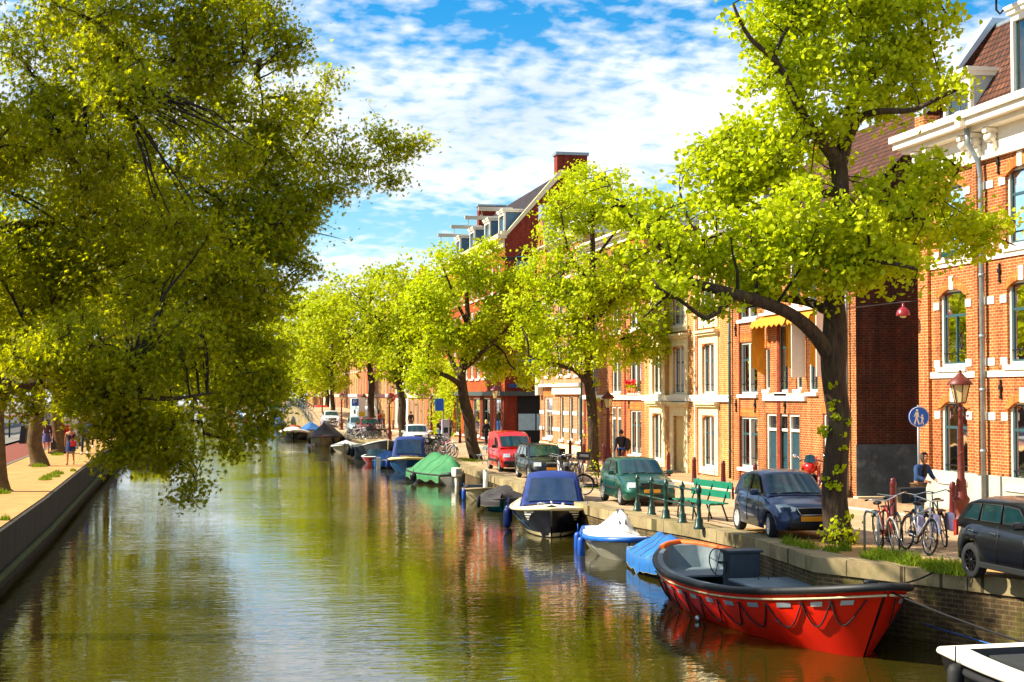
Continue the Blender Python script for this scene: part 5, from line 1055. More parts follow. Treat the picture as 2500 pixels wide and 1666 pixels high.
fp = GR(1008, 1088); fiat = hatch(4.1, 1.62, 1.42, 2.4, .8, .28, top=[(0, .62), (.05, .8), (.2, .86), (1.2, .9), (3.0, .92), (3.2, .92), (4.0, .9), (4.1, .6)], cab=[(1.2, .9), (1.55, 1.34), (1.8, 1.38), (2.7, 1.37), (3.0, 1.3), (3.25, .92)], belt=.92, roofw=.82, mir=1.3, handles=[2.2], hmat=CHROME, rim=CHROME, side_glass=[('f', [(1.5, .97), (1.7, 1.3), (2.25, 1.31), (2.25, .97)]), ('r', [(2.32, .97), (2.32, 1.31), (2.75, 1.3), (2.95, .97)])], fit=fit_hatch('square', z0=.68, plate=False))
car('vintage_car', 'boxy white vintage saloon parked before the white meter post and bikes', 'car', on_street(14.0, 97.0), R(-4), paint('white_car_paint', 'E6E6E2'), fiat, 1.0, **small)
car('parked_car', 'small silver hatchback parked behind the dark red car', 'car', on_street(13.6, 129.5), 0, paint('silver_paint', 'A8B4B8', .5), navy, 1.0, **small)
car('parked_car', 'dark red car parked just behind the rack of bicycles', 'car', on_street(13.8, 122.5), 0, paint('dark_red_car_paint', '7A0C14'), golf, 1.0, **small)
car('parked_car', 'white hatchback parked on the quay beyond the silver car, near the lamp post', 'car', on_street(14.6, 166), 0, paint('white_car_paint', 'E6E6E2'), golf, 1.1, **small)
car('delivery_van', 'red van parked by the hump bridge railing', 'van', on_street(16.0, 196), 0, paint('red_van_paint', 'B80804'), vanp, 1.1, **small)
car('parked_car', 'teal car parked under the trees beyond the hump bridge', 'car', on_street(13.2, 262), 0, paint('teal_car_paint', '1E7C74'), navy, 1.3, **small)
car('parked_car', 'pale blue car beyond the hump bridge, behind the farther linden', 'car', on_street(14.2, 235), 0, paint('blue_car_paint', '3C6A9C'), golf, 1.2, **small)
# ambulance-like van truck
amb = thing('ambulance', 'white and pale blue ambulance with yellow chequers and amber roof bar', 'ambulance', on_street(16.2, 146), 0)
m = mb(); m.cbox((0, 2.6, 1.75), (2.1, 4.6, 2.5), .15); m.cbox((0, -.3, 1.2), (2.0, 1.6, 1.5), .2); m.cbox((0, -.9, .75), (1.9, 1.0, .6), .15); m.build('body', paint('pale_blue_paint', 'BCD2DA'), amb)
m = mb(); m.grid([[(-.85, -1.15, 1.15), (.85, -1.15, 1.15)], [(-.8, -.75, 2.1), (.8, -.75, 2.1)]]); m.build('windscreen', CARGLASS_D, amb)
m = mb(); m.grid([[(-.8, -.9, 2.0), (.8, -.9, 2.0)], [(-.72, .2, 2.85), (.72, .2, 2.85)]]); m.cbox((0, .2, 2.4), (1.6, 1.3, .9), .2); m.build('roof_fairing', paint('white_car_paint', 'E6E6E2'), amb)
m = mb(); m.cbox((0, .2, 3.1), (1.7, .5, .16), .05); m.build('light_bar', LAMPO, amb)
for k in range(8): m = mb(); m.cbox((-.84+k*.24, -1.42, .72+.14*(k % 2)), (.22, .02, .13), 0); m.build('yellow_check', pm('signal_yellow', 'E8C810', .5), amb)
for sx in (-1, 1):
    for yy in (-.6, 3.6): wheel(amb, sx*.95, yy, .38, .24, 'steel', ALLOY)
    m = mb(); m.cbox((sx*.7, -1.41, .95), (.3, .05, .18), .03); m.build('headlight', LAMPW, amb); m = mb(); m.cbox((sx*1.15, -.7, 1.7), (.16, .1, .4), .04); m.build('wing_mirror', DARKP, amb)
# red motorcycle by the blue-grey doors
mo = thing('motorcycle', 'red sports motorcycle parked at the house wall behind the navy hatchback', 'motorcycle', on_street(19.35, 45.6, .03), R(-28)); mo.scale = (1.12,)*3
RP = paint('red_moto_paint', 'C00606')
def mwheel(y):
    o = mb(); o.ring((0, y, .32), (1, 0, 0), .26, .06, 24, 8); w = o.build('wheel', TYRE, mo); r_ = mb(); r_.ring((0, y, .32), (1, 0, 0), .2, .015, 20, 5)
    for k in range(5): a = k*1.256; r_.cyl((0, y, .32), (0, y+.2*math.cos(a), .32+.2*math.sin(a)), .018, n=5)
    r_.build('rim', ALLOY, w)
mwheel(-.72); mwheel(.68)
m = mb(); m.grid([[(x*.02, -.75+.1*abs(0), .8) for x in (-1, 0, 1)], [(x*.2, -.62, .95-.05*abs(x)) for x in (-1, 0, 1)], [(x*.27, -.35, 1.0-.3*abs(x)) for x in (-1, 0, 1)], [(x*.26, -.05, .98-.3*abs(x)) for x in (-1, 0, 1)]]); m.ball((0, -.55, .85), .22, sc=(.9, 1.1, .8)); m.ball((0, .0, .93), .22, sc=(.85, 1.3, .7))
for sx in (-1, 1): m.prism([(sx*.2, -.7, .85), (sx*.24, -.2, .95), (sx*.24, .05, .55), (sx*.18, -.2, .3), (sx*.18, -.45, .4)], (sx*.03, 0, 0))
m.prism([(-.11, .25, .86), (-.11, .85, 1.1), (-.11, .95, 1.04), (-.11, .35, .72)], (.22, 0, 0)); m.build('fairing', RP, mo)
m = mb(); m.cbox((0, .35, .9), (.22, .45, .08), .03); m.build('seat', BLACK, mo)
m = mb(); m.cbox((0, .05, .45), (.3, .5, .35), .06); m.tube([(0, -.72, .32), (0, -.45, .95)], .035, 6); m.tube([(0, .68, .32), (0, .2, .4)], .04, 6); m.tube([(.16, 0, .3), (.2, .5, .42), (.2, .85, .6)], .05, 8); m.build('engine', DARKP, mo)
m = mb(); m.tube([(-.33, -.3, 1.02), (-.12, -.42, 1.08), (.12, -.42, 1.08), (.33, -.3, 1.02)], .016, 6); m.build('handlebar', BLACK, mo)
m = mb(); m.grid([[(x*.16, -.72, 1.0) for x in (-1, 0, 1)], [(x*.13, -.5, 1.22-.03*abs(x)) for x in (-1, 0, 1)]]); m.build('windshield', CARGLASS_D, mo)
for sx in (-1, 1): m = mb(); m.tube([(sx*.12, -.55, 1.05), (sx*.36, -.55, 1.16)], .01, 5); m.ball((sx*.42, -.55, 1.18), .07, sc=(1, .4, .7)); m.build('mirror', CHROME, mo)
# ------------------------------------------------------------------ boats
T_SEC = {}
def onhull(T, s, sg, z, off=0.0):
    sec, sheer, Lb, rk, tr = T_SEC[T.name]; zt = sheer(s); return Vector((sg*(sec(s, z)+off), yb(s, z, zt, Lb, rk, tr)-(off*.6 if s > .9 else 0), z))
def hull(T, Lb, Bm, free, mats, rows_s=22, transom=True, fine=1.0, flare=.78, inner=True, floor=.22, rim=.09, rail=.05, rail_mat=None, stern_w=.8, topmat=None, bow_rake=.5, draft=.25, round_bow=.55, thick=.06):
    """bow towards -y, waterline at local z=0. free=(stern, mid, bow) freeboard. Returns gunwale function (s, side) -> point"""
    def sheer(s):
        a, b, c = free; return a*(1-s)*(1-2*s)+4*b*s*(1-s)+c*s*(2*s-1)
    def bg(s):
        if transom: v = stern_w + (1-stern_w)*math.sin(min(1, s/.5)*math.pi/2)
        else: v = math.sin(min(1, s/.42)*math.pi/2)**.55
        if s > .45: u = (s-.45)/.55; v *= max(0, 1-u**(1.6+fine))**round_bow
        return max(v, .02)*Bm/2
    def yy(s, z): zt = sheer(s); e = max(0, (s-.6)/.4)**1.5; e2 = 0 if transom else max(0, (.25-s)/.25)**1.5; return Lb/2 - s*Lb - bow_rake*e*(z/zt-1)*-1*-1 + (-.6*bow_rake)*e2*(1-z/zt)
    hm, im, rm = mats
    h = mb(); rows = []; ss = [i/(rows_s-1) for i in range(rows_s)]; ss = [s + .0 for s in ss]
    for s in ss:
        zt = sheer(s); g = bg(s); fl = flare*(1-.35*max(0, (s-.5)/.5))
        pr = [(g, zt), (g*(1-.06*(1-fl)), zt*.75), (g*(fl+(1-fl)*.5), zt*.4), (g*fl*.93, 0.02), (g*fl*.6, -draft), (0, -draft*1.3)]
        P_ = []
        for x, z in pr: P_.append((-x, yb(s, z, zt, Lb, bow_rake, transom), z))
        rows.append(P_ + [(-x, y, z) for x, y, z in P_[-2::-1]])
    h.grid(rows, True)
    if transom: h.add(rows[0], [tuple(range(len(rows[0])))], False)
    h.build('hull', hm, T)
    def sec(s, z):
        zt = sheer(s); g = bg(s); fl = flare*(1-.35*max(0, (s-.5)/.5)); pr = [(0, -draft*1.3), (g*fl*.6, -draft), (g*fl*.93, .02), (g*(fl+(1-fl)*.5), zt*.4), (g*(1-.06*(1-fl)), zt*.75), (g, zt)]
        for (a, b) in zip(pr, pr[1:]):
            if z <= b[1]: t = max(0, (z-a[1])/(b[1]-a[1])); return a[0]+(b[0]-a[0])*t
        return g
    T_SEC[T.name] = (sec, sheer, Lb, bow_rake, transom)
    gun = lambda s, sg, dz=0.0, dx=0.0: Vector((sg*(bg(s)+dx), yb(s, sheer(s), sheer(s), Lb, bow_rake, transom), sheer(s)+dz))
    if inner:
        n = mb(); rows = []; si = [.03+.94*i/(rows_s-1) for i in range(rows_s)]
        for s in si:
            zt = sheer(s); fz = min(floor, zt-.05); P_ = []
            for z in (zt+.004, zt*.75+fz*.25, zt*.45+fz*.55, fz+.03, fz):
                x = max(.005, min(sec(s, min(z, zt))-thick, bg(s)-rim)); P_.append((-x, yb(s, z, zt, Lb, bow_rake, transom), z))
            P_.append((0, P_[-1][1], fz))
            rows.append(P_+[(-x, y, z) for x, y, z in P_[-2::-1]])
        n.grid(rows, True); n.add(rows[0], [tuple(range(len(rows[0])))], False); n.add(rows[-1], [tuple(range(len(rows[-1])))], False); n.build('inner_hull', im, T)
        d = mb()
        for sg in (-1, 1):
            o_ = [gun(s, sg, .006) for s in ss]; i_ = []
            for s in ss:
                s2 = .03+.94*s; g = max(.01, bg(s2)-rim); i_.append(Vector((sg*g, yb(s2, sheer(s2), sheer(s2), Lb, bow_rake, transom), sheer(s2)+.006)))
            d.grid([o_, i_], True)
        a, b_ = [gun(0, -1, .006), gun(0, 1, .006)], [Vector((-(bg(.03)-rim), yb(.03, sheer(.03), sheer(.03), Lb, bow_rake, transom), sheer(.03)+.006)), Vector((bg(.03)-rim, yb(.03, sheer(.03), sheer(.03), Lb, bow_rake, transom), sheer(.03)+.006))]; d.grid([a, b_], False)
        d.build('gunwale', topmat or rm, T)
    if rail:
        r_ = mb(); ptsl = [gun(s, -1, -rail*.6, rail*.35) for s in ss] + [gun(s, 1, -rail*.6, rail*.35) for s in reversed(ss)]
        if not transom or True: ptsl = ptsl + [ptsl[0]]
        r_.tube(ptsl, rail, 8); r_.build('rub_rail', rm, T)
    return gun, bg, sheer
def yb(s, z, zt, Lb, rake, transom):
    y = Lb/2 - s*Lb; e = max(0, (s-.55)/.45)**1.6; y += rake*e*(1-z/zt)
    if not transom: e2 = max(0, (.3-s)/.3)**1.6; y -= rake*.8*e2*(1-z/zt)
    return y
def boat(name, label, X, Y, ang, group=None, cat='boat'): return thing(name, label, cat, (X, Y, WZ), ang, group)
def fender(T, p, mat, l=.5, r=.1):
    f = mb(); p = Vector(p); f.lathe([(0, 0), (r*.7, -.03), (r, -.1), (r, -l+.1), (r*.7, -l+.03), (0, -l)], p, 10); f.cyl(p, p+Vector((0, 0, .22)), .012, n=4); f.build('fender', mat, T)
LASH = pm('lashing_rope', '6E6A5E', .9, var=.3, scale=30)
def tarp(T, Lb, gun, mat, hts, dy=.0, s0=0.0, s1=1.0, drop=.2, wr=.05, name='tarp', sharp=.8, seed=1):
    """cloth stretched over the gunwales, ridge heights hts over s"""
    m = mb(); rows = []; n = 26
    for i in range(n+1):
        s = s0+(s1-s0)*i/n; a = gun(s, -1, 0, .05); b = gun(s, 1, 0, .05); hz = interp(hts, s); row = []
        for k in range(-2, 15):
            u = k/12; 
            if k < 0: p = a + Vector((-.01, 0, -drop*(-k)/2*(1+.4*noise.noise(Vector((s*9, seed, 2))))))
            elif k > 12: p = b + Vector((.01, 0, -drop*(k-12)/2*(1+.4*noise.noise(Vector((s*9, seed, 5))))))
            else:
                v = 1-abs(2*u-1); p = a.lerp(b, u); p.z += hz*v**sharp + wr*noise.noise(Vector((u*5+seed, s*11, seed*2.3)))*min(1, v*4) - .05*math.sin(math.pi*v)*(1-hz)
            row.append(p)
        rows.append(row)
    m.grid(rows, True); o = m.build(name, mat, T)
    for i in (5, 10, 15, 20):
        r_ = mb(); r_.tube([Vector(p)+Vector((0, 0, .012)) for p in rows[i]], .007, 4); r_.build('lashing', LASH, o)
    e_ = mb(); e_.tube([r[0] for r in rows], .009, 4); e_.tube([r[-1] for r in rows], .009, 4); e_.build('edge_rope', LASH, o)
    return o
def cloth(name, col, **k): return pm(name, col, .75, var=.16, scale=3, bump=.5, bscale=5, **k)
ORANGE_R = pm('orange_red_hull', 'EE2204', .45, var=.08, scale=1.5, spec=.3, stain=('C81802', .3), detail=6); GREYB = pm('boat_grey_paint', '5C6E76', .6, var=.18, scale=2.5, stain=('7C8C90', .4)); GREYD = pm('boat_dark_grey', '2A3842', .5, var=.2, scale=3)
# red lifeboat-type sloop
bx, by = 10.4, 21.6; sx_, sy_ = 10.4, 31.8; ang = math.atan2(bx-sx_, -(by-sy_)); LR = math.dist((bx, by), (sx_, sy_))
RB = boat('sloop', 'large open orange red steel sloop with grey interior and looped grab rope', (bx+sx_)/2, (by+sy_)/2, ang)
gun, bg, sheer = hull(RB, LR, 2.85, (.92, .74, 1.26), (ORANGE_R, GREYB, pm('black_rubber_rail', '14161A', .55, var=.3)), rows_s=34, transom=False, fine=1.2, flare=.86, floor=.12, rim=.14, rail=.062, topmat=GREYB, bow_rake=.9, round_bow=.62)
rp = mb(); ptsl = [gun(s/20, -1, -.17, .0) for s in range(1, 21)]; rp.tube(ptsl, .02, 5); rp.tube([gun(s/20, 1, -.17, .0) for s in range(1, 21)], .02, 5); rp.build('cream_line', pm('cream_bead', 'C4B48A', .6), RB)
EYES = [.02, .06, .11, .17, .24, .31, .38, .455, .535, .62, .71, .80, .89, .945, .99]
BLACKROPE = pm('black_rope', '16161A', .9, var=.4, scale=40)
for sg in (-1, 1):
    for a, b in zip(EYES, EYES[1:]):
        A_, B_ = onhull(RB, a, sg, sheer(a)-.25, .02), onhull(RB, b, sg, sheer(b)-.25, .02); l = (B_-A_).length; pts_ = []
        for k in range(11):
            u = k/10; q_ = a+(b-a)*u; pts_.append(onhull(RB, q_, sg, sheer(q_)-.25-4*u*(1-u)*min(.42, l*.62+.08), .025))
        r_ = mb(); r_.tube(pts_, .014, 5); r_.ring(A_+Vector((sg*.02, 0, .0)), (0, 0, 1), .03, .008, 8, 4); r_.build('grab_rope', BLACKROPE, RB)
        if l > .25:
            q = mb(); ra_, rb_ = [], []
            for k in range(5):
                q_ = a+(b-a)*(.3+.1*k); ra_.append(onhull(RB, q_, sg, sheer(q_)-.24, .012)); rb_.append(onhull(RB, q_, sg, sheer(q_)-.32, .014))
            q.grid([ra_, rb_]); q.build('reflective_strip', pm('silver_tape', 'A8B4BC', .4, metal=.3, var=.05), RB)
or_ = mb(); top = [gun(s, -1, .02, -.02) for s in (.06, .04, .02, .0)] + [gun(s, 1, .02, -.02) for s in (.0, .02, .05, .1, .16)]; or_.tube(top, .07, 6); or_.build('orange_fender_rail', pm('orange_rubber', 'E0640A', .6), RB)
m = mb(); m.cbox((.1, LR*.15, .62), (.62, .42, .95), .02); m.cbox((.1, LR*.15, 1.11), (.72, .5, .05), .01); con = m.build('steering_console', GREYD, RB)
m = mb(); m.ring((-.34, LR*.15+.12, .88), (1, .35, .1), .27, .012, 24, 6)
for k in range(4): a_ = k*math.pi/2+.3; m.cyl((-.34, LR*.15+.12, .88), (-.34-.1*math.cos(a_), LR*.15+.12+.25*math.cos(a_), .88+.26*math.sin(a_)), .007, n=5)
m.cyl((-.34, LR*.15+.12, .88), (-.1, LR*.15, .88), .025, n=6); m.build('steering_wheel', BLACK, con)
m = mb(); m.cbox((.2, LR*.02, .36), (1.15, 1.3, .5), .03); m.mi = 1; m.cbox((.2, LR*.02, .63), (1.22, 1.38, .05), .015); m.mi = 0; m.tube([(.1, LR*.06, .655), (.1, LR*.06, .7), (.3, LR*.06, .7), (.3, LR*.06, .655)], .012, 5); m.build('engine_box', [GREYD, GREYB], RB)
m = mb()
for sg in (-1, 1):
    rows = [[(sg*(bg(s)*.86-.02), LR/2-s*LR, .42) for s in (.1, .25, .4, .55, .7, .8)], [(sg*(bg(s)*.86-.42), LR/2-s*LR, .42) for s in (.1, .25, .4, .55, .7, .8)], [(sg*(bg(s)*.86-.42), LR/2-s*LR, .13) for s in (.1, .25, .4, .55, .7, .8)]]; m.grid(rows, False)
m.build('side_bench', GREYB, RB)
m = mb(); m.prism([(-bg(.1)*.8, LR*.44, .42), (bg(.1)*.8, LR*.44, .42), (bg(.2)*.85, LR*.3, .42), (-bg(.2)*.85, LR*.3, .42)], (0, 0, .04)); m.prism([(-bg(.78)*.8, LR*-.26, .62), (bg(.78)*.8, LR*-.26, .62), (bg(.93)*.6, -LR*.42, .8), (-bg(.93)*.6, -LR*.42, .8)], (0, 0, .04)); m.build('end_deck', GREYB, RB)
m = mb(); rs2 = random.Random(2)
for k in range(5): m.ring((.85+rs2.uniform(-.05, .05), -LR*.02+rs2.uniform(-.05, .05), .47+k*.025), (rs2.uniform(-.2, .2), rs2.uniform(-.2, .2), 1), .17+rs2.uniform(-.03, .04), .018, 18, 5)
m.tube([(.85, -LR*.02, .5), (.75, -LR*.0, .9), (1.0, LR*.02, 1.0), (1.2, LR*.03, .9)], .018, 5); m.tube([(.95, -LR*.02, .5), (.85, .1, .85), (1.1, .15, .98), (1.25, .1, .88)], .018, 5); tag(m.build('coiled_rope', BLACKROPE, None, (0, 0, 0)), 'black rope coiled on the side bench inside the red sloop', 'rope')
COL.objects[-1].matrix_world = Matrix.Translation(((bx+sx_)/2, (by+sy_)/2, WZ)) @ Matrix.Rotation(ang, 4, 'Z')
m = mb(); m.lathe([(0, 0), (.06, .0), (.07, .05), (.03, .09), (0, .1)], (-bg(.42)*.9, 0, .05), 10, axis=(-1, 0, 0)); m.build('exhaust_outlet', STEEL, RB)
m = mb(); m.cbox((0, -LR*.44, 1.2), (.16, .16, .12), .02); m.cyl((-.12, -LR*.44, 1.22), (.12, -LR*.44, 1.22), .03, n=6); m.build('bow_bollard', BLACK, RB)
def mooring(label, pts_, r=.016, mat=None, sag=.25):
    m = mb(); P = []
    for a, b in zip(pts_, pts_[1:]):
        a, b = Vector(a), Vector(b)
        for k in range(8): u = k/8; v = a.lerp(b, u); v.z -= 4*u*(1-u)*sag; P.append(v)
    P.append(Vector(pts_[-1])); m.tube(P, r, 5); return tag(m.build('mooring_rope', mat or BLACKROPE), label, 'rope')
bowp = Vector((bx, by+.6, WZ+1.2))
mooring('black mooring line from the red sloop bow to the grassy quay edge', [bowp, GR(2300, 1392)+Vector((0, 0, .05))], sag=.12)
mooring('black mooring line running from the red sloop bow towards the white boat', [bowp, (12.3, 16.5, WZ+.5)], sag=.15); mooring('thin blue rope along the quay wall above the white boat', [(11.9, 23.5, WZ+.35), (12.6, 17, WZ+.3)], .012, pm('blue_rope', '1E5AA0', .8), sag=.05)
# white launch in the corner
WB = boat('launch', 'white topped launch with black fenders at the bottom right corner', 11.15, 16.35, R(3))
g_, bgw, shw = hull(WB, 5.6, 2.45, (.72, .66, .8), (BLACK, pm('launch_inner', '3A3C3C', .7), WHITE), rows_s=26, fine=1.0, rim=.34, floor=.25, rail=.05, topmat=WHITE, bow_rake=.3, round_bow=.45, stern_w=.86)
m = mb(); m.prism([(-.75, 2.1, .62), (.85, 2.1, .62), (.85, -1.0, .66), (-.75, -1.0, .66)], (0, 0, .1)); m.build('foredeck_hatch', cloth('dark_cover', '24282A'), WB)
m = mb(); m.tube([g_(s/10, -1, -.16, .03) for s in range(1, 11)], .05, 6); m.tube([g_(s/10, 1, -.16, .03) for s in range(1, 11)], .05, 6); m.build('rope_fender', BLACKROPE, WB)
for s in (.12, .5): fender(WB, g_(s, 1, -.05, .12), RUBBER, .55, .11); fender(WB, g_(s, -1, -.05, .12), RUBBER, .55, .11)
# blue tarped boat behind the red stern
BT = boat('rowing_boat', 'boat under a bright blue tarpaulin behind the red sloop stern', 10.8, 34.0, R(-4))
g_, *_q = hull(BT, 3.5, 1.3, (.45, .42, .55), (pm('grey_hull', '6A747A', .6, stain=('3E4448', .6)), GREYB, GREYB), inner=False, rail=.04)
TB = cloth('blue_tarpaulin', '0860A8', stain=('3C88C0', .35)); tarp(BT, 3.5, g_, TB, [(0, .2), (.3, .45), (.6, .5), (1, .1)], drop=.36, wr=.12, seed=4)
# white and blue covered boat
WBb = boat('motorboat', 'white and blue motorboat with peaked white cover and blue fenders', 10.95, 38.5, R(-10))
g_, *_q = hull(WBb, 4.8, 1.85, (.5, .5, .62), (pm('white_gelcoat', 'D8D4C4', .35, var=.1, scale=2, coat=.4, stain=('A89C78', .5)), WHITE, pm('blue_band', '1660B8', .4)), inner=False, rail=.07)
tarp(WBb, 5.2, g_, cloth('white_cover', 'E2E0DE', stain=('A8A6B0', .4)), [(0, .12), (.3, .2), (.5, .62), (.58, .58), (.75, .14), (1, .02)], drop=.1, wr=.09, seed=7, sharp=1.0)
m = mb(); m.prism([(-.1, -.1, 1.14), (.1, -.1, 1.14), (.1, -.9, .82), (-.1, -.9, .82)], (0, 0, .03)); m.build('grey_flap', pm('grey_canvas', '4A4A50', .8), WBb)
for s, sg in ((.25, -1), (.6, -1)): fender(WBb, g_(s, sg, -.02, .14), pm('blue_fender', '0E4EB0', .45), .6, .1)
def canopy(T, z0, w, pts_, mat, glass, name='canopy'):
    """canvas hood: pts_ (y, z, halfwidth) from the front foot over the top to the back foot"""
    m = mb(); rows = []
    for y, z, h in pts_: rows.append([(-h, y, z-.06), (-h*.9, y, z), (-h*.45, y, z+.05), (0, y, z+.065), (h*.45, y, z+.05), (h*.9, y, z), (h, y, z-.06)])
    m.grid(rows, True)
    for k in (0, 6): m.grid([[r[k] for r in rows], [((w if k else -w), r[k][1], z0) for r in rows]], True)
    o = m.build(name, mat, T)
    a, b = pts_[0], pts_[1]
    def W_(u, v): y = a[0]+(b[0]-a[0])*v; z = a[1]+(b[1]-a[1])*v; h = a[2]+(b[2]-a[2])*v; return (u*h, y-.03, z+.02+.045*(1-u*u))
    g = mb()
    for (u0, u1) in ((-.82, .82),):
        g.grid([[W_(u0+(u1-u0)*k/6, v) for k in range(7)] for v in (.1, .4, .7, .93)], True)
    for sg in (-1, 1):
        q = pts_[1]; r2 = pts_[2]; g.add([(sg*(w*.96+.03), a[0]+(q[0]-a[0])*.45, z0+.06), (sg*(q[2]+.035), q[0]+.03, q[1]-.14), (sg*(r2[2]+.035), r2[0]-.05, r2[1]-.14), (sg*(w+.02), r2[0]-.02, z0+.06)], [(0, 1, 2, 3)])
    g.build('clear_panel', glass, T); return o
CLEAR = pm('clear_plastic', '1E3656', .12, var=.3, scale=4, coat=.8, bump=.2, bscale=3)
CAN = cloth('navy_canvas', '0A2E78')
# navy cabin sloop
NS = boat('cabin_sloop', 'dark navy sloop with white stripes and a royal blue canopy, bow towards the viewer', 10.95, 46.1, R(-14))
g_, bgn, shn = hull(NS, 6.6, 2.55, (.75, .72, .88), (pm('navy_hull', '070C22', .25, var=.2, coat=.8), CREAM, CREAM), rows_s=26, fine=.9, rim=.25, floor=.3, rail=.055, topmat=WHITE, bow_rake=.25, round_bow=.5)
m = mb()
for sg in (-1, 1): m.grid([[onhull(NS, s/20, sg, .03, .012) for s in range(21)], [onhull(NS, s/20, sg, .13, .012) for s in range(21)]])
m; m.build('boot_stripe', CREAM, NS)
m = mb(); m.grid([[(-bgn(s)+.2, 3.3-s*6.6, shn(s)+.01), (0, 3.3-s*6.6, shn(s)+.09), (bgn(s)-.2, 3.3-s*6.6, shn(s)+.01)] for s in (.62, .7, .8, .9, .97)]); m.build('foredeck', WHITE, NS)
canopy(NS, .72, 1.02, [(-1.35, .82, .95), (-.75, 1.62, .78), (-.1, 1.72, .78), (1.6, 1.66, .78), (2.6, .8, .85)], CAN, CLEAR)
for sg in (-1, 1):
    for k in range(4):
        P4 = []
        for (s, dz) in ((.9-.0*k, -.1-.075*k), (.965-.015*k, -.1-.075*k), (.96-.015*k, -.135-.075*k), (.905, -.135-.075*k)):
            P4.append(onhull(NS, s, sg, shn(s)+dz, .012))
        m = mb(); m.prism(P4, (sg*.012, -.008, 0)); m.build('white_stripe', WHITE, NS)
for s, sg in ((.62, -1), (.86, 1), (.4, -1), (.5, 1)): fender(NS, g_(s, sg, -.02, .14), pm('navy_fender', '0A2C78', .5), .65, .12)
m = mb(); m.cyl((0, -2.95, .9), (0, -2.95, 1.06), .03, n=8); m.cyl((.3, -2.8, .92), (.36, -2.8, 1.0), .04, n=8); m.tube([(-.4, -2.8, .93), (-.4, -2.85, 1.0), (-.2, -3.0, 1.0), (-.2, -3.0, .93)], .015, 5); m.build('deck_fittings', CHROME, NS)
mooring('pair of turquoise ropes from the navy cabin sloop to the quay', [g_(.75, 1)+Vector((10.75, 46.1, WZ)), (11.9, 41.5, 1.15)], .015, pm('teal_rope', '0A8AA0', .7), .1)
# teal boat with black tarp
TL = boat('workboat', 'turquoise steel boat under a loose black tarpaulin', 11.25, 55.0, R(-14))
g_, *_q = hull(TL, 5.0, 1.75, (.5, .45, .5), (pm('turquoise_hull', '1492A8', .5, var=.15, stain=('0E5A70', .6)), GREYB, DARKP), inner=False, rail=.04, round_bow=.42)
tarp(TL, 5.2, g_, cloth('black_tarpaulin', '2E2A2C'), [(0, .1), (.3, .3), (.6, .22), (1, .18)], drop=.28, wr=.16, seed=11)
m = mb(); m.ring(tuple(g_(.75, -1, -.15, .1)), (1, 0, 0), .16, .07, 16, 8); m.build('tyre_fender', TYRE, TL)
# small cream wooden boat
SW = boat('rowing_boat', 'small white rowing boat with open top and blue fender beside the quay post', 11.4, 60.2, R(-10))
g_, *_q = hull(SW, 4.4, 1.6, (.42, .4, .55), (pm('cream_hull', 'DCCFA4', .5, stain=('8C7A4C', .5)), GREYB, pm('weathered_wood', '8E7A5A', .8)), floor=.1, rail=.04)
for s in (.3, .6): m = mb(); a, b = g_(s, -1, -.08), g_(s, 1, -.08); m.cbox((a+b)/2, (b.x-a.x-.2, .22, .03), .01); m.build('thwart', pm('weathered_wood', '8E7A5A'), SW)
fender(SW, g_(.8, -1, 0, .1), pm('blue_fender', '0E4EB0'), .5, .09); fender(SW, g_(.3, -1, 0, .1), RUBBER, .4, .09)
# green tarp boat with outboard, stern towards the viewer
GB = boat('motorboat', 'white boat under a green tarpaulin with a white outboard motor at its stern', 11.35, 71.6, R(180+14))
g_, *_q = hull(GB, 5.4, 2.15, (.5, .5, .6), (pm('white_gelcoat', 'D8D4C4'), GREYB, DARKP), inner=False, rail=.05, stern_w=.88)
tarp(GB, 5.4, g_, cloth('green_tarpaulin', '2E7A48', stain=('57965E', .5)), [(0, .1), (.18, .75), (.3, .85), (.6, .9), (1, .1)], drop=.32, wr=.1, seed=3, s0=.03, sharp=1.0)
m = mb(); m.cbox((.3, 3.0, .62), (.36, .5, .42), .08); m.mi = 1; m.cbox((.3, 3.26, .66), (.26, .03, .22), .01); m.mi = 0; m.cbox((.3, 2.98, .1), (.14, .26, .9), .04); m.build('outboard_motor', [WHITE, ZINC], GB); fender(GB, g_(.5, 1, 0, .14), BLACK, .38, .17)
m = mb(); m.tube([(-.9, 2.75, .6), (.9, 2.75, .6)], .03, 6); m.build('stern_rail', STEEL, GB)
# blue cabin boat
BC = boat('cabin_boat', 'blue hulled boat with cream rail and deep blue hood behind the green tarped boat', 11.6, 82.6, R(-12))
g_, bgn, shn = hull(BC, 5.6, 2.3, (.6, .65, .85), (pm('blue_hull', '0E5C9C', .4, var=.15), CREAM, pm('cream_rail', 'E8D890', .5)), rim=.2, rail=.075, topmat=WHITE, round_bow=.48)
canopy(BC, .75, .95, [(-1.4, .85, .9), (-.95, 1.75, .78), (-.2, 1.85, .78), (1.3, 1.75, .78), (2.2, .8, .85)], CAN, CLEAR); fender(BC, g_(.8, -1, -.02, .12), pm('navy_fender', '0A2C78'), .5, .12)
BU = boat('rowing_boat', 'small boat wrapped in blue tarpaulin beside the blue cabin boat bow', 11.0, 87.6, R(-8)); g_, *_q = hull(BU, 4.2, 1.7, (.4, .4, .5), (WHITE, GREYB, WHITE), inner=False, rail=.04); tarp(BU, 4.2, g_, TB, [(0, .3), (.5, .6), (1, .2)], drop=.4, wr=.1, seed=8)
m = mb(); m.cbox((-.5, -2.2, .3), (.25, .4, .7), .05); m.build('outboard_motor', WHITE, BU)
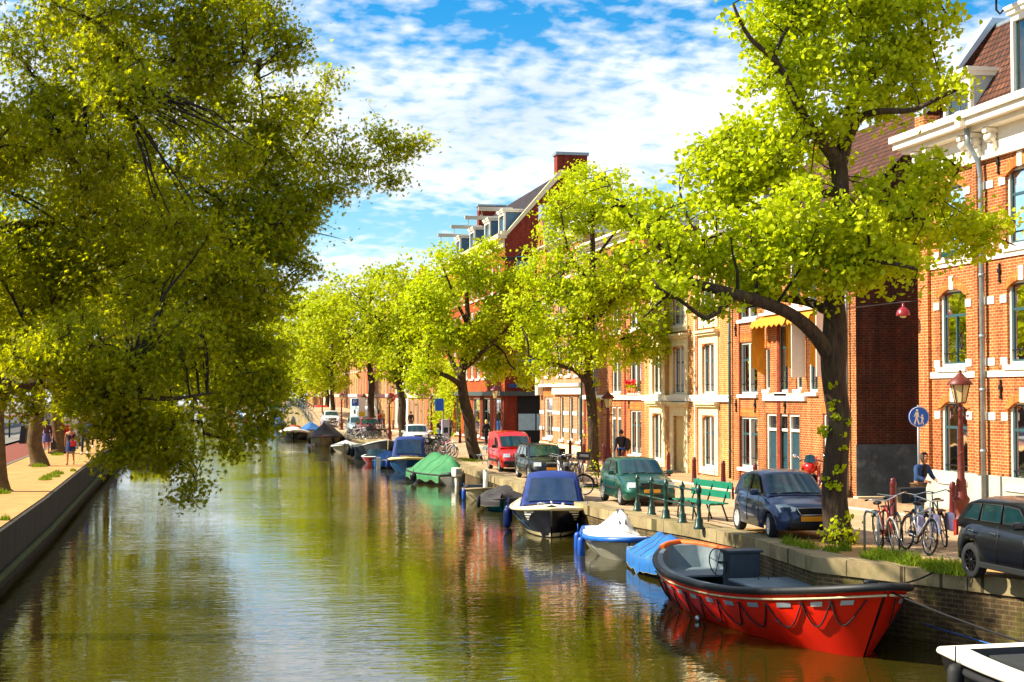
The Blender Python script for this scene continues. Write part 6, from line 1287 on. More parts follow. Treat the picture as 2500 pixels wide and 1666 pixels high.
RS = boat('speedboat', 'small red speedboat with dark windscreen behind the blue tarped boat', 10.9, 92.2, R(-6)); g_, *_q = hull(RS, 4.2, 1.8, (.45, .45, .5), (pm('red_gelcoat', 'D81E10', .3, coat=.6), GREYB, WHITE), rail=.03)
m = mb(); m.grid([[(-.65, -.2, .5), (0, -.5, .52), (.65, -.2, .5)], [(-.5, .15, .85), (0, -.1, .88), (.5, .15, .85)]]); m.build('windscreen', CARGLASS_D, RS)
# dark steel sloop
DS = boat('steel_sloop', 'large dark grey riveted steel sloop with white sheer line and black fenders', 11.55, 98.5, math.atan2(.8, 8.6))
g_, *_q = hull(DS, 7.6, 2.3, (.85, .85, 1.35), (pm('dark_steel_hull', '3A3C42', .5, var=.25, scale=2, stain=('5C5A58', .5)), pm('olive_grey_inner', '7C7C60', .7), pm('pale_sheer', 'C8C8C4', .5)), rim=.3, rail=.035, floor=.35, bow_rake=.7, topmat=pm('olive_grey_inner', '7C7C60'))
for s, sg in ((.08, -1), (.35, -1)): fender(DS, g_(s, sg, -.1, .16), RUBBER, .6, .14)
m = mb(); m.prism([(-.9, -1.0, 1.0), (.9, -1.0, 1.0), (.4, -3.0, 1.22), (-.4, -3.0, 1.22)], (0, 0, .06)); m.build('foredeck', WHITE, DS)
m = mb(); m.tube([(.0, -3.85, 1.4), (.0, -3.6, .0)], .02, 5); m.build('stem_post', CREAM, DS)
S2 = boat('rowing_boat', 'white rowing boat with pale cover left of the dark steel sloop', 10.9, 111.5, R(-8)); g_, *_q = hull(S2, 5.5, 2.0, (.5, .5, .65), (WHITE, GREYB, pm('grey_hull', '6A747A')), inner=False, rail=.05); tarp(S2, 5.5, g_, cloth('white_cover', 'E2E0DE'), [(0, .1), (.4, .35), (1, .1)], drop=.12, seed=9); fender(S2, g_(.3, -1, 0, .14), RUBBER, .5, .13)
CT = boat('tent_boat', 'cream wooden boat with a pointed black tent cover', 10.8, 127.5, R(-12)); g_, *_q = hull(CT, 7.0, 2.5, (.75, .75, .8), (pm('cream_hull', 'DCCFA4'), GREYB, pm('orange_band', 'C85A1E', .5)), inner=False, rail=.03, round_bow=.4); tarp(CT, 7, g_, cloth('black_tarpaulin', '2E2A2C'), [(0, .5), (.3, 1.1), (.7, 1.15), (.85, .5), (1, .05)], drop=.1, wr=.04, seed=2, sharp=1.0)
m = mb(); m.grid([[onhull(CT, s/16, -1, .02, .012) for s in range(17)], [onhull(CT, s/16, -1, .14, .012) for s in range(17)]]); m.build('orange_boot_stripe', pm('orange_band', 'C85A1E'), CT)
for s in (.9, .6, .3): fender(CT, g_(s, -1, -.1, .1), RUBBER, .55, .1); fender(CT, g_(s, 1, -.1, .1), RUBBER, .55, .1)
WM = boat('motorboat', 'white motorboat with blue pointed cover beyond the tent boat', 11.1, 148.5, R(-10)); g_, *_q = hull(WM, 7, 2.4, (.7, .7, .9), (WHITE, GREYB, pm('blue_band', '1660B8')), inner=False, rail=.05); tarp(WM, 7, g_, cloth('blue_cover', '1C5E9C'), [(0, .3), (.5, .9), (.8, .2), (1, .05)], drop=.08, seed=5)
RW = boat('motorboat', 'white motorboat with red and brown cockpit seats, moored outermost', 9.3, 145.5, R(-6)); g_, *_q = hull(RW, 7.5, 2.6, (.7, .7, .95), (pm('black_lower_hull', '1A1C1E', .4), CREAM, WHITE), rim=.4, rail=.14, topmat=WHITE)
m = mb(); m.ball((0, .3, .95), .55, sc=(1.3, 1, .7)); m.build('cockpit_seat', pm('rust_red_vinyl', 'A8401C', .6), RW); m = mb(); m.ball((0, -2.4, .8), .8, sc=(1.1, 1.6, .5)); m.build('foredeck', WHITE, RW)
B2 = boat('rowing_boat', 'boat in vivid blue tarpaulin moored at the hump bridge wall', 10.2, 192, R(-5)); g_, *_q = hull(B2, 8, 2.2, (.6, .6, .7), (pm('turquoise_hull', '1492A8'), GREYB, WHITE), inner=False, rail=.05); tarp(B2, 8, g_, TB, [(0, .4), (.5, .9), (1, .3)], drop=.3, seed=6)
PN = boat('pontoon', 'dark flat pontoon moored beyond the blue tarped boat', 9.6, 204, 0, cat='pontoon'); m = mb(); m.cbox((0, 0, .45), (2.4, 9, .9), .1); m.build('deck', GREYD, PN); m = mb(); m.cbox((0, 0, .93), (2.5, 9.1, .06), .02); m.build('deck_edge', CREAM, PN)
for i, (X, Y, col, lb) in enumerate(((9.6, 232, 'D8D4C4', 'distant white boat beyond the pontoon'), (9.3, 246, '2C8C7C', 'distant sea green covered boat'), (9.2, 258, 'C02A18', 'distant red and white boat'), (9.0, 270, '2A6CC0', 'distant boat with bright blue cover'), (8.4, 286, 'D8D4C4', 'distant white and blue boat near the bend'), (7.8, 304, 'D0281A', 'farthest red boat at the canal bend'))):
    b_ = boat('moored_boat', lb, X, Y, 0, 'small boats moored far along the right bank'); g_, *_q = hull(b_, 7, 2.4, (.8, .8, 1), (pm('far_hull_'+'abcdef'[i], col, .5), GREYB, WHITE), inner=False, rail=.06); tarp(b_, 7, g_, [cloth('white_cover', 'E2E0DE'), TB, cloth('white_cover', 'E2E0DE'), TB, TB, cloth('red_cover', 'C8281C')][i], [(0, .3), (.5, .9), (1, .2)], drop=.2, seed=i)
FP = boat('floating_planter', 'dark floating raft with green plants under the plane tree by the left quay', -2.6, 97, 0, cat='raft'); m = mb(); m.cbox((0, 0, .15), (2.4, 9, .5), .08); m.build('raft', GREYD, FP)
leaves('plants', np.array([[random.uniform(-1.1, 1.1), random.uniform(-4.3, 4.3), random.uniform(.4, 1.2)] for _ in range(1500)]), .22, 'far', LEAF2, FP)
# ------------------------------------------------------------------ street furniture
LGLASS = pm('lantern_glass', 'D8C890', .15, var=.2, coat=.6)
def lamp(label, X, Y, z, crown=False, h=3.55, group='street lamps on the right bank'):
    t = thing('street_lamp', label, 'street lamp', (X, Y, z), .3, group); k = h/3.55; s = mb()
    s.lathe([(.2*1, 0), (.2, .12), (.17, .16), (.15, .5), (.19, .56), (.2, .62), (.14, .7), (.115, 1.0), (.12, 1.02), (.085, 1.1), (.075, 1.6), (.06, 2.3), (.065, 2.32), (.055, 2.36), (.05, 2.62), (.07, 2.66), (.04, 2.7), (.05, 2.78), (.08, 2.8)], (0, 0, 0), 14)
    for v in range(60): pass
    sp = [(.082*math.cos(a*.5)*(1-a*.006), .082*math.sin(a*.5)*(1-a*.006), 1.1+a*.028) for a in range(40)]; s.tube(sp, .012, 4)
    s.v = [(x, y, zz*k) for x, y, zz in s.v]; s.build('post', RUST, t)
    c = mb(); c.cyl((-.24, 0, 2.52*k), (.24, 0, 2.52*k), .016, n=6); c.ball((-.24, 0, 2.52*k), .03); c.ball((.24, 0, 2.52*k), .03); c.build('ladder_bar', RUST, t)
    g = mb(); z0, z1 = 2.82*k, 3.25*k; g.lathe([(.12, z0), (.22, z1)], (0, 0, 0), 6, False); g.build('lantern_glass', LGLASS, t)
    f = mb()
    for i in range(6): a = math.pi*i/3; f.cyl((.125*math.cos(a), .125*math.sin(a), z0), (.228*math.cos(a), .228*math.sin(a), z1), .013, n=5)
    f.ring((0, 0, z0), (0, 0, 1), .125, .018, 6, 5); f.ring((0, 0, z1), (0, 0, 1), .23, .02, 6, 5); f.build('lantern_frame', RUST, t)
    r = mb(); r.lathe([(.3, z1-.01), (.3, z1+.02), (.2, z1+.13), (.1, z1+.2), (.08, z1+.24), (.03, z1+.27), (.045, z1+.3), (.0, z1+.36)], (0, 0, 0), 12 if crown else 12); 
    if crown:
        for i in range(12): a = math.pi*i/6; r.cyl((.27*math.cos(a), .27*math.sin(a), z1), (.3*math.cos(a), .3*math.sin(a), z1+.12), .02, 0, n=4)
    r.build('cap', WINE if crown else RUST, t); return t
lamp('rust red street lamp in front of the orange brick house, beside the parked bicycles', 17.55, 32.6, gz(32.6), h=3.6)
lamp('rust red street lamp behind the green hatchback, left of the man with the backpack', 17.5, 63.3, 1.2, h=3.45); lamp('street lamp with a red crown lantern behind the red van', 17.5, 88.5, 1.2, True, 3.9)
lamp('street lamp next to the climbing plant, right of the white vintage car', 19.0, 123, 1.2, h=3.3); lamp('street lamp with thick base between parked bicycles and the vintage car', 13.6, 107.5, 1.2, h=3.4); lamp('street lamp standing in front of the ambulance', 13.9, 127, 1.2, h=3.4)
lamp('street lamp on the quay edge beyond the silver car', 13.7, 144.5, 1.2, h=3.6); lamp('street lamp beside the white hatchback', 14.3, 174, 1.2, h=3.7); lamp('farthest street lamp, left of the hump bridge', 12.9, 222, 1.2, h=4.5)
b0 = thing('bollard', '', 'bollard', (0, 0, -50), 0, 'dark red bollards along the pavement'); m = mb()
m.lathe([(.11, 0), (.11, .05), (.095, .08), (.075, .78), (.085, .8), (.085, .86), (.06, .9), (.07, .95), (.0, .99)], (0, 0, 0), 12); m.build('post', WINE, b0); m = mb()
for zz in (.66, .7): m.ring((0, 0, zz), (0, 0, 1), .08, .008, 12, 4)
m.build('collar', WINE, b0)
for i, (px, py, lb) in enumerate(((1632, 1165, 'dark red bollard in front of the tall pale doorway'), (1695, 1180, 'dark red bollard below the white framed window right of the pale doorway'), (1766, 1192, 'dark red bollard beside the drainpipe between the cream and brown houses'), (1844, 1202, 'dark red bollard behind the roof of the navy hatchback'), (2181, 1260, 'dark red bollard by the person in the denim jacket'), (2327, 1275, 'dark red bollard next to the nearest street lamp'),
        (1521, 1156, 'dark red bollard behind the legs of the man with the backpack'), (1474, 1134, 'dark red bollard left of the second street lamp'), (1425, 1133, 'dark red bollard behind the parked bicycles, right one'), (1392, 1122, 'dark red bollard behind the parked bicycles, left one'), (1292, 1110, 'dark red bollard behind the black estate car'), (1162, 1087, 'dark red bollard right of the leaning linden trunk'), (1123, 1082, 'dark red bollard left of the leaning linden trunk'), (1141, 1085, 'dark red bollard behind the leaning linden trunk'),
        (1240, 1098, 'dark red bollard behind the red van'), (938, 1046, 'dark red bollard beside the red shirt walker'), (960, 1050, 'dark red bollard left of the linden behind the vintage car'))):
    p = GR(px, py); o = b0 if i == 0 else dup(b0); o.location = p; o['label'] = lb
# railing on the quay
fp_ = [GR(x, y) for x, y in ((1556, 1249), (1591, 1258.5), (1626, 1269), (1666, 1279.5), (1706.6, 1292))]
rl = thing('quay_railing', 'dark green cast iron railing with five posts and two rails on the quay edge', 'railing', fp_[2])
for p in fp_:
    q = p - fp_[2]; m = mb(); m.lathe([(.13, 0), (.13, .05), (.1, .08), (.1, .22), (.06, .27), (.045, .5), (.06, .56), (.06, .62), (.045, .68), (.045, .8), (.07, .84), (.07, .92), (.05, .95), (.03, 1.0), (0, 1.03)], q, 8); m.build('post', DKGREEN, rl)
for a, b in zip(fp_, fp_[1:]):
    for h in (.48, .86): m = mb(); m.cyl(a-fp_[2]+Vector((0, 0, h)), b-fp_[2]+Vector((0, 0, h)), .024, n=8); m.build('rail', DKGREEN, rl)
# bench
bn = thing('bench', 'green wooden park bench with slatted back beside the iron railing', 'bench', on_street(12.5, 36.3), R(8))
BG = pm('bench_green', '0C765A', .5, var=.12, scale=5)
for (x, z, nm) in ((-.28, .46, 'seat'), (-.1, .46, 'seat'), (.08, .46, 'seat'), (.2, .66, 'backrest'), (.27, .88, 'backrest')):
    m = mb(); m.cbox((x, 0, z), (.15 if nm == 'seat' else .03, 2.1, .035 if nm == 'seat' else .17), .01); m.build(nm, BG, bn)
for y in (-.85, 0, .85):
    m = mb(); m.tube([(-.3, y, .0), (-.26, y, .42), (.1, y, .42), (.3, y, .98)], .022, 6); m.tube([(.08, y, .42), (.24, y, 0)], .022, 6); m.build('leg', DKGREEN, bn)
# bicycles
def bike_proto(col, extras=(), fender=BLACK, upright=True):
    t = thing('bicycle', '', 'bicycle', (0, 0, -50)); F = pm('bike_'+col, col, .35, var=.1, coat=.4); r = .34; wb = .54
    for y in (-wb, wb):
        m = mb(); m.ring((0, y, r), (1, 0, 0), r-.02, .02, 28, 6); w_ = m.build('wheel', TYRE, t); m = mb(); m.ring((0, y, r), (1, 0, 0), r-.045, .01, 24, 4)
        for k in range(12): a = math.pi*k/6; m.cyl((0, y, r), (0, y+(r-.04)*math.cos(a), r+(r-.04)*math.sin(a)), .0035, n=3, cap=False)
        m.cyl((-.04, y, r), (.04, y, r), .02, n=6); m.build('rim', CHROME, w_)
        m = mb(); a0 = (.1, 1.0) if y < 0 else (.0, .95); m.tube([(0, y+(r+.02)*math.cos(math.pi*(a0[0]+(a0[1]-a0[0])*k/8)), r+(r+.02)*math.sin(math.pi*(a0[0]+(a0[1]-a0[0])*k/8))) for k in range(9)], .018, 4); m.build('mudguard', fender, t)
    m = mb(); bb = (0, .06, .3); st_ = (0, .2, .86); hd = (0, -.36, .88); hd2 = (0, -.39, .7)
    for a, b, q in ((bb, st_, .016), (bb, hd2, .018), ((0, .17, .72), hd, .016), (hd, hd2, .02), (hd2, (0, -wb, r), .013), (bb, (0, wb, r), .011), ((0, .19, .76), (0, wb, r), .009), ((0, -.34, .98), hd, .013)): m.cyl(a, b, q, n=6)
    m.build('frame', F, t)
    m = mb(); m.tube([(-.3, -.14, 1.04), (-.27, -.3, 1.06), (0, -.36, 1.0), (.27, -.3, 1.06), (.3, -.14, 1.04)], .013, 6); m.mi = 1; m.cyl((-.3, -.2, 1.045), (-.3, -.08, 1.035), .018, n=6); m.cyl((.3, -.2, 1.045), (.3, -.08, 1.035), .018, n=6); m.build('handlebar', [CHROME, BLACK], t)
    m = mb(); m.ball((0, .24, .92), .11, sc=(.75, 1.3, .35)); m.cyl((0, .2, .84), (0, .2, .9), .013, n=6); m.build('saddle', BLACK, t)
    m = mb(); m.ring((.05, .06, .3), (1, 0, 0), .085, .012, 14, 4); m.cyl((-.12, .02, .16), (-.05, .06, .3), .01, n=5); m.cyl((.12, .1, .44), (.05, .06, .3), .01, n=5); m.cbox((-.13, .02, .15), (.09, .07, .02), .005); m.cbox((.13, .1, .45), (.09, .07, .02), .005); m.cbox((.05, .32, .33), (.02, .5, .12), .02); m.build('crankset', BLACK, t)
    m = mb(); m.cbox((0, .5, .73), (.14, .42, .02), .005)
    for sg in (-1, 1): m.cyl((sg*.06, .6, .73), (sg*.05, wb, r), .006, n=4)
    m.build('rack', BLACK, t); m = mb(); m.cbox((0, .74, .62), (.06, .03, .05), .01); m.build('rear_light', LAMPR, t)
    if 'crate' in extras:
        m = mb(); m.cbox((0, -.62, .98), (.5, .36, .3), .02); m.mi = 1; m.cbox((0, -.81, 1.0), (.34, .01, .1), .0); m.build('front_crate', [BLACK, ZINC], t)
    if 'bag' in extras:
        m = mb()
        for sg in (-1, 1): m.cbox((sg*.15, .56, .5), (.14, .36, .36), .06)
        m.build('pannier', pm('lilac_canvas', 'B8AECB', .8), t)
    if 'seat' in extras: m = mb(); m.cbox((0, .52, .85), (.28, .26, .2), .06); m.cbox((0, .64, 1.05), (.27, .08, .35), .05); m.build('child_seat', BLACK, t)
    return t
protos = [bike_proto('141418'), bike_proto('2C5E8C', ('crate',)), bike_proto('B81E1E', (), WHITE), bike_proto('1E4436', ('bag',)), bike_proto('18181C', ('seat',)), bike_proto('D8D8DC', (), CHROME), bike_proto('46A0C8', ('crate', 'bag'))]
used = [False]*len(protos)
def bike(k, X, Y, rz, label, group, z=None, lean=4):
    o = protos[k] if not used[k] else dup(protos[k]); used[k] = True
    o.location = (X, Y, (gz(Y) if z is None else z)); o.rotation_euler = (0, R(lean), R(rz)); o['label'] = label; o['group'] = group; return o
g1 = 'bicycles parked near the nearest street lamp'; q = GR(2235, 1358)
bike(2, q.x-.1, q.y+.9, -10, 'red and white mountain bicycle leaning on the steel hoop over the tall grass', g1, lean=-9); bike(5, q.x+.3, q.y+.55, -4, 'silver white bicycle leaning against the red one in the grass', g1, lean=8)
bike(6, q.x+.95, q.y+1.6, 166, 'light blue city bicycle with big black front crate and lilac panniers', g1, lean=3); bike(0, q.x+.6, q.y+2.1, -14, 'black bicycle half hidden behind the light blue one', g1, lean=-5); bike(3, q.x+1.5, q.y+1.9, 162, 'dark green bicycle with pannier bags beside the black hatchback', g1, lean=6)
hp = thing('bike_hoop', 'steel hoop stand holding the red mountain bicycle', 'bike stand', (q.x-.45, q.y+.9, gz(q.y))); m = mb(); m.tube([(-.0, -.3, 0), (0, -.3, .65), (0, -.22, .75), (0, .22, .75), (0, .3, .65), (0, .3, 0)], .024, 8); m.build('hoop', ZINC, hp)
g2 = 'bicycles parked between the black estate car and the linden'
for i, (px, py, k, rz, lb) in enumerate(((1362, 1178, 0, 12, 'black bicycle nearest the bonnet of the black estate car'), (1377, 1184, 5, -8, 'silver bicycle with rear reflector second from the estate car'), (1392, 1176, 4, 8, 'bicycle with a black child seat left of the linden trunk'), (1408, 1180, 0, 4, 'black upright bicycle in the middle of the row by the linden'), (1424, 1176, 1, -6, 'blue framed bicycle with front crate closest to the linden trunk'), (1352, 1165, 3, 16, 'green bicycle at the back of the row by the estate car'))):
    p = GR(px, py); bike(k, p.x, p.y+.6, rz+180*(i % 2), lb, g2)
p = GR(1432, 1213); bike(0, p.x+.6, p.y+.5, 78, 'black bicycle seen side on, leaning at the foot of the linden', g2, lean=6)
g3 = 'bicycles in the rack by the white meter post'
for i in range(8): p = GR(1036+i*8, 1108+i*1.5); bike([0, 1, 5, 3, 0, 4, 2, 5][i], p.x, p.y, 70+i*3 if i < 6 else 30, ['black bicycle at the left end of the rack by the meter post', 'blue crate bicycle second in the rack by the meter post', 'silver bicycle third in the rack by the meter post', 'green bicycle in the middle of the rack by the meter post', 'black bicycle right of the green one in the meter post rack', 'child seat bicycle in the rack by the meter post', 'red bicycle near the right end of the meter post rack', 'white bicycle touching the meter post'][i], g3)
g4 = 'bicycles crowded behind the dark steel sloop'
for i in range(9): p = GR(868+i*8, 1074-i*.4); bike([5, 2, 0, 1, 0, 3, 4, 0, 0][i], p.x, p.y+(i % 2), 55+i*7, ['silver bicycle at the left end of the crowd behind the steel sloop', 'red bicycle second in the crowd behind the steel sloop', 'black bicycle third in the crowd behind the steel sloop', 'blue crate bicycle in the crowd behind the steel sloop', 'black bicycle in the middle of the crowd behind the sloop', 'green bicycle with bags in the crowd behind the steel sloop', 'child seat bicycle in the crowd behind the steel sloop', 'black bicycle second from the right of the crowd', 'black bicycle with large wheel at the right end of the crowd'][i], g4)
g5 = 'bicycles by the white hatchback'
for i in range(4): p = GR(800+i*8, 1043+i*2); bike([3, 0, 5, 0][i], p.x, p.y, 60+i*10, ['green bicycle left of the row by the white hatchback', 'black bicycle second in the row by the white hatchback', 'silver bicycle third in the row by the white hatchback', 'black bicycle nearest the lamp post by the white hatchback'][i], g5)
for i in range(2): p = GR(1018+i*8, 1086); bike([1, 0][i], p.x, p.y, 20+i*20, ['blue bicycle locked left of the vintage car', 'black bicycle locked beside the linden behind the vintage car'][i], 'bicycles locked left of the vintage car')
# hump bridge
hb = thing('hump_bridge', 'pale stone hump bridge with dark green iron railing over a side canal', 'bridge')
prof = [(158, 1.25), (166, 1.7), (174, 2.5), (180, 2.85), (188, 3.0), (196, 2.8), (204, 2.2), (212, 1.6), (217, 1.25)]
def hz_(Y):
    for a, b in zip(prof, prof[1:]):
        if a[0] <= Y <= b[0]: return a[1]+(b[1]-a[1])*(Y-a[0])/(b[0]-a[0])
    return 1.25
m = mb(); SB = brick('bridge_stone', 'B09A6C', '9E885C', 'C4B48C', bw=.6, bh=.3, dirt=.4, stain=('6E6238', .5))
arch = [(182, .2), (182.4, 1.0), (184, 1.7), (187, 1.95), (190, 1.7), (191.6, 1.0), (192, .2)]
rows = [[(11.9, y, z) for y, z in [(a, z) for a, z in prof]], [(11.9, a, -.5 if not 182 <= a <= 192 else 1.95) for a, z in prof]]; m.grid(rows, False); m.build('side_wall', SB, hb)
m = mb(); m.prism([(11.85, y, z) for y, z in arch], (.6, 0, 0)); m.build('arch_dark_fill', BLACK, hb)  # solid black shape paints the dark beneath the arch
m = mb(); m.grid([[(11.9, a, z) for a, z in prof], [(18, a, max(1.22, z)) for a, z in prof]]); m.build('deck', pave, hb)
m = mb(); m.grid([[(11.8, a, z-.02) for a, z in prof], [(11.8, a, z+.14) for a, z in prof]], False); m.grid([[(11.8, a, z+.14) for a, z in prof], [(12.2, a, z+.14) for a, z in prof]], False); m.build('coping', stone, hb)
m = mb(); m.tube([(12, a, z+1.15) for a, z in prof], .03, 6); m.tube([(12, a, z+.7) for a, z in prof], .03, 5); m.tube([(12, a, z+.3) for a, z in prof], .03, 5)
for Y in np.arange(158, 217.1, 2.0): m.cyl((12, Y, hz_(Y)), (12, Y, hz_(Y)+1.2), .025 if int(Y) % 4 else .05, n=5)
m.build('railing', DKGREEN, hb)
g6 = 'bicycles along the hump bridge railing'
for i in range(7): Y = 176+i*3.2; bike([0, 5, 0, 3, 1, 0, 4][i], 12.6, Y, 80+i*5, ['black bicycle lowest on the near slope of the hump bridge', 'silver bicycle on the near slope of the hump bridge', 'black bicycle just before the top of the hump bridge', 'green bicycle with bags at the top of the hump bridge', 'blue crate bicycle just past the top of the hump bridge', 'black bicycle on the far slope of the hump bridge', 'child seat bicycle last on the hump bridge'][i], g6, z=hz_(Y)+.05)
# signs
sg = thing('pedestrian_sign', 'round blue sign with white adult and child on a grey pole at the alley', 'road sign', on_street(18.2, 36.0), R(-8)); hs = 4.5-52/93-gz(36)
m = mb(); m.cyl((0, 0, 0), (0, 0, hs+.3), .03, n=8); m.build('pole', ZINC, sg); m = mb(); m.lathe([(0, -.012), (.27, -.012), (.27, .012), (0, .012)], (0, -.045, hs), 32, False, (0, 1, 0)); m.build('disc', pm('sign_blue', '0A5CC8', .4, var=.03), sg)
def flat(pts_, y=-.062, nm='symbol', mat=WHITE, par=sg, dz=hs):
    m = mb(); m.prism([(x, y, z+dz) for x, z in pts_], (0, -.003, 0)); m.build(nm, mat, par)
m = mb(); m.ring((0, -.06, hs), (0, 1, 0), .255, .006, 32, 4); m.build('rim', WHITE, sg)
disc = lambda cx, cz, r_, n=12: [(cx+r_*math.cos(2*math.pi*k/n), cz+r_*math.sin(2*math.pi*k/n)) for k in range(n)]
fg = mb()
for P_ in (disc(-.05, .17, .033), [(-.085, .125), (-.015, .125), (.0, .0), (-.02, -.01), (-.035, .06), (-.035, -.03), (.02, -.19), (-.02, -.2), (-.06, -.05), (-.1, -.2), (-.14, -.19), (-.09, -.03), (-.09, .06), (-.125, .0), (-.14, .01)], disc(.085, .04, .025), [(.06, .01), (.11, .01), (.13, -.07), (.115, -.075), (.1, -.03), (.1, -.08), (.125, -.19), (.1, -.19), (.08, -.1), (.06, -.19), (.035, -.19), (.065, -.08), (.06, -.04), (.02, -.0), (.01, -.015)]):
    fg.add([(x, -.0605, z+hs) for x, z in P_], [tuple(range(len(P_)))], False)
fg.build('walking_figures', WHITE, sg)
hl = FX(2205, 765, XF-.5); t = thing('hanging_lamp', 'dark red dome lamp hanging on a wire across the alley', 'lamp', hl); a = FX(2140, 744, XF-.5)-hl; b = Vector((XF-.05, 39.7, FX(2245, 737, XF).z))-hl
a = Vector((0, 43.9-hl.y, a.z)); m = mb(); m.tube([a, (0, 0, .32), b], .014, 4); m.build('wire', BLACK, t); m = mb(); m.lathe([(.03, .3), (.035, .18), (.08, .16), (.17, .08), (.2, -.04), (.2, -.08), (0, -.06)], (0, 0, 0), 16); m.build('shade', pm('lamp_red', '8E1420', .3, var=.1, coat=.5), t); m = mb(); m.ball((0, 0, -.09), .1, sc=(1, 1, .5)); m.build('bulb_cover', LGLASS, t)
p = GR(1087, 1106); t = thing('meter_post', 'tall white and blue parking meter column', 'parking meter', p); m = mb(); m.cbox((0, 0, .95), (.42, .35, 1.9), .03); m.build('cabinet', pm('pale_grey_lilac', 'A9A9C4', .5, var=.08), t); m = mb(); m.cyl((-.1, 0, 1.9), (-.1, 0, 3.0), .04, n=6); m.build('pole', ZINC, t); m = mb(); m.cbox((-.35, 0, 2.75), (.5, .06, .7), .02); m.build('blue_sign', pm('sign_blue', '0A5CC8'), t); m = mb(); m.cbox((0, -.18, 1.3), (.26, .02, .3), .01); m.build('screen', CARGLASS_D, t)
def psign(px, py, lb, blue=True, h=2.8, red=False):
    p = GR(px, py); t = thing('parking_sign' if not red else 'no_entry_sign', lb, 'road sign', p); m = mb(); m.cyl((0, 0, 0), (0, 0, h+.2), .035, n=6); m.build('pole', pm('signal_yellow', 'E8C810'), t)
    if red:
        m = mb(); m.lathe([(0, -.02), (.36, -.02), (.36, .02), (0, .02)], (0, -.06, h), 24, False, (0, 1, 0)); m.build('disc', pm('sign_red', 'C01818', .4), t); m = mb(); m.cbox((0, -.09, h), (.5, .01, .12), 0); m.build('white_bar', WHITE, t); return
    m = mb(); m.cbox((0, -.05, h-.5), (.55, .03, 1.6), .01); m.mi = 1; m.cbox((0, -.07, h-1.05), (.5, .01, .35), 0); m.build('plate', [WHITE, pm('signal_yellow', 'E8C810')], t)
    if blue: m = mb(); m.cbox((-.55, -.05, h-.1), (.55, .03, .6), .01); o = m.build('blue_plate', pm('sign_blue', '0A5CC8'), t); m = mb(); m.tube([(-.65, -.075, h-.32), (-.65, -.075, h+.1), (-.5, -.075, h+.1), (-.44, -.075, h), (-.5, -.075, h-.08), (-.65, -.075, h-.08)], .03, 4); m.build('letter_p', WHITE, o)
psign(883, 1063, 'parking sign with blue P and white and yellow plate before the ambulance'); psign(980, 1062, 'white and yellow information board left of the linden trunk', False); psign(954, 1066, 'red round no entry sign with white bar beside the lamp', red=True, h=3.1)
# post in the water, chairs at the linden, recycling post etc.
p = G(1185, 1218, WZ); t = thing('mooring_post', 'white mooring post standing in the water beside the small rowing boat', 'post', p); m = mb(); m.cyl((0, 0, -.5), (0, 0, 1.1), .09, n=10); m.mi = 1; m.lathe([(.095, 1.1), (.06, 1.16), (0, 1.18)], (0, 0, 0), 10); m.build('post', [WHITE, ZINC], t)
# geraniums
p = Vector((XF-.18, (fy(1565)+fy(1538))/2, 4.6)); t = thing('geranium_box', 'red geraniums in orange pots on the window sill of the pale orange house', 'flowers', p); m = mb()
for k in (-.5, -.15, .25, .6): m.lathe([(.07, 0), (.1, .2), (.085, .2), (0, .18)], (0, k, 0), 10)
m.build('pot', pm('terracotta', 'C86A2E', .8), t); leaves('leaves', np.array([[random.gauss(0, .08), random.uniform(-.7, .8), random.uniform(.2, .45)] for _ in range(160)]), .09, 'linden', LEAF2, t); leaves('blossoms', np.array([[random.gauss(-.05, .08), random.uniform(-.7, .8), random.uniform(.4, .6)] for _ in range(120)]), .09, 'linden', pm('geranium_red', 'E01414', .6), t)
# climbing plant at the far house
pc = []
for _ in range(3500): y = random.uniform(112, 124); z = random.uniform(1.3, 7.5); pc.append([19.9+random.gauss(0, .3)-.4*math.sin(z*.6), 121+random.gauss(0, 2.2)+.6*math.sin(z), z])
t = thing('climbing_plant', 'green climbing plant covering the wall beside the fourth street lamp', 'plant', (0, 0, 0)); leaves('foliage', np.array(pc), .22, 'far', LEAF3, t); m = mb(); m.tube([(20.1, 121, 1.2), (20.0, 121.3, 3), (20.1, 120.8, 5), (19.9, 121.5, 7)], .05, 5); m.build('stem', BARK, t)
# folding chair beside the leaning linden
p = GR(1178, 1134); t = thing('folding_chair', 'thin grey folding chair between the leaning linden and the red van', 'chair', p, R(-60)); m = mb(); m.cbox((0, 0, .45), (.42, .42, .025), .01); m.build('seat', ZINC, t); m = mb(); m.cbox((0, .22, .78), (.42, .02, .2), .01); m.build('backrest', ZINC, t)
for sx in (-.19, .19): m = mb(); m.tube([(sx, -.2, 0), (sx, .22, .85)], .012, 5); m.tube([(sx, .22, 0), (sx, -.18, .45)], .012, 5); m.build('leg', ZINC, t)
# ------------------------------------------------------------------ left bank furniture
p = G(160, 1107, LZ); t = thing('advertising_panel', 'free standing advertising panel with red shapes on white paper', 'advert', p, R(-8)); m = mb(); m.cbox((0, .0, 1.05), (1.25, .22, 1.7), .03); m.cbox((0, 0, .12), (.9, .2, .3), .02); m.build('case', pm('pale_blue_steel', '9FB4B8', .4, metal=.4), t)
m = mb(); m.cbox((.03, -.12, 1.05), (1.08, .02, 1.5), .0); ps = m.build('poster', pm('poster_white', 'E6DAD0', .4, var=.05), t); m = mb()
for P_ in (disc(-.25, .52, .16, 9), [(-.5, .62), (-.1, .6), (-.02, .3), (-.4, .2)], [(-.1, .3), (.15, .36), (.25, -.1), (-.15, -.2), (-.3, 0)], [(-.5, -.5), (-.15, -.45), (-.2, -.7), (-.5, -.72)], disc(.2, -.4, .09, 8)): m.prism([(x, -.132, z+1.05) for x, z in P_], (0, -.004, 0))
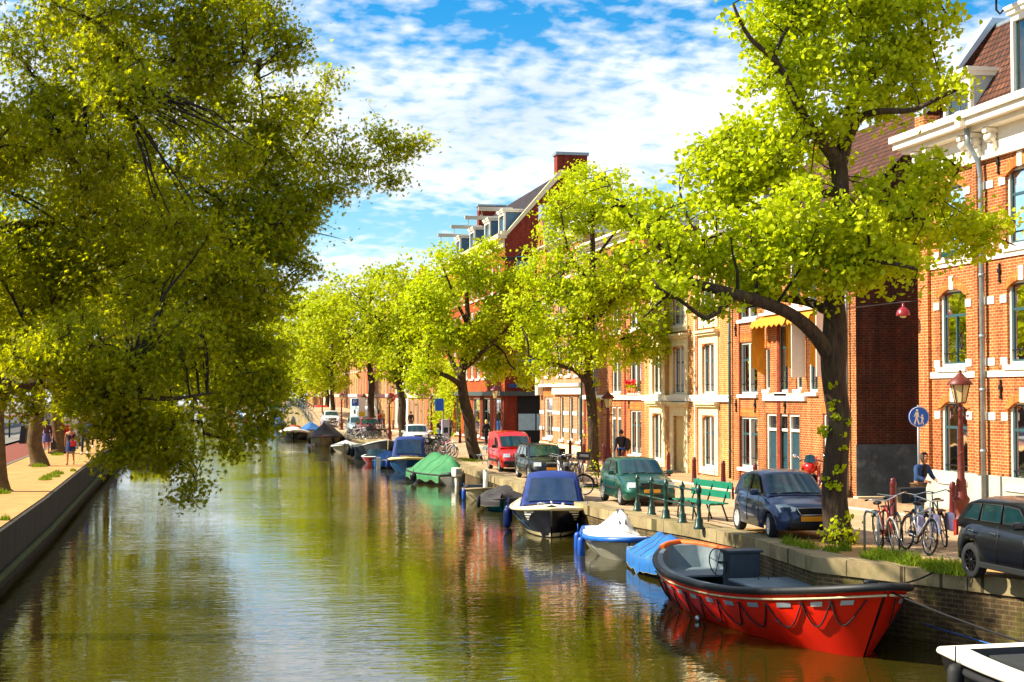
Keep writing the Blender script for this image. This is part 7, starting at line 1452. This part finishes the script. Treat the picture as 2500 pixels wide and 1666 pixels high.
m.build('red_print', pm('poster_red', 'D01A14', .5), ps)
def pole(px, py, r, h, mat, lb, base=None):
    p = G(px, py, LZ); t = thing('post', lb, 'post', p); m = mb(); m.cyl((0, 0, 0), (0, 0, h), r, n=14); m.build('shaft', mat, t)
    if base: m = mb(); m.cyl((0, 0, 0), (0, 0, .9), r+.04, n=14); m.build('base', base, t)
    return t
pole(152, 1085, .19, 6, pm('pale_blue_post', '9CB8C8', .5), 'thick pale blue column behind the advertising panel'); pole(236, 1073, .16, 7, pm('pale_blue_post', '9CB8C8'), 'pale tram mast with black base right of the man in blue', BLACK); pole(171, 1062, .12, 6, pm('sign_red', 'C01818'), 'red striped post behind the advertising panel'); pole(273, 1060, .1, 6, pm('pale_blue_post', '9CB8C8'), 'thin pale mast farther along the left path')
p = G(57, 1083, LZ); t = thing('litter_bin', 'slanted dark steel litter bin at the bus shelter', 'bin', p, R(-8)); m = mb(); m.prism([(-.22, -.2, 0), (.14, -.2, 0), (.26, -.2, 1.05), (-.1, -.2, 1.05)], (0, .4, 0)); m.build('body', pm('dark_bin', '22282A', .5), t); m = mb(); m.prism([(-.14, -.24, 1.05), (.3, -.24, 1.05), (.28, -.24, 1.13), (-.1, -.24, 1.18)], (0, .48, 0)); m.build('lid', ZINC, t)
p = G(66, 1075, LZ); t = thing('bus_shelter', 'dark framed glass bus shelter behind the first plane trees', 'bus shelter', p)
for x, y in ((0, 0), (0, 3.6), (-1.5, 0), (-1.5, 3.6)): m = mb(); m.cyl((x, y, 0), (x, y, 2.6), .06, n=8); m.build('post', pm('dark_bin', '22282A'), t)
m = mb(); m.cbox((-.75, 1.8, 2.65), (2.0, 4.2, .14), .03); m.build('roof', pm('dark_bin', '22282A'), t); m = mb(); m.box((-.02, .15, .3), (0, 3.4, 2.3)); m.build('glass_panel', GLASS, t); m = mb(); m.cbox((-.3, 1.8, .5), (.35, 2.4, .05), .01); m.build('seat', ZINC, t)
bs = thing('bus', 'dark red bus on the left road, glimpsed below the plane leaves', 'bus', (-17.2, 118, LZ)); m = mb(); m.cbox((0, 0, 1.75), (2.5, 12, 2.9), .2); m.build('body', paint('bus_red', 'A00E14'), bs); m = mb(); m.cbox((1.24, 0, 2.2), (.04, 10.6, 1.0), .02); m.cbox((0, -6.0, 2.1), (2.2, .05, 1.3), .05); m.build('windows', CARGLASS_D, bs)
for sx in (-1.05, 1.05):
    for yy in (-3.6, 3.6): wheel(bs, sx, yy, .48, .28, 'steel', ALLOY)
# ------------------------------------------------------------------ people
SKIN = pm('skin', 'C08A66', .6, var=.06); SKIN2 = pm('tanned_skin', 'B4764E', .6, var=.06)
def skin_obj(name, verts, edges, radii, mat, parent, sub=2):
    bm = bmesh.new(); ly = bm.verts.layers.skin.verify(); vs = []
    for i, (p, r) in enumerate(zip(verts, radii)):
        v = bm.verts.new(p); v[ly].radius = (r, r) if not hasattr(r, '__len__') else r; v[ly].use_root = (i == 0); vs.append(v)
    for a, b in edges: bm.edges.new((vs[a], vs[b]))
    me = bpy.data.meshes.new(name); bm.to_mesh(me); bm.free(); o = link(name, me, mat, parent)
    s = o.modifiers.new('skin', 'SKIN'); s.use_smooth_shade = True
    if sub: q = o.modifiers.new('sub', 'SUBSURF'); q.levels = sub; q.render_levels = sub
    dg = bpy.context.evaluated_depsgraph_get(); me2 = bpy.data.meshes.new_from_object(o.evaluated_get(dg)); o.modifiers.clear(); o.data = me2; me2.name = name
    for p in me2.polygons: p.use_smooth = True
    return o
def person(label, pos, rz, h=1.75, top='jacket', topc='1C2A44', leg='trousers', legc='1E2A40', hair='3A2414', hairlen=0, pose='walk', shoes='2A2420', skin=None, hands=True, sleeves=True, bag=None):
    """faces -y. Metres for a 1.75 m body, scaled."""
    T = thing('person', label, 'person', pos, rz); k = h/1.75; T.scale = (k, k, k); SK = skin or SKIN
    P = {'pel': (0, 0, .96), 'sp': (0, .0, 1.12), 'ch': (0, -.01, 1.32), 'nk': (0, .0, 1.47), 'nk2': (0, -.012, 1.52), 'hd0': (0, -.02, 1.575), 'hd1': (0, -.012, 1.65), 'hd2': (0, .0, 1.71)}
    st = {'walk': (.2, -.2), 'stand': (.02, -.02), 'lean': (.06, -.04), 'ride': (-.25, -.3)}[pose]
    for sgn, n, a in ((-1, 'L', st[0]), (1, 'R', st[1])):
        P['hp'+n] = (sgn*.09, 0, .92)
        if pose == 'ride': P['kn'+n] = (sgn*.11, -.32, .74 if n == 'L' else .86); P['an'+n] = (sgn*.11, -.1, .32 if n == 'L' else .46); P['to'+n] = (sgn*.11, -.26, .28 if n == 'L' else .42)
        else: P['kn'+n] = (sgn*.1, -a*.55-.03, .5); P['an'+n] = (sgn*.1, -a*.95+.03, .085 + (.05 if a < -.1 else 0)); P['to'+n] = (sgn*.115, -a*.95-.14, .035+(.0 if a < -.1 else 0))
        P['sh'+n] = (sgn*.185, 0, 1.4); sw = -a*.8
        if pose == 'lean': P['el'+n] = (sgn*.25, -.14, 1.16); P['wr'+n] = (sgn*.17, -.38, 1.08)
        elif pose == 'ride': P['el'+n] = (sgn*.27, -.22, 1.22); P['wr'+n] = (sgn*.25, -.46, 1.1)
        elif pose == 'walk' and bag == 'front' and n == 'R': P['el'+n] = (.26, .04, 1.14); P['wr'+n] = (.12, -.2, 1.1)
        else: P['el'+n] = (sgn*.235, -sw*.25+.03, 1.13); P['wr'+n] = (sgn*.25, -sw*.75-.02, .88)
    if pose in ('lean', 'ride'):
        for q in ('sp', 'ch', 'nk', 'nk2', 'hd0', 'hd1', 'hd2', 'shL', 'shR'): x, y, z = P[q]; P[q] = (x, y-(z-.96)*.28, z-.01*(z > 1.3)*3)
        if pose == 'lean':
            for n in 'LR': x, y, z = P['el'+n]; P['el'+n] = (x, y-.05, z)
    order = ['pel', 'sp', 'ch', 'nk', 'nk2', 'hd0', 'hd1', 'hd2', 'shL', 'elL', 'wrL', 'shR', 'elR', 'wrR', 'hpL', 'knL', 'anL', 'toL', 'hpR', 'knR', 'anR', 'toR']
    rad = dict(pel=(.13, .1), sp=(.115, .09), ch=(.14, .1), nk=.055, nk2=.05, hd0=(.068, .085), hd1=(.078, .096), hd2=(.06, .072), shL=.055, elL=.04, wrL=.027, shR=.055, elR=.04, wrR=.027, hpL=.085, knL=.055, anL=.036, toL=.03, hpR=.085, knR=.055, anR=.036, toR=.03)
    E = [('pel', 'sp'), ('sp', 'ch'), ('ch', 'nk'), ('nk', 'nk2'), ('nk2', 'hd0'), ('hd0', 'hd1'), ('hd1', 'hd2'), ('ch', 'shL'), ('shL', 'elL'), ('elL', 'wrL'), ('ch', 'shR'), ('shR', 'elR'), ('elR', 'wrR'), ('pel', 'hpL'), ('hpL', 'knL'), ('knL', 'anL'), ('anL', 'toL'), ('pel', 'hpR'), ('hpR', 'knR'), ('knR', 'anR'), ('anR', 'toR')]
    V = [Vector(P[q]) for q in order]; Rr = [rad[q] for q in order]; ed = [(order.index(a), order.index(b)) for a, b in E]
    # nose and ears grow out of the head
    hd = Vector(P['hd1'])
    for d, r in ((Vector((0, -.105, -.02)), .013),): V.append(hd+d); Rr.append(r); ed.append((order.index('hd0'), len(V)-1))
    if hands:
        for n, sgn in (('L', -1), ('R', 1)):
            w_ = Vector(P['wr'+n]); e_ = Vector(P['el'+n]); d = (w_-e_).normalized(); side = Vector((sgn, 0, 0)); side = (side - d*side.dot(d)).normalized(); inn = -side
            i0 = order.index('wr'+n); palm = w_+d*.06; V.append(palm); Rr.append((.034, .018)); ed.append((i0, len(V)-1)); ip = len(V)-1; acr = d.cross(side).normalized()
            for f in range(4):
                off = acr*(.026-.0175*f); b0_ = palm+d*.035+off; b1_ = b0_+d*(.03, .034, .032, .024)[f]+inn*.008; b2_ = b1_+d*.018+inn*.02
                V.append(b0_); Rr.append(.0095); ed.append((ip, len(V)-1)); V.append(b1_); Rr.append(.0085); ed.append((len(V)-2, len(V)-1)); V.append(b2_); Rr.append(.0075); ed.append((len(V)-2, len(V)-1))
            V.append(w_+d*.045+acr*.04+inn*.01); Rr.append(.011); ed.append((i0, len(V)-1)); V.append(V[-1]+d*.035+acr*.01+inn*.014); Rr.append(.009); ed.append((len(V)-2, len(V)-1))
    skin_obj('body', V, ed, Rr, SK, T, 1)
    for sgn in (-1, 1): m = mb(); m.ball((hd.x+sgn*.082, hd.y+.005, hd.z-.015), .025, 6, 5, (.4, .8, 1.2)); m.build('ear', SK, T)
    for sgn in (-1, 1): m = mb(); m.ball((hd.x+sgn*.03, hd.y-.088, hd.z+.005), .012, 6, 4, (1.2, .5, .7)); m.build('eye', pm('eye_dark', '20140E', .3), T)
    m = mb(); m.cbox((hd.x, hd.y-.088, hd.z-.055), (.045, .012, .008), .002); m.build('mouth', pm('lips', '8E4A3C', .5), T)
    HC = pm('hair_'+hair, hair, .7, var=.25, scale=30, bump=.6, bscale=60); m = mb(); hh = hd
    rows = []
    for i in range(9):
        a = math.pi/2-i*(.28 if not hairlen else .33); row = []
        for j in range(15):
            b = math.pi*(-.12)+math.pi*1.24*j/14 if i > 2 else 2*math.pi*j/14; rr_ = .1*(1.0 if i < 6 else 1.02); row.append((hh.x+rr_*.93*math.cos(a)*math.cos(b), hh.y+.012+rr_*1.06*math.cos(a)*math.sin(b), hh.z+.015+rr_*1.05*math.sin(a)-(hairlen*.25*max(0, i-4)/4)))
        rows.append(row)
    m.grid(rows); m.build('hair', HC, T)
    def garment(nm, keys, grow, col, sub=1, extra=None):
        ks = [q for q in keys]; VV = [Vector(P[q]) for q in ks]; RR = []
        for q in ks:
            r = rad[q]; r = (r, r) if not hasattr(r, '__len__') else r; g = grow[q] if isinstance(grow, dict) and q in grow else (grow['*'] if isinstance(grow, dict) else grow); RR.append((r[0]+g, r[1]+g))
        EE = [(ks.index(a), ks.index(b)) for a, b in E if a in ks and b in ks]; return skin_obj(nm, VV, EE, RR, pm('cloth_'+col, col, .85, var=.18, scale=9, bump=.5, bscale=8), T, sub)
    if top:
        ks = ['ch', 'sp', 'pel', 'shL', 'shR'] + (['nk'] if top in ('jacket', 'coat') else []) + (['elL', 'elR'] + (['wrL', 'wrR'] if sleeves else []) if top != 'vest' else [])
        garment(top if top != 'vest' else 'shirt', ks, {'*': .022, 'nk': .012, 'pel': .03, 'wrL': .012, 'wrR': .012, 'elL': .018, 'elR': .018}, topc)
    if leg == 'trousers': garment('trousers', ['pel', 'hpL', 'hpR', 'knL', 'knR', 'anL', 'anR'], {'*': .016, 'pel': .012, 'anL': .022, 'anR': .022}, legc)
    elif leg == 'skirt':
        m = mb(); m.lathe([(.15, 1.05), (.19, .9), (.21, .75), (.23, .6)], (0, 0, 0), 18); m.build('skirt', pm('cloth_'+legc, legc, .85, var=.18, scale=9, bump=.5, bscale=8), T)
    elif leg == 'shorts': garment('shorts', ['pel', 'hpL', 'hpR'], .03, legc)
    for n in 'LR':
        a, b = Vector(P['an'+n]), Vector(P['to'+n]); m = mb(); m.tube([a+Vector((0, .05, -.04)), a+Vector((0, .0, -.035)), (a+b)/2+Vector((0, 0, -.0)), b+Vector((0, -.02, 0)), b+Vector((0, -.06, -.005))], [.03, .045, .045, .04, .02], 8); m.build('shoe', pm('shoe_'+shoes, shoes, .6), T)
    return T
def hold(name, lb, cat, T, fn, mat):
    """a carried thing stays a thing of its own, placed at the carrier"""
    m = mb(); fn(m); o = m.build(name, mat); tag(o, lb, cat); o.location = T.location; o.rotation_euler = T.rotation_euler; o.scale = T.scale; return o
def foot(px, py): return GR(px, py)
p = person('person in a dark jacket walking away past the cream house with blue shirt hem', foot(1517, 1153), R(185), 1.8, 'jacket', '1E1C22', 'trousers', '16161C', '2E1A10')
m = mb(); m.cbox((.0, .0, .985), (.34, .25, .06), .02); m.build('shirt_hem', pm('cloth_1E5CC0', '1E5CC0', .8), p)
hold('shoulder_bag', 'black slouchy bag on the shoulder of the person by the cream house', 'bag', p, lambda m: (m.ball((-.22, .16, 1.15), .2, 10, 8, (.75, .6, 1.35)), m.tube([(-.2, .12, 1.35), (-.1, .0, 1.5), (.0, -.1, 1.4)], .02, 5)), BLACK)
p = person('person in a blue denim jacket bending over the handlebars of the parked bicycles', foot(2243, 1283), R(20), 1.74, 'jacket', '1C3E6E', 'trousers', '6A5436', '3A342C', .3, pose='lean', skin=SKIN2)
m = mb(); m.cbox((0, -.2, 1.3), (.12, .06, .3), .03); m.build('black_shirt', pm('cloth_101014', '101014', .8), p)
p = person('blonde person in black clothes with a black shoulder bag walking away by the red building', foot(1187, 1088), R(190), 1.68, 'jacket', '0E0E14', 'trousers', '101018', 'E8C060', .5)
hold('shoulder_bag', 'small black bag on the back of the blonde walker', 'bag', p, lambda m: (m.cbox((.02, .18, 1.12), (.26, .12, .26), .04), m.tube([(.1, .14, 1.2), (.15, .0, 1.45), (.1, -.1, 1.3)], .012, 4)), BLACK)
person('person in a grey jacket and jeans walking beyond the white meter post', foot(1097, 1078), R(10), 1.75, 'jacket', '6E6A68', 'trousers', '26304A', '8E6A4A')
p = person('cyclist with long red hair and black coat riding behind the meter post', foot(1073, 1090), R(10), 1.68, 'coat', '121218', 'trousers', '2A5A7A', '8E3A18', .7, pose='ride', )
q = p.location; bike(5, q.x, q.y+.05, 10, 'white bicycle ridden by the red haired cyclist', 'bicycles in the rack by the meter post', lean=0); bpy.data.objects[p.name].location.z += .12
person('person in a red pullover and jeans walking beyond the crowd of bicycles', foot(925, 1048), R(5), 1.8, 'jacket', 'B81414', 'trousers', '24508C', '6A4426'); person('person in an olive top walking behind the red pullover', foot(934, 1046), R(5), 1.78, 'jacket', '8A7A30', 'trousers', '5A6A7A', 'A8845A')
person('person in a dark grey coat walking away right of the linden trunk', foot(1003, 1054), R(180), 1.82, 'coat', '242228', 'trousers', '2E2C34', '1E1612'); person('distant person in blue near the ambulance', foot(826, 1020), 0, 1.75, 'jacket', '2A4A8C', 'trousers', '1E2440', '3A2414'); person('distant person in black beside the one in blue', foot(836, 1022), 0, 1.75, 'jacket', '16161C', 'trousers', '16161C', '3A2414')
for i, (px, lb) in enumerate(((640, 'distant person with white top by the far boats'), (614, 'distant person in red by the far boats'))): person(lb, GR(px, 1012), 0, 1.8, 'jacket', ['D8D4CC', 'C01818'][i], 'trousers', '2A3448', '3A2414')
p = person('person in a dark navy dress walking towards the viewer on the left path', G(172, 1135, LZ), R(-6), 1.66, 'vest', '0C1430', 'skirt', '1A2E5C', '6A3A1A', .6, sleeves=False, skin=SKIN2, shoes='B07A50', bag='front')
hold('handbag', 'bright red handbag held in front by the person in the navy dress', 'bag', p, lambda m: (m.cbox((.16, -.2, .93), (.26, .12, .26), .05), m.tube([(.1, -.2, 1.05), (.05, -.1, 1.35), (-.1, .02, 1.42)], .012, 5)), pm('red_leather', 'C8141A', .4, coat=.3))
p = person('person in a light blue shirt and dark jeans walking on the left path', G(207, 1109, LZ), R(-5), 1.8, 'jacket', '4A7CC8', 'trousers', '142848', '9A8A7A', shoes='D8D4D0')
hold('waist_bag', 'black bag worn on the hip of the person in the light blue shirt', 'bag', p, lambda m: m.cbox((-.14, -.17, 1.08), (.28, .16, .24), .05), BLACK)
person('person in dark clothes just behind the one in the light blue shirt', G(221, 1094, LZ), 0, 1.7, 'jacket', '1A2E6A', 'trousers', '1A1A22', '3A2414', shoes='E0DCD8')
person('person with grey shirt and blue jeans on the red cycle path, back turned', G(122, 1057, LZ), R(180), 1.75, 'jacket', '8A9AA8', 'trousers', '1E3A6A', 'B8A890')
p = person('person in a long plum coat half hidden behind the smooth plane trunk', G(113, 1108, LZ), R(180), 1.68, 'coat', '5A2C3E', 'skirt', '4A4A7A', '4A1A18', .6)
hold('suitcase', 'small black suitcase beside the person in the plum coat', 'suitcase', p, lambda m: (m.cbox((-.35, .1, .32), (.22, .36, .55), .04), m.tube([(-.35, .2, .6), (-.35, .2, .9), (-.35, .05, .9), (-.35, .05, .6)], .012, 5)), BLACK)
person('person in black looking at a phone beside the litter bin', G(53, 1062, LZ), R(90), 1.7, 'jacket', '101014', 'trousers', '121216', '18120E', pose='stand')
person('distant person in orange top and blue jeans on the left path', G(256, 1072, LZ), 0, 1.75, 'jacket', 'B86A2A', 'trousers', '1E4E8C', '3A2414'); person('distant person in blue on the left path near the quay', G(281, 1070, LZ), 0, 1.72, 'jacket', '2A5A9C', 'trousers', '1E4E8C', '3A2414')
